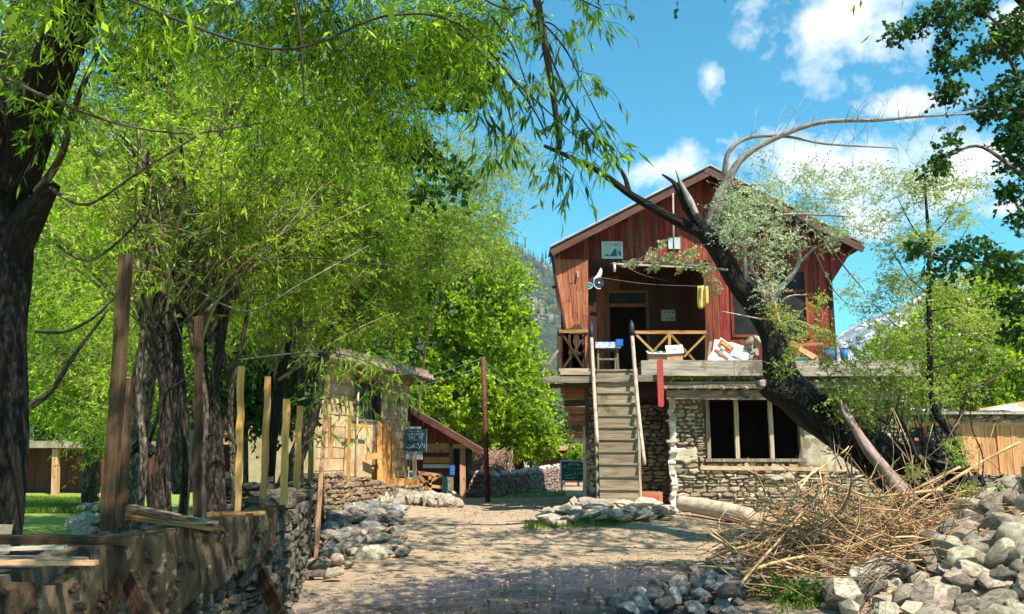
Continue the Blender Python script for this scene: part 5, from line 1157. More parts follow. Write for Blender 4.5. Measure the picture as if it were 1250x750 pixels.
# ------------------------------------------------------------------ mud house, shop and lane buildings on the left
def mud_house():
    A = W(384, 600, 21.0); B = W(497, 600, 26.0); A.z = B.z = 0; d = (B - A).normalized(); n = Vector((d.y, -d.x, 0)); n = n if n.y < 0 or n.x > 0 else -n; L = (B - A).length
    t = thing('mud_house', 'tan mud brick house with one dark window and flat earth roof', 'house', (B.x, B.y, .4)); Bm = Matrix((d, -n, Vector((0, 0, 1)))).transposed().to_4x4()
    def s_of(px):   # along the wall for a picture column
        a = (px - 625) / F; u = a / 1.0; # solve (A + d s).x / (A + d s).y = u'
        k = vd(px, 520)[0]; return (k * A.y - A.x) / (d.x - k * d.y)
    def zf(px, py): s = s_of(px); Y = A.y + d.y * s; return W(px, py, Y).z
    zr = zf(497, 462); zb = .2
    w0, w1, wz0, wz1 = s_of(431), s_of(463), zf(445, 512), zf(445, 468)
    dep = 1.9
    def wbox(nm, s0, s1, y0, y1, z0, z1, m, j=.0, par=t):
        V = [(a + random.uniform(-j, j), b + random.uniform(-j, j), c + random.uniform(-j, j)) for a, b, c in boxv(s0, s1, y0, y1, z0, z1)]
        return meshobj(nm, V, BOXF, m, par, M=Matrix.Translation(A) @ Bm)
    for a in ((0, w0, zb, zr), (w1, L, zb, zr), (w0, w1, zb, wz0), (w0, w1, wz1, zr)): wbox('wall_core', a[0], a[1], .03, .4, a[2], a[3], M_mud)
    wbox('end_wall', L - .4, L - .03, .4, dep, zb, zr, M_mud); wbox('back_wall', 0, L, dep, dep + .3, zb, zr, M_mud); wbox('end_wall', 0, .4, .4, dep, zb, zr, M_mud)
    wbox('floor', 0, L, .4, dep, .4, .45, M_dark)
    # mud courses: long lumpy blocks
    z = zb; row = 0; V = []
    while z < zr - .02:
        h = min(random.uniform(.24, .32), zr - z); s = -random.random() * .5
        while s < L:
            l = random.uniform(.5, .9); a, b = max(s, 0), min(s + l, L)
            if not (z + h > wz0 + .05 and z < wz1 - .05 and b > w0 and a < w1):
                segs = [(a, b)]
            else: segs = [(a, w0)] if a < w0 else []; segs += [(w1, b)] if b > w1 else []
            for a, b in segs:
                if b - a > .1: wbox('mud_block', a + .008, b - .008, -random.uniform(.0, .035), .05, z + .008, z + h - .01, M_mud, .012)
            s += l
        z += h
    # window frame, half-closed with boards
    fr = wbox('window', w0, w0 + .07, -.05, .1, wz0, wz1, M_grey); wbox('frame', w1 - .07, w1, -.05, .1, wz0, wz1, M_old, 0, t); wbox('lintel', w0 - .2, w1 + .2, -.045, .1, wz1 + .002, wz1 + .1, M_old); wbox('sill', w0 - .1, w1 + .1, -.06, .1, wz0 - .07, wz0 - .002, M_grey)
    wbox('pane', w0 + .07, w1 - .07, .06, .08, wz0, wz1, M_glass)
    wbox('brick_patch', w0 + .3, w1 - .05, -.055, .03, wz0 - 1.2, wz0 - .1, M_stonem, .02)
    # roof: slab edge with branches and earth
    rb = wbox('roof_slab', -.6, L + .55, -.55, dep + .5, zr + .002, zr + .13, M_slatroof, .02); wbox('roof_earth', -.5, L + .42, -.45, dep + .4, zr + .132, zr + .3, M_slatroof, .05)
    for i in range(26):
        s = -.5 + i * (L + 1) / 26; p = A + d * s + n * .72; q = A + d * s - n * .3; p.z = q.z = zr - .03; line('roof_pole', t, M_grey, [p, q], .04, 6)
    # low render panel in front and the pale pipe
    wbox('lower_render', s_of(420), s_of(452), -.075, -.04, .9, zf(440, 518), M_mud, .02)
    a = A + d * s_of(431) + n * .12; tag(line('pale_downpipe', None, M_pole, [(a.x, a.y, .5), (a.x, a.y, zf(431, 475))], .03, 6), 'slim pale pole standing against the mud wall by its window', 'pole')
    # fresh yellow boards leaning at the right end
    for px, w, top, lean in ((464, .24, 516, .1), (470, .13, 512, .05), (475, .22, 521, 0), (481, .13, 526, .1), (466, .1, 540, .3)):
        s = s_of(px); p = A + d * s + n * .18; Y = p.y; q = W(px - 1, top, Y - .1); b = W(px, 612, Y - .45)
        tag(beam('leaning_board', (b.x, b.y, b.z), q, w, .04, M_fresh, side=n), {464: 'widest and tallest fresh yellow board against the mud house wall', 470: 'narrow fresh board, second from the left against the mud wall', 475: 'wide fresh yellow board in the middle of the upright group', 481: 'rightmost fresh upright board against the mud house corner', 466: 'shortest narrow fresh board in front of the tallest one'}[px], 'board', 'fresh boards against the mud house')
    for p, q, lab in ((W(447, 558, 23.0), W(466, 556, 23.6), 'short fresh board fixed level left of the upright yellow boards'), (W(480, 588, 24.4), W(511, 590, 25.2), 'fresh yellow plank laid level on the low wall'), (W(425, 520, 21.9), W(452, 522, 23), 'thin pale lath across the front of the mud wall')):
        tag(beam('level_board', p, q, .2 if 'level' in lab and 'plank' in lab else .16 if 'fixed' in lab else .05, .04, M_fresh), lab, 'board')
mud_house()
def shop():
    Y = 27.0; t = thing('small_shop', 'small wooden shop with red gable and planked counter', 'shop', W(535, 615, Y))
    pk = (W(478, 487, Y).x, W(478, 487, Y).z); eR = (W(590, 553, Y).x, W(590, 553, Y).z); sl = (pk[1] - eR[1]) / (eR[0] - pk[0])
    prism('roof_sheet', [pk, (eR[0], eR[1]), (eR[0], eR[1] + .09), (pk[0], pk[1] + .09)], Y - .7, Y + 5, M_slatroof, t)
    beam('bargeboard', (pk[0], Y - .72, pk[1] + .01), (eR[0], Y - .72, eR[1] + .01), .2, .04, M_barge, t)
    x = x_at(496, Y); xe = x_at(558, Y); zl = z_at(541, Y)
    while x < xe:
        x2 = min(x + .2, xe); z1 = pk[1] - (x - pk[0]) * sl - .05; z2 = pk[1] - (x2 - pk[0]) * sl - .05
        zz = zl if x > x_at(512, Y) else z_at(575, Y)
        if z2 > zz: prism('gable_board', [(x + .004, zz), (x2 - .004, zz), (x2 - .004, z2), (x + .004, z1)], Y - random.uniform(0, .015), Y + .03, M_red, t)
        x = x2
    for px, m, w, yt in ((551, M_grey, .13, 545), (565, M_pine, .17, 548)): beam('post', W(px, yt, Y - .3), W(px, 620, Y - .3 - (0 if px < 560 else .3)), w, w, m, t)
    beam('lintel', W(553, 545, Y - .35), W(570, 545, Y - .35), .12, .14, M_pine, t)
    for y0, y1, m in ((542, 553, M_pine), (554, 557, M_old), (558, 566, M_fresh), (567, 572, M_white), (573, 581, M_shedred), (582, 592, M_shedred)):
        a = W(511, y1, Y + .05), W(548, y0, Y + .05); box('counter_board', a[0].x, a[1].x, Y + .05, Y + .09, a[0].z + .01, a[1].z, m, t)
    box('shop_back', x_at(497, Y), x_at(572, Y), Y + 3, Y + 3.1, .3, z_at(540, Y), M_dark, t); box('side_wall', x_at(568, Y), x_at(572, Y), Y + .0, Y + 3, .3, z_at(548, Y), M_old, t)
    box('whitewashed_base', x_at(494, Y), x_at(503, Y), Y - .1, Y + .1, .3, z_at(570, Y), M_white, t)
    a = W(549, 580, Y - .5), W(555, 568, Y - .5); nb = thing('number_board', 'small blue notice fixed to the grey shop post', 'notice', a[0]); box('board', a[0].x, a[1].x, Y - .42, Y - .4, a[0].z, a[1].z, M_blue, nb)
    for k in range(3): text('lettering', ('- -', '= =', '- =')[k], M_signw, nb, W(552, 570.5 + 3.5 * k, Y - .43), .05)
    # signboard
    Ys = 25.6; g = thing('hotel_signboard', 'dark teal signboard with white lettering and script beside the mud house', 'sign', W(508, 600, Ys))
    a = W(494, 550, Ys), W(520.5, 524, Ys); box('board', a[0].x, a[1].x, Ys, Ys + .04, a[0].z, a[1].z, M_signb, g); cx = (a[0].x + a[1].x) / 2
    a2 = W(494, 523.8, Ys), W(514, 521, Ys); box('top_strip', a2[0].x, a2[1].x, Ys, Ys + .04, a2[0].z, a2[1].z, M_steel, g)
    a2 = W(520.5, 551, Ys), W(521.2, 524, Ys); box('edge_strip', a2[0].x, a2[1].x, Ys - .01, Ys + .05, a2[0].z, a2[1].z, M_steel, g)
    for s, py, h, w in (('WELCOME TO', 527, .045, .42), ('AL RAY HOTEL', 530.5, .075, .52)): text('lettering', s, M_signw if py > 528 else M_signy, g, (cx, Ys - .006, W(507, py, Ys).z), h, wmax=w)
    worn_letters('lettering', M_signw, g, 499, 516, lambda f: 534.2, Ys - .008, .06, 9, .009, 8); worn_letters('lettering', M_signw, g, 498, 517, lambda f: 537.3, Ys - .008, .03, 13, .006, 9)
    def sc(p, Yq): return [W(x, y, Yq) for x, y in p]
    strokes('script_lettering', M_signw, g, [sc(p, Ys - .008) for p in ([(496, 546), (499, 547.5), (503, 546), (504, 543.5)], [(505, 547), (506, 541), (506, 547), (510, 546.5)], [(508, 543), (510, 541.5), (511, 544)], [(512, 547.5), (514, 543), (514.5, 539.5), (516, 544), (518, 542), (517.5, 547)], [(499, 544), (501, 543)])], .011, 0)
    beam('post', W(506, 551, Ys + .03), W(506.5, 598, Ys + .03), .13, .06, M_pole, g)
    a2 = W(495, 561, Ys + .08), W(516, 551, Ys + .08); box('lower_panel', a2[0].x, a2[1].x, Ys + .07, Ys + .1, a2[0].z, a2[1].z, M_pic, g)
    # wooden gate with crossed bars and green leaf
    Yg = 26.0; g = thing('crossed_gate', 'small wooden gate with crossed bars and green end boards', 'gate', W(525, 610, Yg))
    for nm, p, q, w, m in (('rail', (508, 577), (540, 581), .1, M_pine), ('rail', (509, 592), (540, 595), .09, M_pine), ('brace', (510, 579), (524, 594), .09, M_pine), ('brace', (536, 581), (515, 594), .09, M_pine), ('upright', (509, 576), (509, 597), .09, M_pine), ('upright', (525, 580), (525, 600), .09, M_fresh)):
        beam(nm, W(*p, Yg), W(*q, Yg), w, .05, m, g)
    for i in range(3): a2 = W(539.5 + i * 2.8, 616, Yg - .02), W(542 + i * 2.8, 581 + i * .5, Yg - .02); box('gate_board', a2[0].x, a2[1].x, Yg - .04, Yg, a2[0].z, a2[1].z, M_greenp, g)
    beam('gate_post', W(550, 583, Yg), W(550, 618, Yg), .14, .14, M_grey, g)
shop()
def lane():
    # curved rubble wall along the lane
    pts = [(571, 27.2), (600, 27.6), (640, 30.0), (672, 33.5), (690, 37)]
    t = thing('lane_wall', 'curving stone wall with pale coping stones beyond the shop', 'wall', W(620, 610, 29)); items = []; cop = []
    topz = lambda px: np.interp(px, [571, 585, 600, 640, 672, 690], [578, 580, 581, 577, 572, 570])
    for (pa, Ya), (pb, Yb_) in zip(pts, pts[1:]):
        a, b = W(pa, 600, Ya), W(pb, 600, Yb_); a.z = b.z = 0; d = (b - a).normalized(); n = Vector((d.y, -d.x, 0)); L = (b - a).length
        za, zb = W(pa, topz(pa), Ya).z, W(pb, topz(pb), Yb_).z
        V = []
        for p, z in ((a, za), (b, zb)):
            for q, zz in ((p + n * -.01, .1), (p - n * .01, z), (p - n * .4, z), (p - n * .4, .1)): V.append((q.x, q.y, zz))
        meshobj('wall_core', V, [(0, 4, 5, 1), (1, 5, 6, 2), (2, 6, 7, 3), (0, 1, 2, 3), (7, 6, 5, 4)], M_stonep, t)
        items += courses(a, d, n, L, lambda s: .25, lambda s: za + (zb - za) * s / L - .03, hmin=.07, hmax=.14, lmin=.12, lmax=.36, proud=.05)
        k = int(L / .2)
        for i in range(k):
            p = a + d * (L * (i + random.random()) / k) - n * random.uniform(.0, .3); p.z = za + (zb - za) * i / k + random.uniform(0, .08); q = random.uniform(.1, .2)
            cop.append((Matrix.Translation(p) @ Matrix.Rotation(random.random() * 6, 4, 'Z') @ Matrix.Diagonal((q, q * .8, q * .5, 1)), q))
    emit(t, items, FACE, M_stonep, 230); emit(t, cop, ROCK_LO, M_white_stone, 90, 'coping_stone')
    # utility pole in front of the wall, and its wires
    o = tag(line('power_pole', None, M_rust, [W(596, 622, 24.5), W(592, 520, 24.5), W(589.5, 436, 24.5)], .075, 10), 'rusty brown utility pole standing in front of the lane wall', 'pole')
    for i, (y0, px1, py1, Y1) in enumerate(((441, 700, 500, 33), (446, 690, 520, 33), (437, 450, 462, 27), (447, 440, 474, 27))):
        p, q = W(590, y0, 24.5), W(px1, py1, Y1); m = (p + q) / 2; m.z -= .25
        tag(line('overhead_wire', None, M_steel, spline([p, m, q]), .007, 4), ('upper', 'lower')[i % 2] + ' overhead wire running from the rusty pole to the ' + ('right' if i < 2 else 'left'), 'wire')
    # green sign at the bend
    Y = 30.0; t = thing('green_signboard', 'green lettered sign on pale steel legs at the bend of the lane', 'sign', W(700, 605, Y)); a = W(685.5, 587, Y), W(713, 564, Y)
    box('board', a[0].x, a[1].x, Y, Y + .03, a[0].z, a[1].z, M_signg, t)
    for p, q in (((684.5, 562.5), (686, 613)), ((713, 562.5), (712, 612)), ((684, 563), (714, 562)), ((686, 592), (690, 588))): line('steel_leg' if abs(p[0] - q[0]) < 3 else 'steel_bar', t, M_steel, [W(*p, Y - .02), W(*q, Y - .02)], .03, 6)
    cx = (a[0].x + a[1].x) / 2
    worn_letters('lettering', M_signw, t, 687.5, 712, lambda f: 566.3 + 14 * (f - .5) ** 2 * 1.3, Y - .01, .085, 14, .012, 11); worn_letters('lettering', M_signy, t, 692, 711, lambda f: 572.3, Y - .01, .05, 10, .010, 12)
    strokes('script_lettering', M_signw, t, [[W(x, y, Y - .01) for x, y in p] for p in ([(689, 580), (693, 581), (696, 579), (699, 581)], [(691, 576.5), (693, 577.5)], [(701, 580), (702, 575), (703, 580)], [(705, 580), (708, 577), (711, 579)], [(689, 583.5), (696, 584), (704, 583)])], .012, 0)
    # far low buildings
    for nm, lab, x0, x1, yt, yb, Y, m in (('flat_roofed_hut', 'brown hut with earth roof behind the lane wall', 566, 628, 543, 590, 40, M_stonem), ('timber_hut', 'dark log hut with overhanging roof at the end of the lane', 655, 722, 549, 585, 42, M_old), ('far_house', 'partly hidden pale roofed house behind the round bush', 690, 760, 520, 575, 52, M_slatroof)):
        t = thing(nm, lab, 'hut', W((x0 + x1) / 2, yb, Y)); a, b = W(x0, yb, Y), W(x1, yt, Y)
        h = (b.z - a.z) / 6
        for i in range(6): box('wall_course' if m != M_old else 'log', a.x + random.uniform(0, .05), b.x, Y - random.uniform(0, .04), Y + .25, a.z - .3 + i * (h + .05), a.z - .3 + (i + 1) * (h + .05) - .02, m, t, .01)
        box('hut_body', a.x + .1, b.x - .1, Y + .24, Y + 4, .2, b.z, M_dark if m == M_old else m, t); box('roof_slab', a.x - .4, b.x + .4, Y - .5, Y + 4.3, b.z + .002, b.z + .16, M_slatroof, t, .03); box('roof_edge', a.x - .42, b.x + .42, Y - .56, Y - .52, b.z - .04, b.z + .1, M_pine if m == M_old else M_slatroof, t)
    for p, q in (((584, 512), (578, 541)), ((617, 527), (607, 540))): tag(beam('slanting_pole', W(*p, 39), W(*q, 39.4), .16, .08, M_steel), 'pale plank sticking up at a slant from the brown hut roof' if p[0] < 600 else 'shorter pale plank slanting from the hut roof right of the pole', 'plank')
    tag(beam('lane_post', W(653, 540, 37), W(653, 575, 37), .14, .14, M_pole), 'pale upright post in front of the log hut', 'post')
    # pinkish dry thorn brush heap behind the wall
    t = thing('thorn_brush', 'pinkish dry thorn branches heaped behind the lane wall', 'brush pile', W(590, 575, 33)); mb = MB(); rng = random.Random(4)
    for i in range(260):
        p = W(rng.uniform(572, 622), 580, rng.uniform(31, 33)); q = W(rng.uniform(572, 626), rng.uniform(545, 575), rng.uniform(31, 33)); m = (p + q) / 2 + Vector((rng.uniform(-.3, .3), 0, .2)); mb.tube([p, m, q], [.018, .012, .006], 3)
    o = mb.build('branches', M_thorn, t); o['kind'] = 'stuff'
M_white_stone = mat('pale_coping_stone', [(.3, .26, .22), (.5, .45, .4), (.62, .58, .52)], 5, rough=.95, bump=.5, vary=.15)
M_thorn = mat('dry_thorn_wood', [(.3, .17, .12), (.45, .29, .21)], 5, rough=.9, bump=0, vary=.3)
lane()
def left_sheds():
    Y = 22.5; t = thing('maroon_shed', 'long low maroon shed with open doorways behind the left trees', 'shed', W(130, 615, Y))
    zt, zb = z_at(547, Y), z_at(614, Y); x = x_at(-60, Y)
    while x < x_at(190, Y):
        w = random.uniform(.3, .5); c = x + w / 2
        if not (x_at(163, Y) < c < x_at(178, Y)): box('shed_board', x + .004, x + w - .004, Y - random.uniform(0, .02), Y + .03, zb - .2, zt, M_shedred, t)
        x += w
    box('roof_slab', x_at(-70, Y), x_at(200, Y), Y - .8, Y + 4, zt + .002, zt + .18, M_slatroof, t, .02); box('shed_back', x_at(-60, Y), x_at(190, Y), Y + 3, Y + 3.1, zb - .2, zt, M_dark, t)
    beam('post', W(69, 548, Y - .6), W(67, 612, Y - .6), .14, .14, M_pine, t); beam('post', W(127, 548, Y - .6), W(127, 612, Y - .6), .1, .1, M_shedred, t)
    a = W(151, 611, Y - .1), W(166, 558, Y - .1); o = box('blue_door', a[0].x, a[1].x, Y - .12, Y - .07, a[0].z, a[1].z, M_blued, t)
    a = W(92, 566, Y - .1), W(101, 557, Y - .1); box('notice', a[0].x, a[1].x, Y - .06, Y - .04, a[0].z, a[1].z, M_chalk, t)
    b = W(112, 605, 19); t = thing('wooden_bench', 'rough low wooden bench on the grass before the shed', 'bench', b)
    beam('seat', W(112, 604, 19), W(178, 603, 19), .05, .3, M_pine, t)
    for px in (115, 172): beam('leg', W(px, 605, 19), W(px - 2, 618, 19), .06, .06, M_old, t)
    beam('brace', W(118, 605, 19), W(122, 616, 19), .04, .04, M_old, t)
    it = []; t = thing('garden_stones', 'grey stones lying on the grass beside the big left trunk', 'stones', W(110, 622, 13))
    for i in range(40):
        px = random.uniform(90, 190); Y = random.uniform(10, 15); x = W(px, 620, Y).x; s = random.uniform(.12, .35); it.append((Matrix.Translation((x, Y, gz(x, Y) + s * .2)) @ Matrix.Rotation(random.random() * 6, 4, 'Z') @ Matrix.Diagonal((s * .6, s * .45, s * .35, 1)), s))
    emit(t, it, ROCK_HI, M_rock, 40)
    Y = 24; t = thing('pink_roofed_hut', 'low stone hut with layered pinkish roof boards seen between trunks', 'hut', W(290, 590, Y)); a, b = W(255, 606, Y), W(322, 524, Y)
    for y0, y1, m in ((524, 530, M_pine), (531, 535, M_old), (536, 543, M_pine), (576, 584, M_pine)): p, q = W(258, y1, Y), W(318, y0, Y); box('roof_board', p.x, q.x, Y - .3, Y - .1, p.z, q.z, m, t, .01)
    box('hut_room', a.x, b.x, Y + .6, Y + .7, .5, W(300, 540, Y).z, M_shedred, t); box('roof_slab', a.x - .2, b.x + .3, Y - .25, Y + 3, W(300, 524, Y).z + .01, W(300, 519, Y).z, M_slatroof, t, .02); beam('post', W(313, 540, Y - .2), W(311, 596, Y - .2), .16, .16, M_pole, t)
    it = []
    for i in range(80): p = W(random.uniform(258, 325), random.uniform(585, 606), Y - random.uniform(0, .3)); q = random.uniform(.12, .25); it.append((Matrix.Translation(p) @ Matrix.Rotation(random.random() * 6, 4, 'Y') @ Matrix.Diagonal((q * .8, q * .6, q * .55, 1)), q))
    emit(t, it, ROCK_LO, M_slab, 80)
left_sheds()
def right_shed():
    Y = 23.0; t = thing('stone_shed', 'low dry stone shed with a wide plank door and flat roof', 'shed', W(1190, 615, Y)); zb = .35; zt = z_at(520, Y); x0, x1 = x_at(1068, Y), x_at(1330, Y)
    dx0, dx1, dz0, dz1 = x_at(1151, Y), x_at(1246, Y), z_at(580, Y), z_at(518, Y); wx0, wx1, wz0, wz1 = x_at(1083, Y), x_at(1120, Y), z_at(538, Y), z_at(519, Y)
    c = MB()
    for a in ((x0, wx0, zb, zt), (wx1, dx0, zb, zt), (dx1, x1, zb, zt), (wx0, wx1, zb, wz0), (dx0, dx1, zb, dz0)): c.box(a[0], a[1], Y + .02, Y + .4, a[2], a[3])
    meshobj('wall_core', c.V, c.F, M_mortard, t)
    it = courses((x0, Y + .02, 0), (1, 0, 0), (0, -1, 0), x1 - x0, lambda s: zb, lambda s: zt, [(wx0 - x0, wx1 - x0, wz0, 9), (dx0 - x0, dx1 - x0, dz0, 9)], hmin=.08, hmax=.16, lmin=.14, lmax=.42)
    emit(t, it, FACE, M_stonesh, 290)
    x = dx0
    while x < dx1 - .02:
        w = random.uniform(.17, .27); x2 = min(x + w, dx1); box('door_board', x + .005, x2 - .005, Y - random.uniform(.02, .05), Y + .02, dz0 + random.uniform(-.03, .03), dz1 - .01, M_dooro, t); x = x2
    fr = MB(); fr.box(wx0, wx0 + .08, Y - .05, Y + .1, wz0, wz1); fr.box(wx1 - .08, wx1, Y - .05, Y + .1, wz0, wz1); fr.box(wx0 + .08, wx1 - .08, Y - .05, Y + .1, wz0, wz0 + .07); fr.box(wx0 + .08, wx1 - .08, Y - .05, Y + .1, wz1 - .07, wz1)
    f = meshobj('window', fr.V, fr.F, M_orange, t); box('pane', wx0 + .08, wx1 - .08, Y + .03, Y + .04, wz0 + .07, wz1 - .07, M_glass, f)
    box('timber_band', x0, dx0 - .1, Y - .03, Y + .05, z_at(546, Y), z_at(543, Y), M_grey, t); box('wall_plate', x0, x1, Y - .06, Y + .2, zt + .002, zt + .1, M_pine, t)
    it = []
    for i in range(90): p = W(1075 + i * 2.3, random.uniform(509, 516), Y + random.uniform(-.05, .1)); q = random.uniform(.1, .2); it.append((Matrix.Translation(p) @ Matrix.Diagonal((q, .16, q * .5, 1)), q))
    emit(t, it, ROCK_LO, M_stone, 90, 'packing_stone')
    box('roof_board', x0 - .2, x1, Y - .35, Y + 5, z_at(507, Y), z_at(503, Y), M_deck, t, .02); 
    mb = MB(); V = []; Fc = []
    for j in range(8):
        for i in range(40): x = x_at(1100, Y) + i * (x_at(1245, Y) - x_at(1100, Y)) / 39; V.append((x, Y - .2 + j * .25, z_at(503, Y) + .03 + .16 * max(0, math.sin(j / 7 * 3.14)) * abs(noise.noise(Vector((x * .9, j * .5, 2)))) * 2.2 + .02 * noise.noise(Vector((x * 5, j * 2, 0)))))
    for j in range(7):
        for i in range(39): a = j * 40 + i; Fc.append((a, a + 1, a + 41, a + 40))
    o = meshobj('plastic_sheet', V, Fc, M_tarp, None, True); tag(o, 'crumpled pale blue plastic sheet spread on the shed roof', 'tarpaulin')
    tag(beam('roof_plank', W(1195, 506, Y + .3), W(1290, 490, Y + 1.5), .3, .05, M_pine), 'reddish plank lying at an angle on the shed roof', 'plank')
M_stonesh = mat('grey_brown_shed_stone', [(.10, .085, .07), (.22, .19, .155), (.33, .29, .24)], 6, rough=.9, bump=.6, vary=.35, hue=.02)
right_shed()

# ------------------------------------------------------------------ trees
def tree(name, label, base, cat='tree', group=None): return thing(name, label, cat, base, group)
def limb(t, name, pts, rad, m, segs=12, n=6, rough=.06, ridge=0, seed=0):
    P, r = spline(pts, rad, n); mb = MB(); mb.tube(P, r, segs, rough=rough, ridge=ridge, seed=seed); return mb.build(name, m, t)
def shoots(t, origins, n, L, m, seed, up=1.0, out=.6, r=.014, bend=.25, name='shoots'):
    """long whippy pollard shoots, all joined as one part; returns points along them for the leaves."""
    rng = random.Random(seed); mb = MB(); pts = []
    for o in origins:
        for i in range(n):
            a = rng.random() * 6.283; d = Vector((math.cos(a) * out * rng.uniform(.3, 1.2), math.sin(a) * out * rng.uniform(.3, 1.2), up * rng.uniform(.6, 1.1))).normalized(); p = Vector(o) + Vector((rng.gauss(0, .08), rng.gauss(0, .08), rng.gauss(0, .08))); l = L * rng.uniform(.5, 1.15); P = [p.copy()]; k = 7
            for j in range(k):
                d = (d + Vector((rng.gauss(0, .11), rng.gauss(0, .11), -bend * .16 * (j / k)))).normalized(); p = p + d * l / k; P.append(p.copy())
                if j > 1: pts.append(p.copy())
            rr = r * rng.uniform(.6, 1.5); mb.tube(P, [rr * (1 - .8 * j / k) for j in range(k + 1)], 4)
    o = mb.build(name, m, t); o['kind'] = 'stuff'; return pts

# 1. big willow at the left edge
def big_willow():
    t = tree('big_willow', 'huge dark ridged willow trunk filling the left edge, drooping canopy above', (-3.75, 6.1, .6)); b = Vector((-3.80, 6.15, .4))
    limb(t, 'trunk', [b, b + Vector((.02, 0, .5)), b + Vector((.03, 0, 1.3)), b + Vector((-.02, 0, 2.1)), b + Vector((-.05, .05, 2.75)), b + Vector((-.1, 0, 3.4))], [.40, .34, .31, .28, .27, .2], M_bark, 40, 8, .05, .12, 3)
    limb(t, 'burl', [W(8, 320, 6.15), W(32, 272, 6.05), W(54, 242, 5.95), W(70, 225, 5.95)], [.11, .12, .07, .03], M_bark, 18, 5, .25, .12, 5)
    limb(t, 'limb', [W(15, 230, 6.1), W(12, 120, 6.2), W(25, 20, 6.3), W(60, -80, 6.4)], [.15, .12, .10, .08], M_bark, 20, 6, .05, .1, 8)
    limb(t, 'limb', [W(-10, 180, 6.2), W(25, 110, 6.0), W(58, 20, 5.8), W(90, -60, 5.7)], [.06, .05, .045, .04], M_barkg, 12, 6)
    limb(t, 'limb', [W(45, 235, 6.0), W(75, 190, 5.9), W(95, 120, 5.8), W(140, 20, 5.6)], [.035, .026, .02, .012], M_bark2, 8, 6)
    limb(t, 'branch', [W(38, 495, 6.0), W(62, 478, 5.9), W(92, 432, 5.8), W(120, 395, 5.7), W(132, 378, 5.7)], [.03, .02, .014, .01, .006], M_bark2, 7, 6)
    limb(t, 'branch', [W(44, 405, 6.0), W(80, 405, 5.9), W(118, 385, 5.8), W(150, 350, 5.8)], [.014, .012, .01, .005], M_twigd, 6, 6)
    limb(t, 'branch', [W(62, 230, 5.9), W(105, 250, 5.5), W(170, 210, 5.2), W(250, 160, 5.0)], [.014, .010, .008, .004], M_bark2, 6, 6)
    limb(t, 'branch', [W(0, 92, 5.0), W(60, 120, 5.0), W(140, 150, 4.9), W(230, 163, 4.8), W(320, 150, 4.8)], [.011, .010, .008, .006, .003], M_bark2, 6, 6)
    limb(t, 'branch', [W(70, 300, 5.8), W(110, 318, 5.7), W(160, 280, 5.6), W(190, 235, 5.5)], [.012, .01, .008, .004], M_bark2, 6, 6)
    limb(t, 'branch', [W(110, -20, 4.6), W(330, 60, 4.6), W(470, 20, 4.6), W(560, 30, 4.7), W(640, 110, 4.8), (W(735, 195, 4.9))], [.009, .008, .007, .006, .005, .003], M_twigd, 6, 6)
    limb(t, 'branch', [W(350, -60, 5.0), W(366, 40, 5.0), W(372, 130, 5.1)], [.012, .01, .004], M_twigd, 5, 6)
    limb(t, 'branch', [W(640, -60, 4.9), W(655, 0, 4.9), W(668, 70, 5.0), W(677, 130, 5.05), W(683, 183, 5.1)], [.03, .026, .022, .018, .016], M_twigd, 8, 6)
    for i, P in enumerate(([(600, 20), (625, 55), (640, 95), (652, 130)], [(560, -20), (612, 10), (640, 8)], [(655, 20), (690, 60), (712, 105), (740, 160), (762, 195)], [(668, 60), (700, 130), (745, 190)], [(660, -30), (700, -5), (735, 12)], [(620, 90), (655, 140), (668, 170)], [(640, 30), (670, 28), (690, 45)], [(560, 40), (600, 80), (625, 150), (628, 180)])):
        limb(t, 'branch', [W(x, y, 4.8 + .05 * i) for x, y in P], [.007, .006, .004, .003][:len(P)], M_twigd, 4, 5)
    # hanging leafy ends seen against the sky
    tw = [(600, 20), (618, 8), (640, 8), (690, 40), (700, 28), (735, 14), (712, 12), (640, 95), (600, 80), (612, 120), (628, 170), (660, 25), (705, 90), (700, 130), (716, 150), (728, 168), (690, 150), (745, 190), (652, 130), (668, 80), (596, 150), (676, 210), (705, 215), (688, 195), (590, 50), (575, 90), (580, 130), (606, 180)]
    crown(t, [(W(x, y, 4.85 + .2 * random.random()), (.05, .12, .05), .06) for x, y in tw], L_near, M_twigd, clumps=34, crad=.06, twigs=3, tlen=.20, nleaf=6, ll=.11, lw=.019, droop=1.3, seed=3, tr=.0022, spread=.45, name='hanging_leaves')
    # the upper canopy, top left
    bl = []
    for px, py, Y, r, w in ((40, 20, 5.6, .5, .7), (130, 0, 5.4, .45, .5), (230, 0, 5.4, .5, .7), (320, 10, 5.4, .45, .6), (410, 5, 5.6, .5, .7), (490, 20, 5.8, .45, .6), (550, 30, 5.8, .33, .8), (250, 70, 6.2, .5, .35), (380, 80, 6.2, .55, .6), (470, 105, 6.2, .42, .8), (60, 120, 5.6, .3, .2), (555, 85, 5.9, .25, .18), (340, 150, 6.6, .5, .4), (440, 180, 6.6, .45, .3), (510, 160, 6.4, .3, .16)):
        bl.append((W(px, py, Y), (r, r, r * .75), w))
    crown(t, bl, L_near, M_twigd, clumps=38, crad=.17, twigs=7, tlen=.34, nleaf=9, ll=.095, lw=.016, droop=1.1, seed=4, tr=.003, hollow=.2)
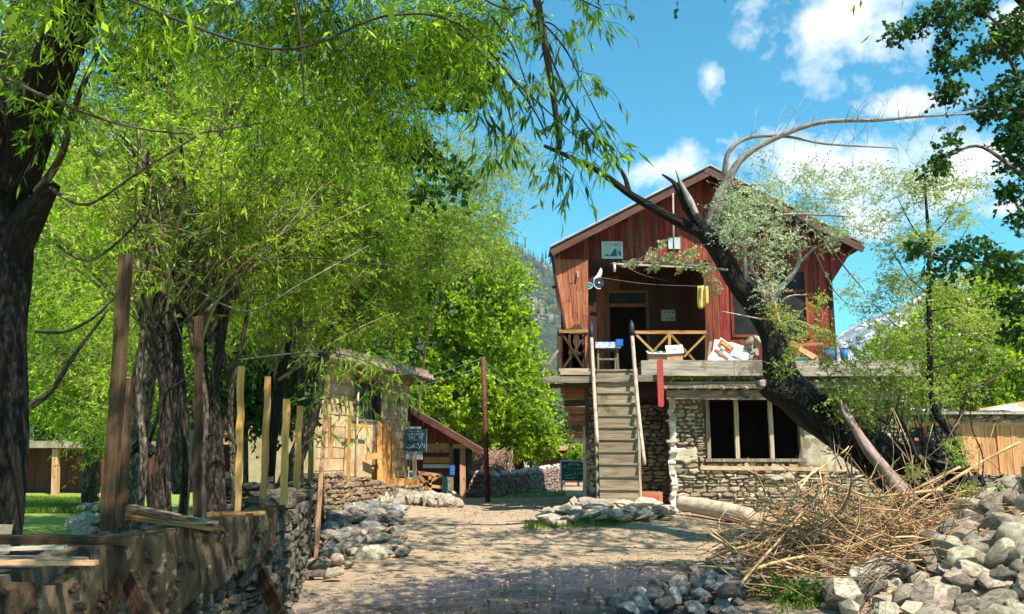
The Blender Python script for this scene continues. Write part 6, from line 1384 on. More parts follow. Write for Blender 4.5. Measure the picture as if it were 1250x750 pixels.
    # canopy out of frame, overhead: it throws the dappled shade on the wall and the near lane
    bl = [((x, y, z), (r, r, .8), w) for x, y, z, r, w in ((-2.5, 4.0, 4.8, .7, .6), (-.4, 2.0, 4.7, .9, .7), (-.3, 3.2, 5.2, .8, .8), (.5, 4.3, 5.8, .7, .4), (.6, 2.4, 5.3, .9, .5), (1.6, 4.4, 6.2, .8, .4), (2.3, 5.6, 6.6, 1.0, 1), (3.6, 6.2, 6.9, 1.1, 1), (4.6, 5.2, 6.8, 1.0, .8), (2.4, 4.0, 6.3, 1.0, .8), (3.8, 4.2, 6.6, 1.0, .8), (5.4, 6.6, 7.3, .9, .6), (1.5, 3.0, 5.9, .9, .6))]
    crown(t, bl, L_will, None, clumps=46, crad=.5, twigs=8, tlen=.6, nleaf=9, ll=.13, lw=.034, droop=.8, seed=5, name='overhead_foliage')
    for q in (((-3.7, 6.1, 3.6), (-2.5, 5.2, 5.2), (-.2, 4.4, 5.9), (2.5, 4.2, 6.4)), ((-3.8, 6.1, 3.6), (-3.4, 4.5, 5.2), (-2.2, 2.8, 5.6), (.6, 2.5, 5.8))): limb(t, 'limb', q, [.18, .13, .08, .04], M_bark, 10, 6)
big_willow()

M_bark3 = mat('umber_willow_bark', [(.012, .008, .005), (.045, .03, .019), (.115, .085, .058)], 3.0, (6, 2.0, 1), rough=.9, bump=1.0, bscale=5, uv=True, vary=.15, dist=.04, sharp=2.4)
def pollards():
    spec = [
      ('willow_pollard', 'twisted pollard willow trunk with bright lit edge, left of the knobbly group', [(192, 640, 8.6), (188, 600, 8.6), (200, 545, 8.6), (202, 480, 8.6), (198, 430, 8.6), (192, 400, 8.6)], [.16, .12, .12, .13, .13, .19], 8.6, [(188, 395), (205, 380), (178, 370)], 9),
      ('willow_pollard', 'thick middle pollard willow of the group with a swollen knobbly head', [(222, 640, 9.0), (228, 560, 9.0), (222, 480, 9.0), (215, 420, 9.0), (212, 390, 9.0)], [.12, .10, .10, .13, .24], 9.0, [(205, 385), (225, 370), (240, 390), (215, 330)], 10),
      ('willow_pollard', 'broad grey based pollard willow on the right of the knobbly group', [(262, 640, 9.3), (262, 590, 9.3), (262, 530, 9.3), (262, 470, 9.3), (272, 400, 9.3), (276, 360, 9.3)], [.26, .24, .18, .12, .11, .14], 9.3, [(276, 355), (262, 400), (285, 345)], 9),
      ('dark_willow', 'dark leaning willow trunk between two pale fence posts', [(330, 625, 12), (328, 580, 12), (334, 520, 12), (342, 470, 12), (352, 430, 12), (362, 380, 12)], [.22, .19, .17, .16, .14, .1], 12, [(352, 430), (362, 380), (340, 465)], 8),
      ('pale_willow', 'slim greyish willow trunk beside the mud house', [(366, 600, 13.5), (367, 550, 13.5), (368, 490, 13.5), (372, 440, 13.5)], [.12, .10, .09, .07], 13.5, [(370, 450)], 8)]
    allp = []
    for k, (nm, lab, pts, rad, Y, heads, ns) in enumerate(spec):
        base = W(*pts[0]); t = tree(nm, lab, base); limb(t, 'trunk', [W(*p) for p in pts], [q * .46 for q in rad], M_bark3 if k != 3 else M_bark, 22, 7, .16, .18, k * 3.1)
        for i, (px, py) in enumerate(heads):
            limb(t, 'knob', [W(px + random.uniform(-5, 5), py + 22, Y), W(px, py, Y + random.uniform(-.15, .15)), W(px + random.uniform(-8, 8), py - 14, Y)], [.05, .09 if k < 3 else .07, .03], M_bark2, 12, 5, .4, .3, i * 2.3 + k)
        if k < 3:
            for i in range(4):
                a = heads[i % len(heads)]; limb(t, 'stem', [W(a[0], a[1], Y), W(a[0] + random.uniform(-22, 22), a[1] - 90, Y + random.uniform(-.3, .3)), W(a[0] + random.uniform(-50, 60), a[1] - 210, Y + random.uniform(-.6, .6))], [.05, .032, .014], M_bark2, 7, 6, .08, 0, i)
        if k < 3:
            for i in range(3):
                x = pts[0][0] + random.uniform(-26, 26); yy = Y + random.uniform(-.4, .5); r0 = random.uniform(.018, .045)
                limb(t, 'stem', [W(x, 640, yy), W(x + random.uniform(-9, 9), 560, yy), W(x + random.uniform(-16, 16), 480, yy), W(x + random.uniform(-20, 20), 400, yy), W(x + random.uniform(-45, 45), 300, yy)], [r0, r0 * .9, r0 * .8, r0 * .65, r0 * .3], M_bark3 if i % 2 else M_bark2, 7, 5, .25, .1, i * 1.7 + k)
            for i in range(4):
                a = random.choice(pts[2:]); dx = random.uniform(-60, 60); limb(t, 'dead_branch', [W(a[0], a[1], Y), W(a[0] + dx * .5, a[1] - random.uniform(0, 25), Y - .2), W(a[0] + dx, a[1] - random.uniform(-25, 55), Y - .3)], [.014, .010, .003], M_twigd, 5, 4)
        if k == 0: limb(t, 'broken_stub', [W(188, 555, 8.55), W(172, 545, 8.5), W(158, 556, 8.45), W(146, 572, 8.4)], [.05, .06, .02, .006], M_bark, 10, 5, .3)
        P = shoots(t, [W(px, py, Y) for px, py in heads], ns, 2.6 if k < 3 else 2.4, M_twig, 30 + k, 1.0, .9, .017)
        R_ = random.Random(k); P = [p for p in P if R_.random() < .6]
        crown(t, [(p, (.16, .16, .16), .028) for p in P if p.z > 1.9], L_will, M_twig, clumps=75, crad=.22, twigs=4, tlen=.36, nleaf=11, ll=.082, lw=.018, droop=.6, seed=60 + k, tr=.003)
    # individual long arching branches crossing the view
    t = bpy.data.objects['willow_pollard']
pollards()

def hedge():
    b = W(300, 600, 14.5); t = tree('leafy_shrub', 'dark green leafy shrub filling the gap between the pollards and the mud house', b)
    limb(t, 'stem', [b, W(300, 520, 14.5), W(300, 450, 14.5)], [.05, .04, .02], M_bark2, 8, 5)
    crown(t, [(W(px, py, 14.5), (.5, .5, .4), w) for px, py, w in ((290, 455, 1), (320, 470, 1), (345, 450, 1), (270, 490, .7), (310, 500, .6), (300, 420, 1), (350, 500, .4))], L_mid2, M_twig, clumps=45, crad=.2, twigs=6, tlen=.3, nleaf=8, ll=.10, lw=.07, droop=.4, seed=77, tr=.003)
L_mid2 = leafmat('deep_green_leaf', (.02, .06, .008), (.09, .18, .02), .4, (1.4, 1.5, .7))
hedge()
def mid_canopy():
    # foliage masses that belong to the row of willows behind the wall
    spec = [('canopy_willow', 'dense yellow green willow standing behind the knobbly pollards', 10.5, -3.6, ((150, 160, 10, .9, .8), (240, 200, 10, .9, 1), (330, 240, 10, .9, 1), (200, 300, 10.5, .8, .7), (120, 260, 10.5, .9, .8), (330, 330, 10.5, .8, .7), (270, 130, 10.5, .9, .8), (400, 290, 10.5, .7, .8), (400, 200, 10.5, .8, .9)), (225, 600, 11)),
            ('canopy_willow', 'tall sunlit willow arching over the mud house roof', 13.5, -3.0, ((420, 350, 13.5, 1.0, .9), (480, 300, 13.5, .9, .8), (440, 240, 13.5, 1.0, .9), (500, 230, 13.5, .8, .6), (360, 370, 13, .8, .7), (470, 370, 14, .7, .5), (400, 130, 13, 1.1, .8), (300, 390, 13, .7, .5), (540, 290, 14, .6, .4), (400, 405, 14, .4, .22)), (345, 600, 14)),
            ('young_willow', 'bushy bright willow sapling behind the big left trunk', 15, -8, ((90, 430, 14, .9, .9), (115, 485, 14, .7, .8), (75, 360, 14, .9, .8), (140, 525, 13.5, .45, .35), (60, 475, 14.5, .7, .6), (170, 440, 14.5, .8, .7), (150, 370, 15, .9, .8)), (110, 610, 15.5))]
    for k, (nm, lab, Y, x, bl, base) in enumerate(spec):
        b = W(*base); t = tree(nm, lab, b); top = W(bl[0][0], bl[0][1], bl[0][2])
        limb(t, 'trunk', [b, b.lerp(top, .35) + Vector((.1, 0, 0)), b.lerp(top, .7), top], [.15, .12, .09, .04], M_bark2, 12, 6, .08, .1)
        for q in bl[1:]: limb(t, 'branch', [b.lerp(top, .8), (b.lerp(top, .6) + W(*q[:3])) / 2 + Vector((0, 0, .2)), W(*q[:3])], [.05, .03, .012], M_twig, 6, 5)
        crown(t, [(W(px, py, y), (r, r, r * .85), w) for px, py, y, r, w in bl], L_will, M_twig, clumps=66, crad=.22, twigs=8, tlen=.42, nleaf=11, ll=.085, lw=.022, droop=.5, seed=80 + k, tr=.0035, hollow=.3)
    # thin branches crossing in front of the mud house
    t = bpy.data.objects['canopy_willow']
    for P in ([(300, 318), (380, 315), (450, 322), (520, 330)], [(290, 440), (380, 430), (430, 436), (470, 452)], [(220, 330), (280, 315), (330, 270), (360, 235)], [(250, 380), (290, 345), (330, 300), (395, 225)], [(210, 330), (235, 290), (320, 262), (400, 250)], [(100, 130), (170, 200), (220, 290)], [(150, 300), (200, 240), (260, 190), (330, 175)], [(225, 345), (300, 380), (370, 345), (450, 300)]):
        limb(t, 'branch', [W(x, y, 8.6 + .3 * (i % 2)) for i, (x, y) in enumerate(P)], [.010, .008, .006, .003], M_twigd if P[0][0] > 280 else M_barkg, 6, 6)
    crown(t, [(W(px, py, 9.2), (.25, .2, .2), 1) for px, py in ((455, 462), (470, 478), (445, 440), (410, 450), (395, 480), (425, 515))], L_near, M_twig, clumps=3, crad=.12, twigs=5, tlen=.3, nleaf=8, ll=.10, lw=.018, droop=1.2, seed=99, tr=.003, name='drooping_leaves')
mid_canopy()

def broad(nm, lab, base, bl, lm, seed, ll, lw, clumps, crad, tl, twigs=7, nleaf=9, trunk=.2, tm=None, hollow=.45, sp=1.1, droop=.2, group=None, limbs=True):
    b = W(*base); b.z = gz(b.x, b.y) - .1; t = tree(nm, lab, b, group=group); top = Vector(bl[0][0]) if not isinstance(bl[0][0], (int, float)) else W(bl[0][0], bl[0][1], bl[0][2])
    limb(t, 'trunk', [b, b.lerp(top, .3), b.lerp(top, .65), top], [trunk, trunk * .8, trunk * .5, trunk * .2], M_bark2, 12, 6, .08, .1)
    if limbs:
        for q in bl[1:]:
            c = W(*q[:3]); limb(t, 'limb', [b.lerp(top, .35), (b.lerp(top, .5) + c) / 2, c], [trunk * .4, trunk * .22, trunk * .08], M_bark2, 6, 5)
    crown(t, [(W(px, py, y), (rx, rx, rz), w) for px, py, y, rx, rz, w in bl], lm, tm, clumps=clumps, crad=crad, twigs=twigs, tlen=tl, nleaf=nleaf, ll=ll, lw=lw, droop=droop, seed=seed, spread=sp, hollow=hollow)
    return t
def background_trees():
    broad('tall_green_tree', 'tall bright green tree beyond the mud house, peak of the background row', (560, 590, 36), [(560, 360, 36, 3.0, 2.4, 1.2), (500, 420, 36, 2.6, 2, 1), (600, 420, 36, 2.0, 1.9, 1), (560, 290, 36, 1.9, 1.6, .6), (520, 330, 36, 2.2, 1.9, .8), (595, 345, 36, 1.5, 1.4, .5), (560, 480, 36, 2.6, 1.8, 1), (620, 480, 36, 1.4, 1.7, .7), (590, 520, 37, 2, 1.2, .6), (480, 340, 36, 2.2, 2.2, .8)], L_far, 101, .2, .12, 110, .6, .7, trunk=.35)
    broad('round_bright_tree', 'rounded bright green tree right of the tall one, near the timber house', (635, 590, 44), [(618, 420, 44, 1.9, 1.8, 1), (632, 470, 44, 1.6, 1.8, 1), (605, 380, 44, 1.6, 1.5, .7), (592, 345, 44, 1.4, 1.2, .5), (635, 510, 44, 1.6, 1.2, .6)], L_far, 102, .2, .13, 90, .6, .7, trunk=.3)
    broad('hazy_green_tree', 'broad leafy tree rising behind the left shed', (60, 600, 30), [(40, 330, 30, 3.2, 2.6, 1), (140, 300, 30, 3.2, 2.6, 1), (90, 420, 30, 3, 2.2, 1), (200, 420, 30, 3, 2.2, 1), (10, 450, 30, 3, 2.2, .8), (160, 500, 31, 3, 1.6, .8), (60, 220, 30, 3, 2.4, .9), (180, 200, 30, 3, 2.4, .9)], L_far, 103, .22, .13, 100, .7, .8, trunk=.4)
    broad('hazy_green_tree', 'deep green tree seen through the gaps behind the pollards', (310, 600, 31), [(310, 300, 31, 3.2, 2.6, 1), (400, 330, 31, 3.2, 2.6, 1), (270, 420, 31, 3, 2.4, 1), (360, 440, 31, 3, 2.2, 1), (300, 180, 31, 3, 2.6, 1), (420, 220, 31, 2.8, 2.4, .9), (300, 510, 31, 3, 1.6, .8), (400, 120, 31, 2.6, 2.2, .6), (220, 110, 31, 2.6, 2.2, .6)], L_mid, 104, .22, .13, 110, .7, .8, trunk=.4)
    broad('round_bush', 'small round light green tree above the lane wall', (648, 590, 36), [(648, 525, 36, .85, .7, 1), (636, 545, 36, .7, .6, .8), (665, 540, 36, .7, .6, .7), (650, 508, 36, .6, .4, .5)], L_far, 105, .12, .08, 60, .25, .3, trunk=.08)
    broad('round_bush', 'lone yellow green shrub against the log hut beside the pier', (706, 590, 38), [(706, 560, 38, .45, .5, 1)], L_far, 106, .12, .08, 50, .2, .3, trunk=.06)
    broad('background_tree', 'wide bright tree behind the stone shed on the right', (1180, 590, 36), [(1180, 420, 36, 2.8, 2.2, 1.1), (1240, 460, 36, 2.6, 2, 1), (1120, 450, 36, 2.2, 1.8, .8), (1280, 400, 36, 3, 2.2, 1), (1200, 370, 36, 2.2, 1.5, .8), (1140, 490, 36, 2.2, 1.3, .7), (1220, 500, 36, 2.6, 1.3, .8), (1340, 450, 36, 3, 2.4, 1)], L_far, 107, .2, .12, 110, .6, .7, trunk=.35)
    broad('shady_tree', 'dark green tree filling the space behind the shop roof', (560, 590, 48), [(540, 500, 48, 3, 2.4, 1), (600, 500, 48, 2.6, 2.4, 1), (650, 520, 50, 2.2, 1.8, .8), (570, 540, 48, 3, 1.4, .8)], L_mid, 108, .24, .15, 90, .7, .8, trunk=.35)
    # feathery yellow willow top against the sky
    b = W(505, 590, 30); t = tree('feathery_willow', 'feathery yellow green treetop fading into the sky left of the house', b)
    limb(t, 'trunk', [b, W(520, 420, 28), W(550, 320, 25), W(595, 230, 22)], [.05, .04, .02, .01], M_twig, 8, 6)
    crown(t, [(W(px, py, 22), (r, r, r), w) for px, py, r, w in ((600, 200, 1.0, .8), (625, 235, .9, .5), (580, 250, 1.0, .8), (560, 190, .8, .6), (600, 290, .9, .6), (560, 300, 1.0, 1), (640, 190, .5, .2), (530, 250, .9, .8))], L_light, M_twig, clumps=60, crad=.25, twigs=5, tlen=.5, nleaf=7, ll=.11, lw=.028, droop=.7, seed=120, tr=.004, hollow=.2)
    # dark poplar spray, upper middle
    t = tree('poplar', 'dark broad leaved poplar branches showing through the willow at the upper middle', (-6, 9.5, .5)); Y = 9.5
    limb(t, 'trunk', [(-4.6, 10.5, .4), (-4.4, 10.4, 3), (-3.6, 10, 5.5), (-2.4, 9.6, 7.6)], [.16, .14, .11, .06], M_bark2, 12, 6)
    crown(t, [(W(px, py, Y), (r, r, r * .7), w) for px, py, r, w in ((540, 50, .3, .6), (555, 85, .28, .6), (575, 60, .22, .4), (505, 60, .3, .6), (520, 110, .25, .4), (580, 40, .2, .35), (510, 175, .2, .4), (530, 190, .15, .3), (545, 200, .12, .2), (525, 230, .14, .25), (560, 225, .1, .15), (170, 75, .4, .8), (195, 50, .35, .7), (450, 50, .4, .6), (330, 150, .35, .5), (420, 150, .3, .5), (590, 95, .18, .3), (570, 110, .2, .3))], L_dark, M_twigd, clumps=34, crad=.12, twigs=4, tlen=.2, nleaf=5, ll=.075, lw=.07, droop=.8, seed=121, tr=.003)
    # dark branch hanging in at the upper right corner
    t = tree('corner_tree', 'dark glossy leaved tree reaching in at the upper right corner', (8.6, 10.2, .3)); Y = 9.0
    limb(t, 'trunk', [(8.4, 10.8, .3), (8.2, 10.5, 3), (7.2, 9.8, 5.5), (6.4, 9.2, 7.5)], [.22, .18, .13, .07], M_bark, 14, 6)
    crown(t, [((x, y, z), (.9, .9, .4), w) for x, y, z, w in ((1.6, 10.0, 8.4, .8), (2.9, 10.8, 8.9, .8), (3.8, 9.4, 8.6, .8), (.6, 9.2, 8.0, .7), (2.2, 8.6, 7.9, .5), (4.8, 10.6, 9.2, .8), (5.8, 9.8, 9.0, .8), (1.2, 11.6, 9.3, .8), (-.1, 10.6, 8.8, .8), (.4, 12.2, 9.6, .7), (2.4, 12.0, 9.6, .8))], L_dark, None, clumps=26, crad=.35, twigs=6, tlen=.4, nleaf=7, ll=.10, lw=.075, droop=.6, seed=125, name='overhead_foliage')  # unseen crown and limb above the frame, added to dapple the lane
    limb(t, 'limb', [(7.2, 9.8, 5.9), (5.5, 10.0, 8.2), (3.2, 10.1, 8.6), (.8, 9.6, 8.1)], [.06, .045, .03, .01], M_bark, 9, 6)
    for P in ([(1262, 120), (1245, 60), (1180, 5), (1110, 25)], [(1262, 150), (1225, 60), (1190, 75)], [(1265, 300), (1230, 315), (1190, 320), (1120, 310)], [(1262, 140), (1210, 130), (1175, 135)], [(1265, 230), (1200, 180), (1160, 190)]):
        limb(t, 'branch', [W(x, y, Y) for x, y in P], [.03, .018, .012, .006][:len(P)], M_bark2, 6, 6)
    crown(t, [(W(px, py, Y + .1), (rx, .3, rz), w) for px, py, rx, rz, w in ((1090, 38, .10, .05, .3), (1115, 28, .12, .06, .5), (1140, 18, .14, .1, .7), (1160, 45, .12, .2, .7), (1150, 75, .08, .1, .35), (1190, 8, .2, .08, .9), (1160, 110, .14, .06, .8), (1175, 78, .1, .06, .3), (1200, 58, .15, .08, .6), (1230, 45, .16, .25, 1.3), (1245, 110, .14, .4, 1.6), (1215, 120, .12, .12, .5), (1235, 165, .16, .16, 1), (1205, 135, .14, .06, .5), (1150, 185, .06, .14, .4), (1140, 205, .05, .06, .2), (1250, 30, .2, .3, 1.5), (1235, 230, .1, .14, .6), (1245, 190, .16, .14, .9), (1160, 165, .1, .04, .2), (1245, 260, .08, .12, .5),
        (1210, 312, .22, .08, .7), (1165, 312, .18, .05, .3), (1130, 305, .12, .04, .2), (1190, 332, .14, .05, .15), (1238, 330, .16, .12, .8), (1243, 370, .12, .14, .6), (1245, 400, .1, .14, .5), (1180, 300, .2, .06, .5), (1150, 330, .1, .06, .3), (1110, 305, .08, .04, .25))], L_dark, M_twigd, clumps=26, crad=.06, twigs=4, tlen=.12, nleaf=5, ll=.055, lw=.045, droop=.8, seed=122, tr=.002)
L_mid = leafmat('mid_green_leaf', (.022, .07, .008), (.11, .21, .02), .4, (1.4, 1.5, .7))
background_trees()

# the leaning tree in front of the house
def leaning():
    Y = 14.0; t = tree('leaning_tree', 'thick black trunk leaning left across the timber house', (7.4, 14.2, .8))
    def T(*a): return [W(px, py, y) for px, py, y in a]
    limb(t, 'trunk', T((1165, 625, 14.3), (1120, 595, 14.3), (1075, 560, 14.2), (1030, 528, 14.1), (985, 496, 14.0), (955, 462, 13.9), (945, 415, 13.9), (925, 380, 13.9), (900, 345, 13.8), (878, 308, 13.8), (858, 280, 13.8)), [.56, .45, .36, .34, .33, .28, .21, .175, .165, .155, .15], M_barkb, 34, 8, .05, .13, 2.2)
    limb(t, 'sawn_stub', T((962, 482, 13.9), (942, 476, 13.65), (930, 470, 13.55)), [.24, .15, .10], M_barkb, 16, 4, .2, .2, 4)
    limb(t, 'cut_face', T((931, 470.5, 13.56), (925, 469, 13.5)), [.095, .05], M_barkg, 12, 3, .2, 0, 4)
    limb(t, 'broken_top', T((866, 290, 13.8), (848, 265, 13.8), (834, 243, 13.8), (826, 228, 13.8)), [.13, .10, .07, .03], M_barkb, 14, 6, .12, .2, 6)
    limb(t, 'broken_spike', T((840, 255, 13.75), (828, 232, 13.7), (821, 222, 13.7), (808, 213, 13.7)), [.09, .06, .035, .012], M_barkb, 10, 5, .3, .3, 6)
    limb(t, 'splinter', T((850, 262, 13.62), (840, 242, 13.62), (832, 226, 13.64), (824, 206, 13.66)), [.05, .05, .03, .004], M_barkg, 9, 6, .4, .3, 2)
    limb(t, 'splinter', T((838, 245, 13.66), (831, 228, 13.68), (826, 215, 13.7)), [.03, .02, .003], M_barkg, 7, 5, .4, .3, 7)
    limb(t, 'left_limb', T((868, 290, 13.8), (838, 276, 13.8), (805, 258, 13.7), (770, 238, 13.6), (735, 212, 13.5), (700, 194, 13.5), (664, 178, 13.5)), [.11, .095, .075, .06, .05, .04, .028], M_bark, 14, 6, .08, .12, 1)
    limb(t, 'branch', T((768, 236, 13.6), (762, 215, 13.6), (748, 195, 13.6)), [.05, .035, .02], M_bark, 8, 5)
    limb(t, 'branch', T((735, 212, 13.5), (728, 200, 13.5), (722, 208, 13.4)), [.012, .01, .004], M_twigd, 5, 3)
    g = M_barkg
    limb(t, 'right_limb', T((866, 285, 13.8), (872, 255, 13.7), (888, 222, 13.6), (905, 195, 13.5), (940, 172, 13.4), (1000, 150, 13.2), (1070, 147, 13.0), (1130, 142, 12.8), (1205, 138, 12.6)), [.12, .10, .08, .055, .045, .04, .03, .022, .01], g, 10, 6, .06)
    limb(t, 'branch', T((884, 215, 13.6), (890, 185, 13.5), (915, 168, 13.5), (960, 167, 13.4), (1010, 176, 13.4), (1095, 181, 13.3)), [.05, .04, .032, .026, .02, .008], g, 8, 6)
    limb(t, 'branch', T((880, 240, 13.7), (900, 235, 13.7), (925, 225, 13.6), (950, 240, 13.6)), [.03, .022, .015, .006], g, 6, 5)
    limb(t, 'branch', T((912, 345, 13.7), (908, 300, 13.6), (925, 275, 13.5), (960, 262, 13.4), (1045, 265, 13.2)), [.05, .042, .035, .025, .01], g, 8, 6)
    limb(t, 'branch', T((968, 263, 13.4), (1000, 285, 13.3), (1030, 325, 13.2), (1055, 355, 13.1)), [.022, .018, .012, .006], M_twigd, 6, 6)
    limb(t, 'branch', T((968, 264, 13.4), (990, 300, 13.3), (1015, 350, 13.2), (1035, 372, 13.1)), [.018, .015, .01, .005], M_twigd, 6, 6)
    limb(t, 'branch', T((935, 375, 13.8), (955, 350, 13.7), (975, 320, 13.6), (972, 270, 13.5)), [.055, .05, .035, .012], g, 9, 6, .12)
    limb(t, 'branch', T((945, 360, 13.7), (918, 330, 13.6), (922, 310, 13.6)), [.035, .03, .012], g, 8, 6, .12)
    limb(t, 'branch', T((975, 322, 13.6), (1000, 300, 13.5), (1040, 290, 13.4)), [.025, .018, .006], g, 6, 5)
    limb(t, 'branch', T((940, 400, 13.8), (958, 365, 13.6), (985, 360, 13.5)), [.02, .015, .006], M_pole, 6, 5); limb(t, 'branch', T((945, 400, 13.8), (975, 392, 13.5), (1010, 412, 13.4)), [.02, .016, .006], M_pole, 6, 5); limb(t, 'branch', T((930, 390, 13.6), (905, 385, 13.4), (880, 380, 13.4)), [.014, .01, .005], M_pole, 6, 4)
    limb(t, 'branch', T((888, 330, 13.6), (850, 325, 13.3), (790, 320, 13.2), (745, 322, 13.1)), [.02, .016, .01, .004], g, 6, 6)
    # pinkish fallen limb and roots
    limb(t, 'bare_limb', T((1030, 495, 13.2), (1045, 525, 13.0), (1062, 552, 12.8), (1085, 580, 12.6), (1105, 605, 12.4), (1130, 650, 12.0)), [.035, .06, .09, .085, .11, .12], M_pinkbark, 14, 6, .22, .15, 9)
    limb(t, 'branch', T((1048, 528, 13.0), (1030, 505, 13.0), (1026, 488, 13.0)), [.05, .03, .012], M_pinkbark, 7, 5)
    rng = random.Random(9)
    for i in range(46):
        a = W(rng.uniform(1060, 1150), rng.uniform(530, 600), rng.uniform(13.2, 13.9)); b = W(rng.uniform(1080, 1215), rng.uniform(600, 645), rng.uniform(12.6, 13.6)); m = (a + b) / 2 + Vector((rng.uniform(-.2, .2), rng.uniform(-.2, 0), rng.uniform(-.05, .2)))
        limb(t, 'root', [a, m, b], [rng.uniform(.02, .06), rng.uniform(.02, .05), .012], M_barkb if i % 3 else M_bark2, 6, 4, .1)
    # bare twigs rising from the right limb into the sky
    mb = MB()
    for i in range(70):
        f = rng.random(); bx = 885 + (1200 - 885) * f; by = np.interp(bx, [885, 915, 1000, 1200], [215, 175, 150, 140]) + (28 if rng.random() < .3 else 0); y = 13.5 - 1 * f; hgt_ = rng.uniform(8, 55); tip = (bx + rng.uniform(-6, 34), by - hgt_ if rng.random() < .75 else by + hgt_ * .6)
        a, b = W(bx, by, y), W(tip[0], tip[1], y + rng.uniform(-.2, .2)); m = (a + b) / 2 + Vector((rng.uniform(-.06, .06), 0, .03)); mb.tube([a, m, b], [.0045, .003, .0015], 3)
        if rng.random() < .7: c = m + Vector((rng.uniform(-.25, .3), 0, rng.uniform(.05, .3))); mb.tube([m, c], [.004, .002], 3)
    o = mb.build('bare_twigs', M_twigp, t); o['kind'] = 'stuff'
    C = lambda L_: [(W(px, py, 13.3 + .3 * random.random()), (r, .35, rz), w) for px, py, r, rz, w in L_]
    crown(t, C([(895, 245, .3, .3, 1), (925, 260, .35, .35, 1.2), (900, 285, .25, .25, .8), (945, 230, .35, .3, 1), (930, 300, .35, .25, .9), (890, 265, .2, .3, .6), (960, 290, .3, .3, .7), (985, 250, .35, .35, 1), (1000, 225, .35, .35, .8), (1030, 240, .35, .3, .8), (975, 215, .25, .3, .5), (1060, 235, .3, .3, .6), (1085, 255, .3, .25, .7), (1060, 275, .3, .2, .5), (1110, 230, .25, .25, .5), (1020, 270, .3, .2, .6), (1010, 290, .3, .25, .5), (950, 330, .3, .2, .5), (940, 355, .2, .2, .4), (1080, 215, .25, .25, .4), (930, 200, .15, .2, .25), (1045, 205, .2, .2, .3)]), L_sage, M_twigp, clumps=23, crad=.16, twigs=6, tlen=.22, nleaf=9, ll=.042, lw=.020, droop=.1, seed=130, tr=.0015, spread=.9)
    crown(t, C([(795, 312, .12, .06, .5), (770, 322, .12, .04, .4), (815, 318, .16, .06, .8), (840, 312, .14, .07, .7), (808, 300, .06, .05, .3), (850, 325, .12, .05, .5), (865, 332, .1, .05, .4), (800, 325, .1, .05, .4), (830, 326, .1, .04, .3), (870, 345, .08, .06, .3), (876, 355, .06, .05, .2)]), L_blos, M_twigp, clumps=26, crad=.04, twigs=3, tlen=.06, nleaf=9, ll=.034, lw=.03, droop=0, seed=131, tr=.003, spread=1.5)
    crown(t, C([(965, 400, .12, .35, .5), (960, 440, .12, .2, .3), (1005, 420, .2, .12, .3), (940, 380, .1, .1, .2), (950, 455, .12, .08, .2), (1000, 400, .12, .15, .3), (1010, 440, .25, .08, .4), (1000, 370, .12, .12, .25), (1050, 430, .25, .25, .4), (1035, 455, .2, .15, .35)]), L_light, M_twig, clumps=34, crad=.09, twigs=5, tlen=.2, nleaf=8, ll=.042, lw=.02, droop=.3, seed=132, tr=.0025)
    crown(t, C([(1040, 490, .3, .2, .9), (1075, 470, .3, .2, .6), (1020, 475, .2, .12, .3), (1100, 500, .3, .2, .6), (1060, 515, .25, .12, .4), (1110, 460, .3, .25, .5), (1090, 430, .3, .25, .3), (1030, 505, .2, .1, .4)]), L_light, M_twig, clumps=34, crad=.10, twigs=5, tlen=.22, nleaf=9, ll=.05, lw=.026, droop=.2, seed=133, tr=.003)
    mb = MB()
    for i in range(60):
        a = W(rng.uniform(1020, 1150), rng.uniform(520, 590), 13.4); b = a + Vector((rng.uniform(-.5, .4), rng.uniform(-.2, .2), rng.uniform(.3, 1.3))); m = (a + b) / 2 + Vector((rng.uniform(-.1, .1), 0, 0)); mb.tube([a, m, b], [.014, .01, .004], 4)
    o = mb.build('sucker_shoots', M_bark2, t); o['kind'] = 'stuff'
M_pinkbark = mat('pinkish_bare_limb', [(.12, .07, .055), (.30, .2, .16), (.42, .32, .27)], 4, (5, 1, 1), rough=.85, bump=.5, uv=True, vary=.1)
M_twigp = mat('pale_lilac_twig', [(.2, .17, .17), (.36, .31, .31)], 6, rough=.8, bump=0, vary=.3, uv=True)
leaning()
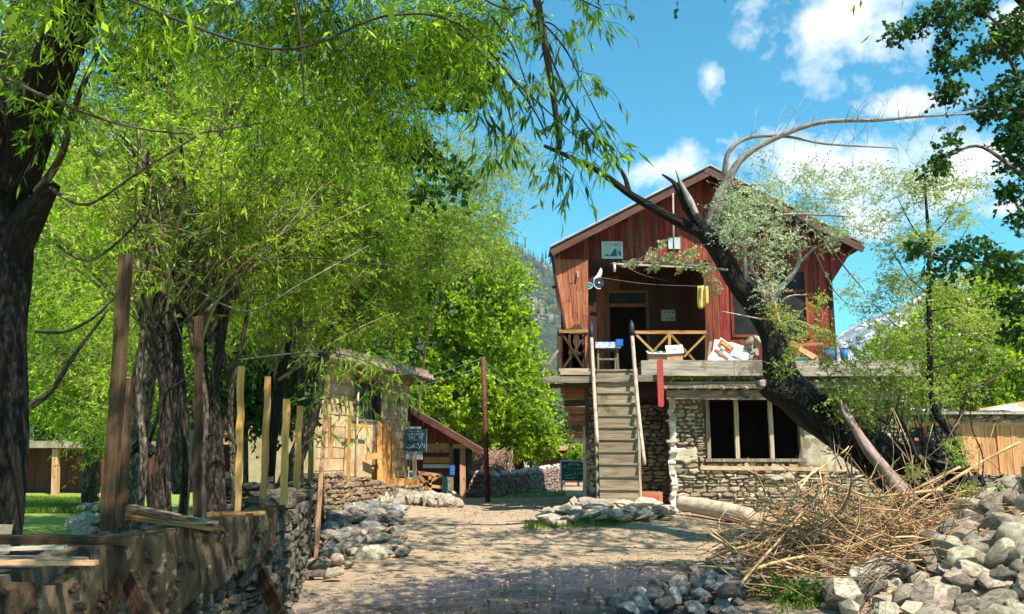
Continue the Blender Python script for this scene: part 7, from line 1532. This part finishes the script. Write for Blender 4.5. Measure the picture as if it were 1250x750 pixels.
def sapling():
    t = tree('slender_sapling', 'slender dark stemmed young tree with airy pale green leaves in front of the shed', (6.9, 12.6, .8)); Y = 12.8
    def T(*a): return [W(px, py, Y) for px, py in a]
    limb(t, 'trunk', T((1192, 640), (1182, 600), (1170, 560), (1158, 525), (1143, 505), (1136, 470), (1135, 420), (1134, 360), (1134, 300), (1130, 240), (1128, 200)), [.11, .09, .075, .07, .055, .045, .04, .035, .03, .018, .008], M_barkb, 12, 6, .08)
    limb(t, 'limb', T((1160, 532), (1172, 510), (1180, 480), (1205, 468), (1235, 445), (1262, 432)), [.05, .035, .028, .024, .018, .01], M_bark2, 8, 6, .08)
    limb(t, 'limb', T((1120, 560), (1105, 520), (1095, 500), (1100, 470)), [.02, .018, .015, .006], M_twigd, 6, 5); limb(t, 'limb', T((1195, 610), (1200, 560), (1186, 520), (1185, 470)), [.012, .012, .01, .005], M_twigd, 6, 5)
    for y0, dx, dy in ((420, -70, -50), (400, 60, -40), (360, -50, -60), (340, 50, -70), (300, -40, -60), (290, 40, -60), (450, 80, -35), (470, -60, -30), (380, 90, -25), (500, 90, -20)):
        a = (1135, y0); limb(t, 'branch', T(a, (1135 + dx * .5, y0 + dy * .35), (1135 + dx, y0 + dy)), [.016, .011, .004], M_twigd, 5, 5)
    C = [(W(px, py, Y + .4 * (random.random() - .5)), (rx, .4, rz), w) for px, py, rx, rz, w in ((1135, 230, .2, .35, .8), (1130, 290, .3, .3, .9), (1095, 300, .3, .25, .6), (1170, 260, .2, .3, .5), (1155, 210, .15, .25, .4), (1110, 350, .35, .3, .8), (1160, 350, .35, .3, .9), (1180, 390, .4, .3, .8), (1100, 400, .35, .3, .7), (1140, 430, .4, .3, .7), (1200, 430, .4, .25, .5), (1175, 470, .4, .2, .4), (1115, 470, .35, .2, .4), (1220, 390, .35, .25, .5), (1080, 440, .25, .3, .3), (1060, 380, .2, .3, .3), (1140, 490, .3, .15, .6), (1090, 350, .2, .2, .4), (1040, 350, .15, .2, .2), (1100, 220, .2, .2, .3), (1185, 225, .25, .12, .3))]
    crown(t, C, L_light, M_twig, clumps=42, crad=.13, twigs=5, tlen=.24, nleaf=8, ll=.045, lw=.02, droop=.2, seed=140, tr=.0025)
    crown(t, [(W(px, py, 12.5), (.12, .12, .12), 1) for px, py in ((1165, 545), (1172, 560), (1115, 575), (1180, 600), (1230, 605), (1215, 615))], L_light, None, clumps=8, crad=.07, twigs=4, tlen=.15, nleaf=8, ll=.05, lw=.022, droop=.2, seed=141, name='low_leaves')
sapling()
# green weeds inside the shade of the brush pile
rng_ = np.random.default_rng(2)
t = thing('weed_patch', 'leafy green weeds growing in the shade under the brush pile', 'weeds', W(940, 720, 9.8))
crown(t, [(W(px, 722, Y), (.25, .25, .08), 1) for px, Y in ((935, 10), (965, 9.8), (985, 9.6))], L_mid, None, clumps=12, crad=.12, twigs=5, tlen=.15, nleaf=6, ll=.05, lw=.03, droop=0, seed=150)
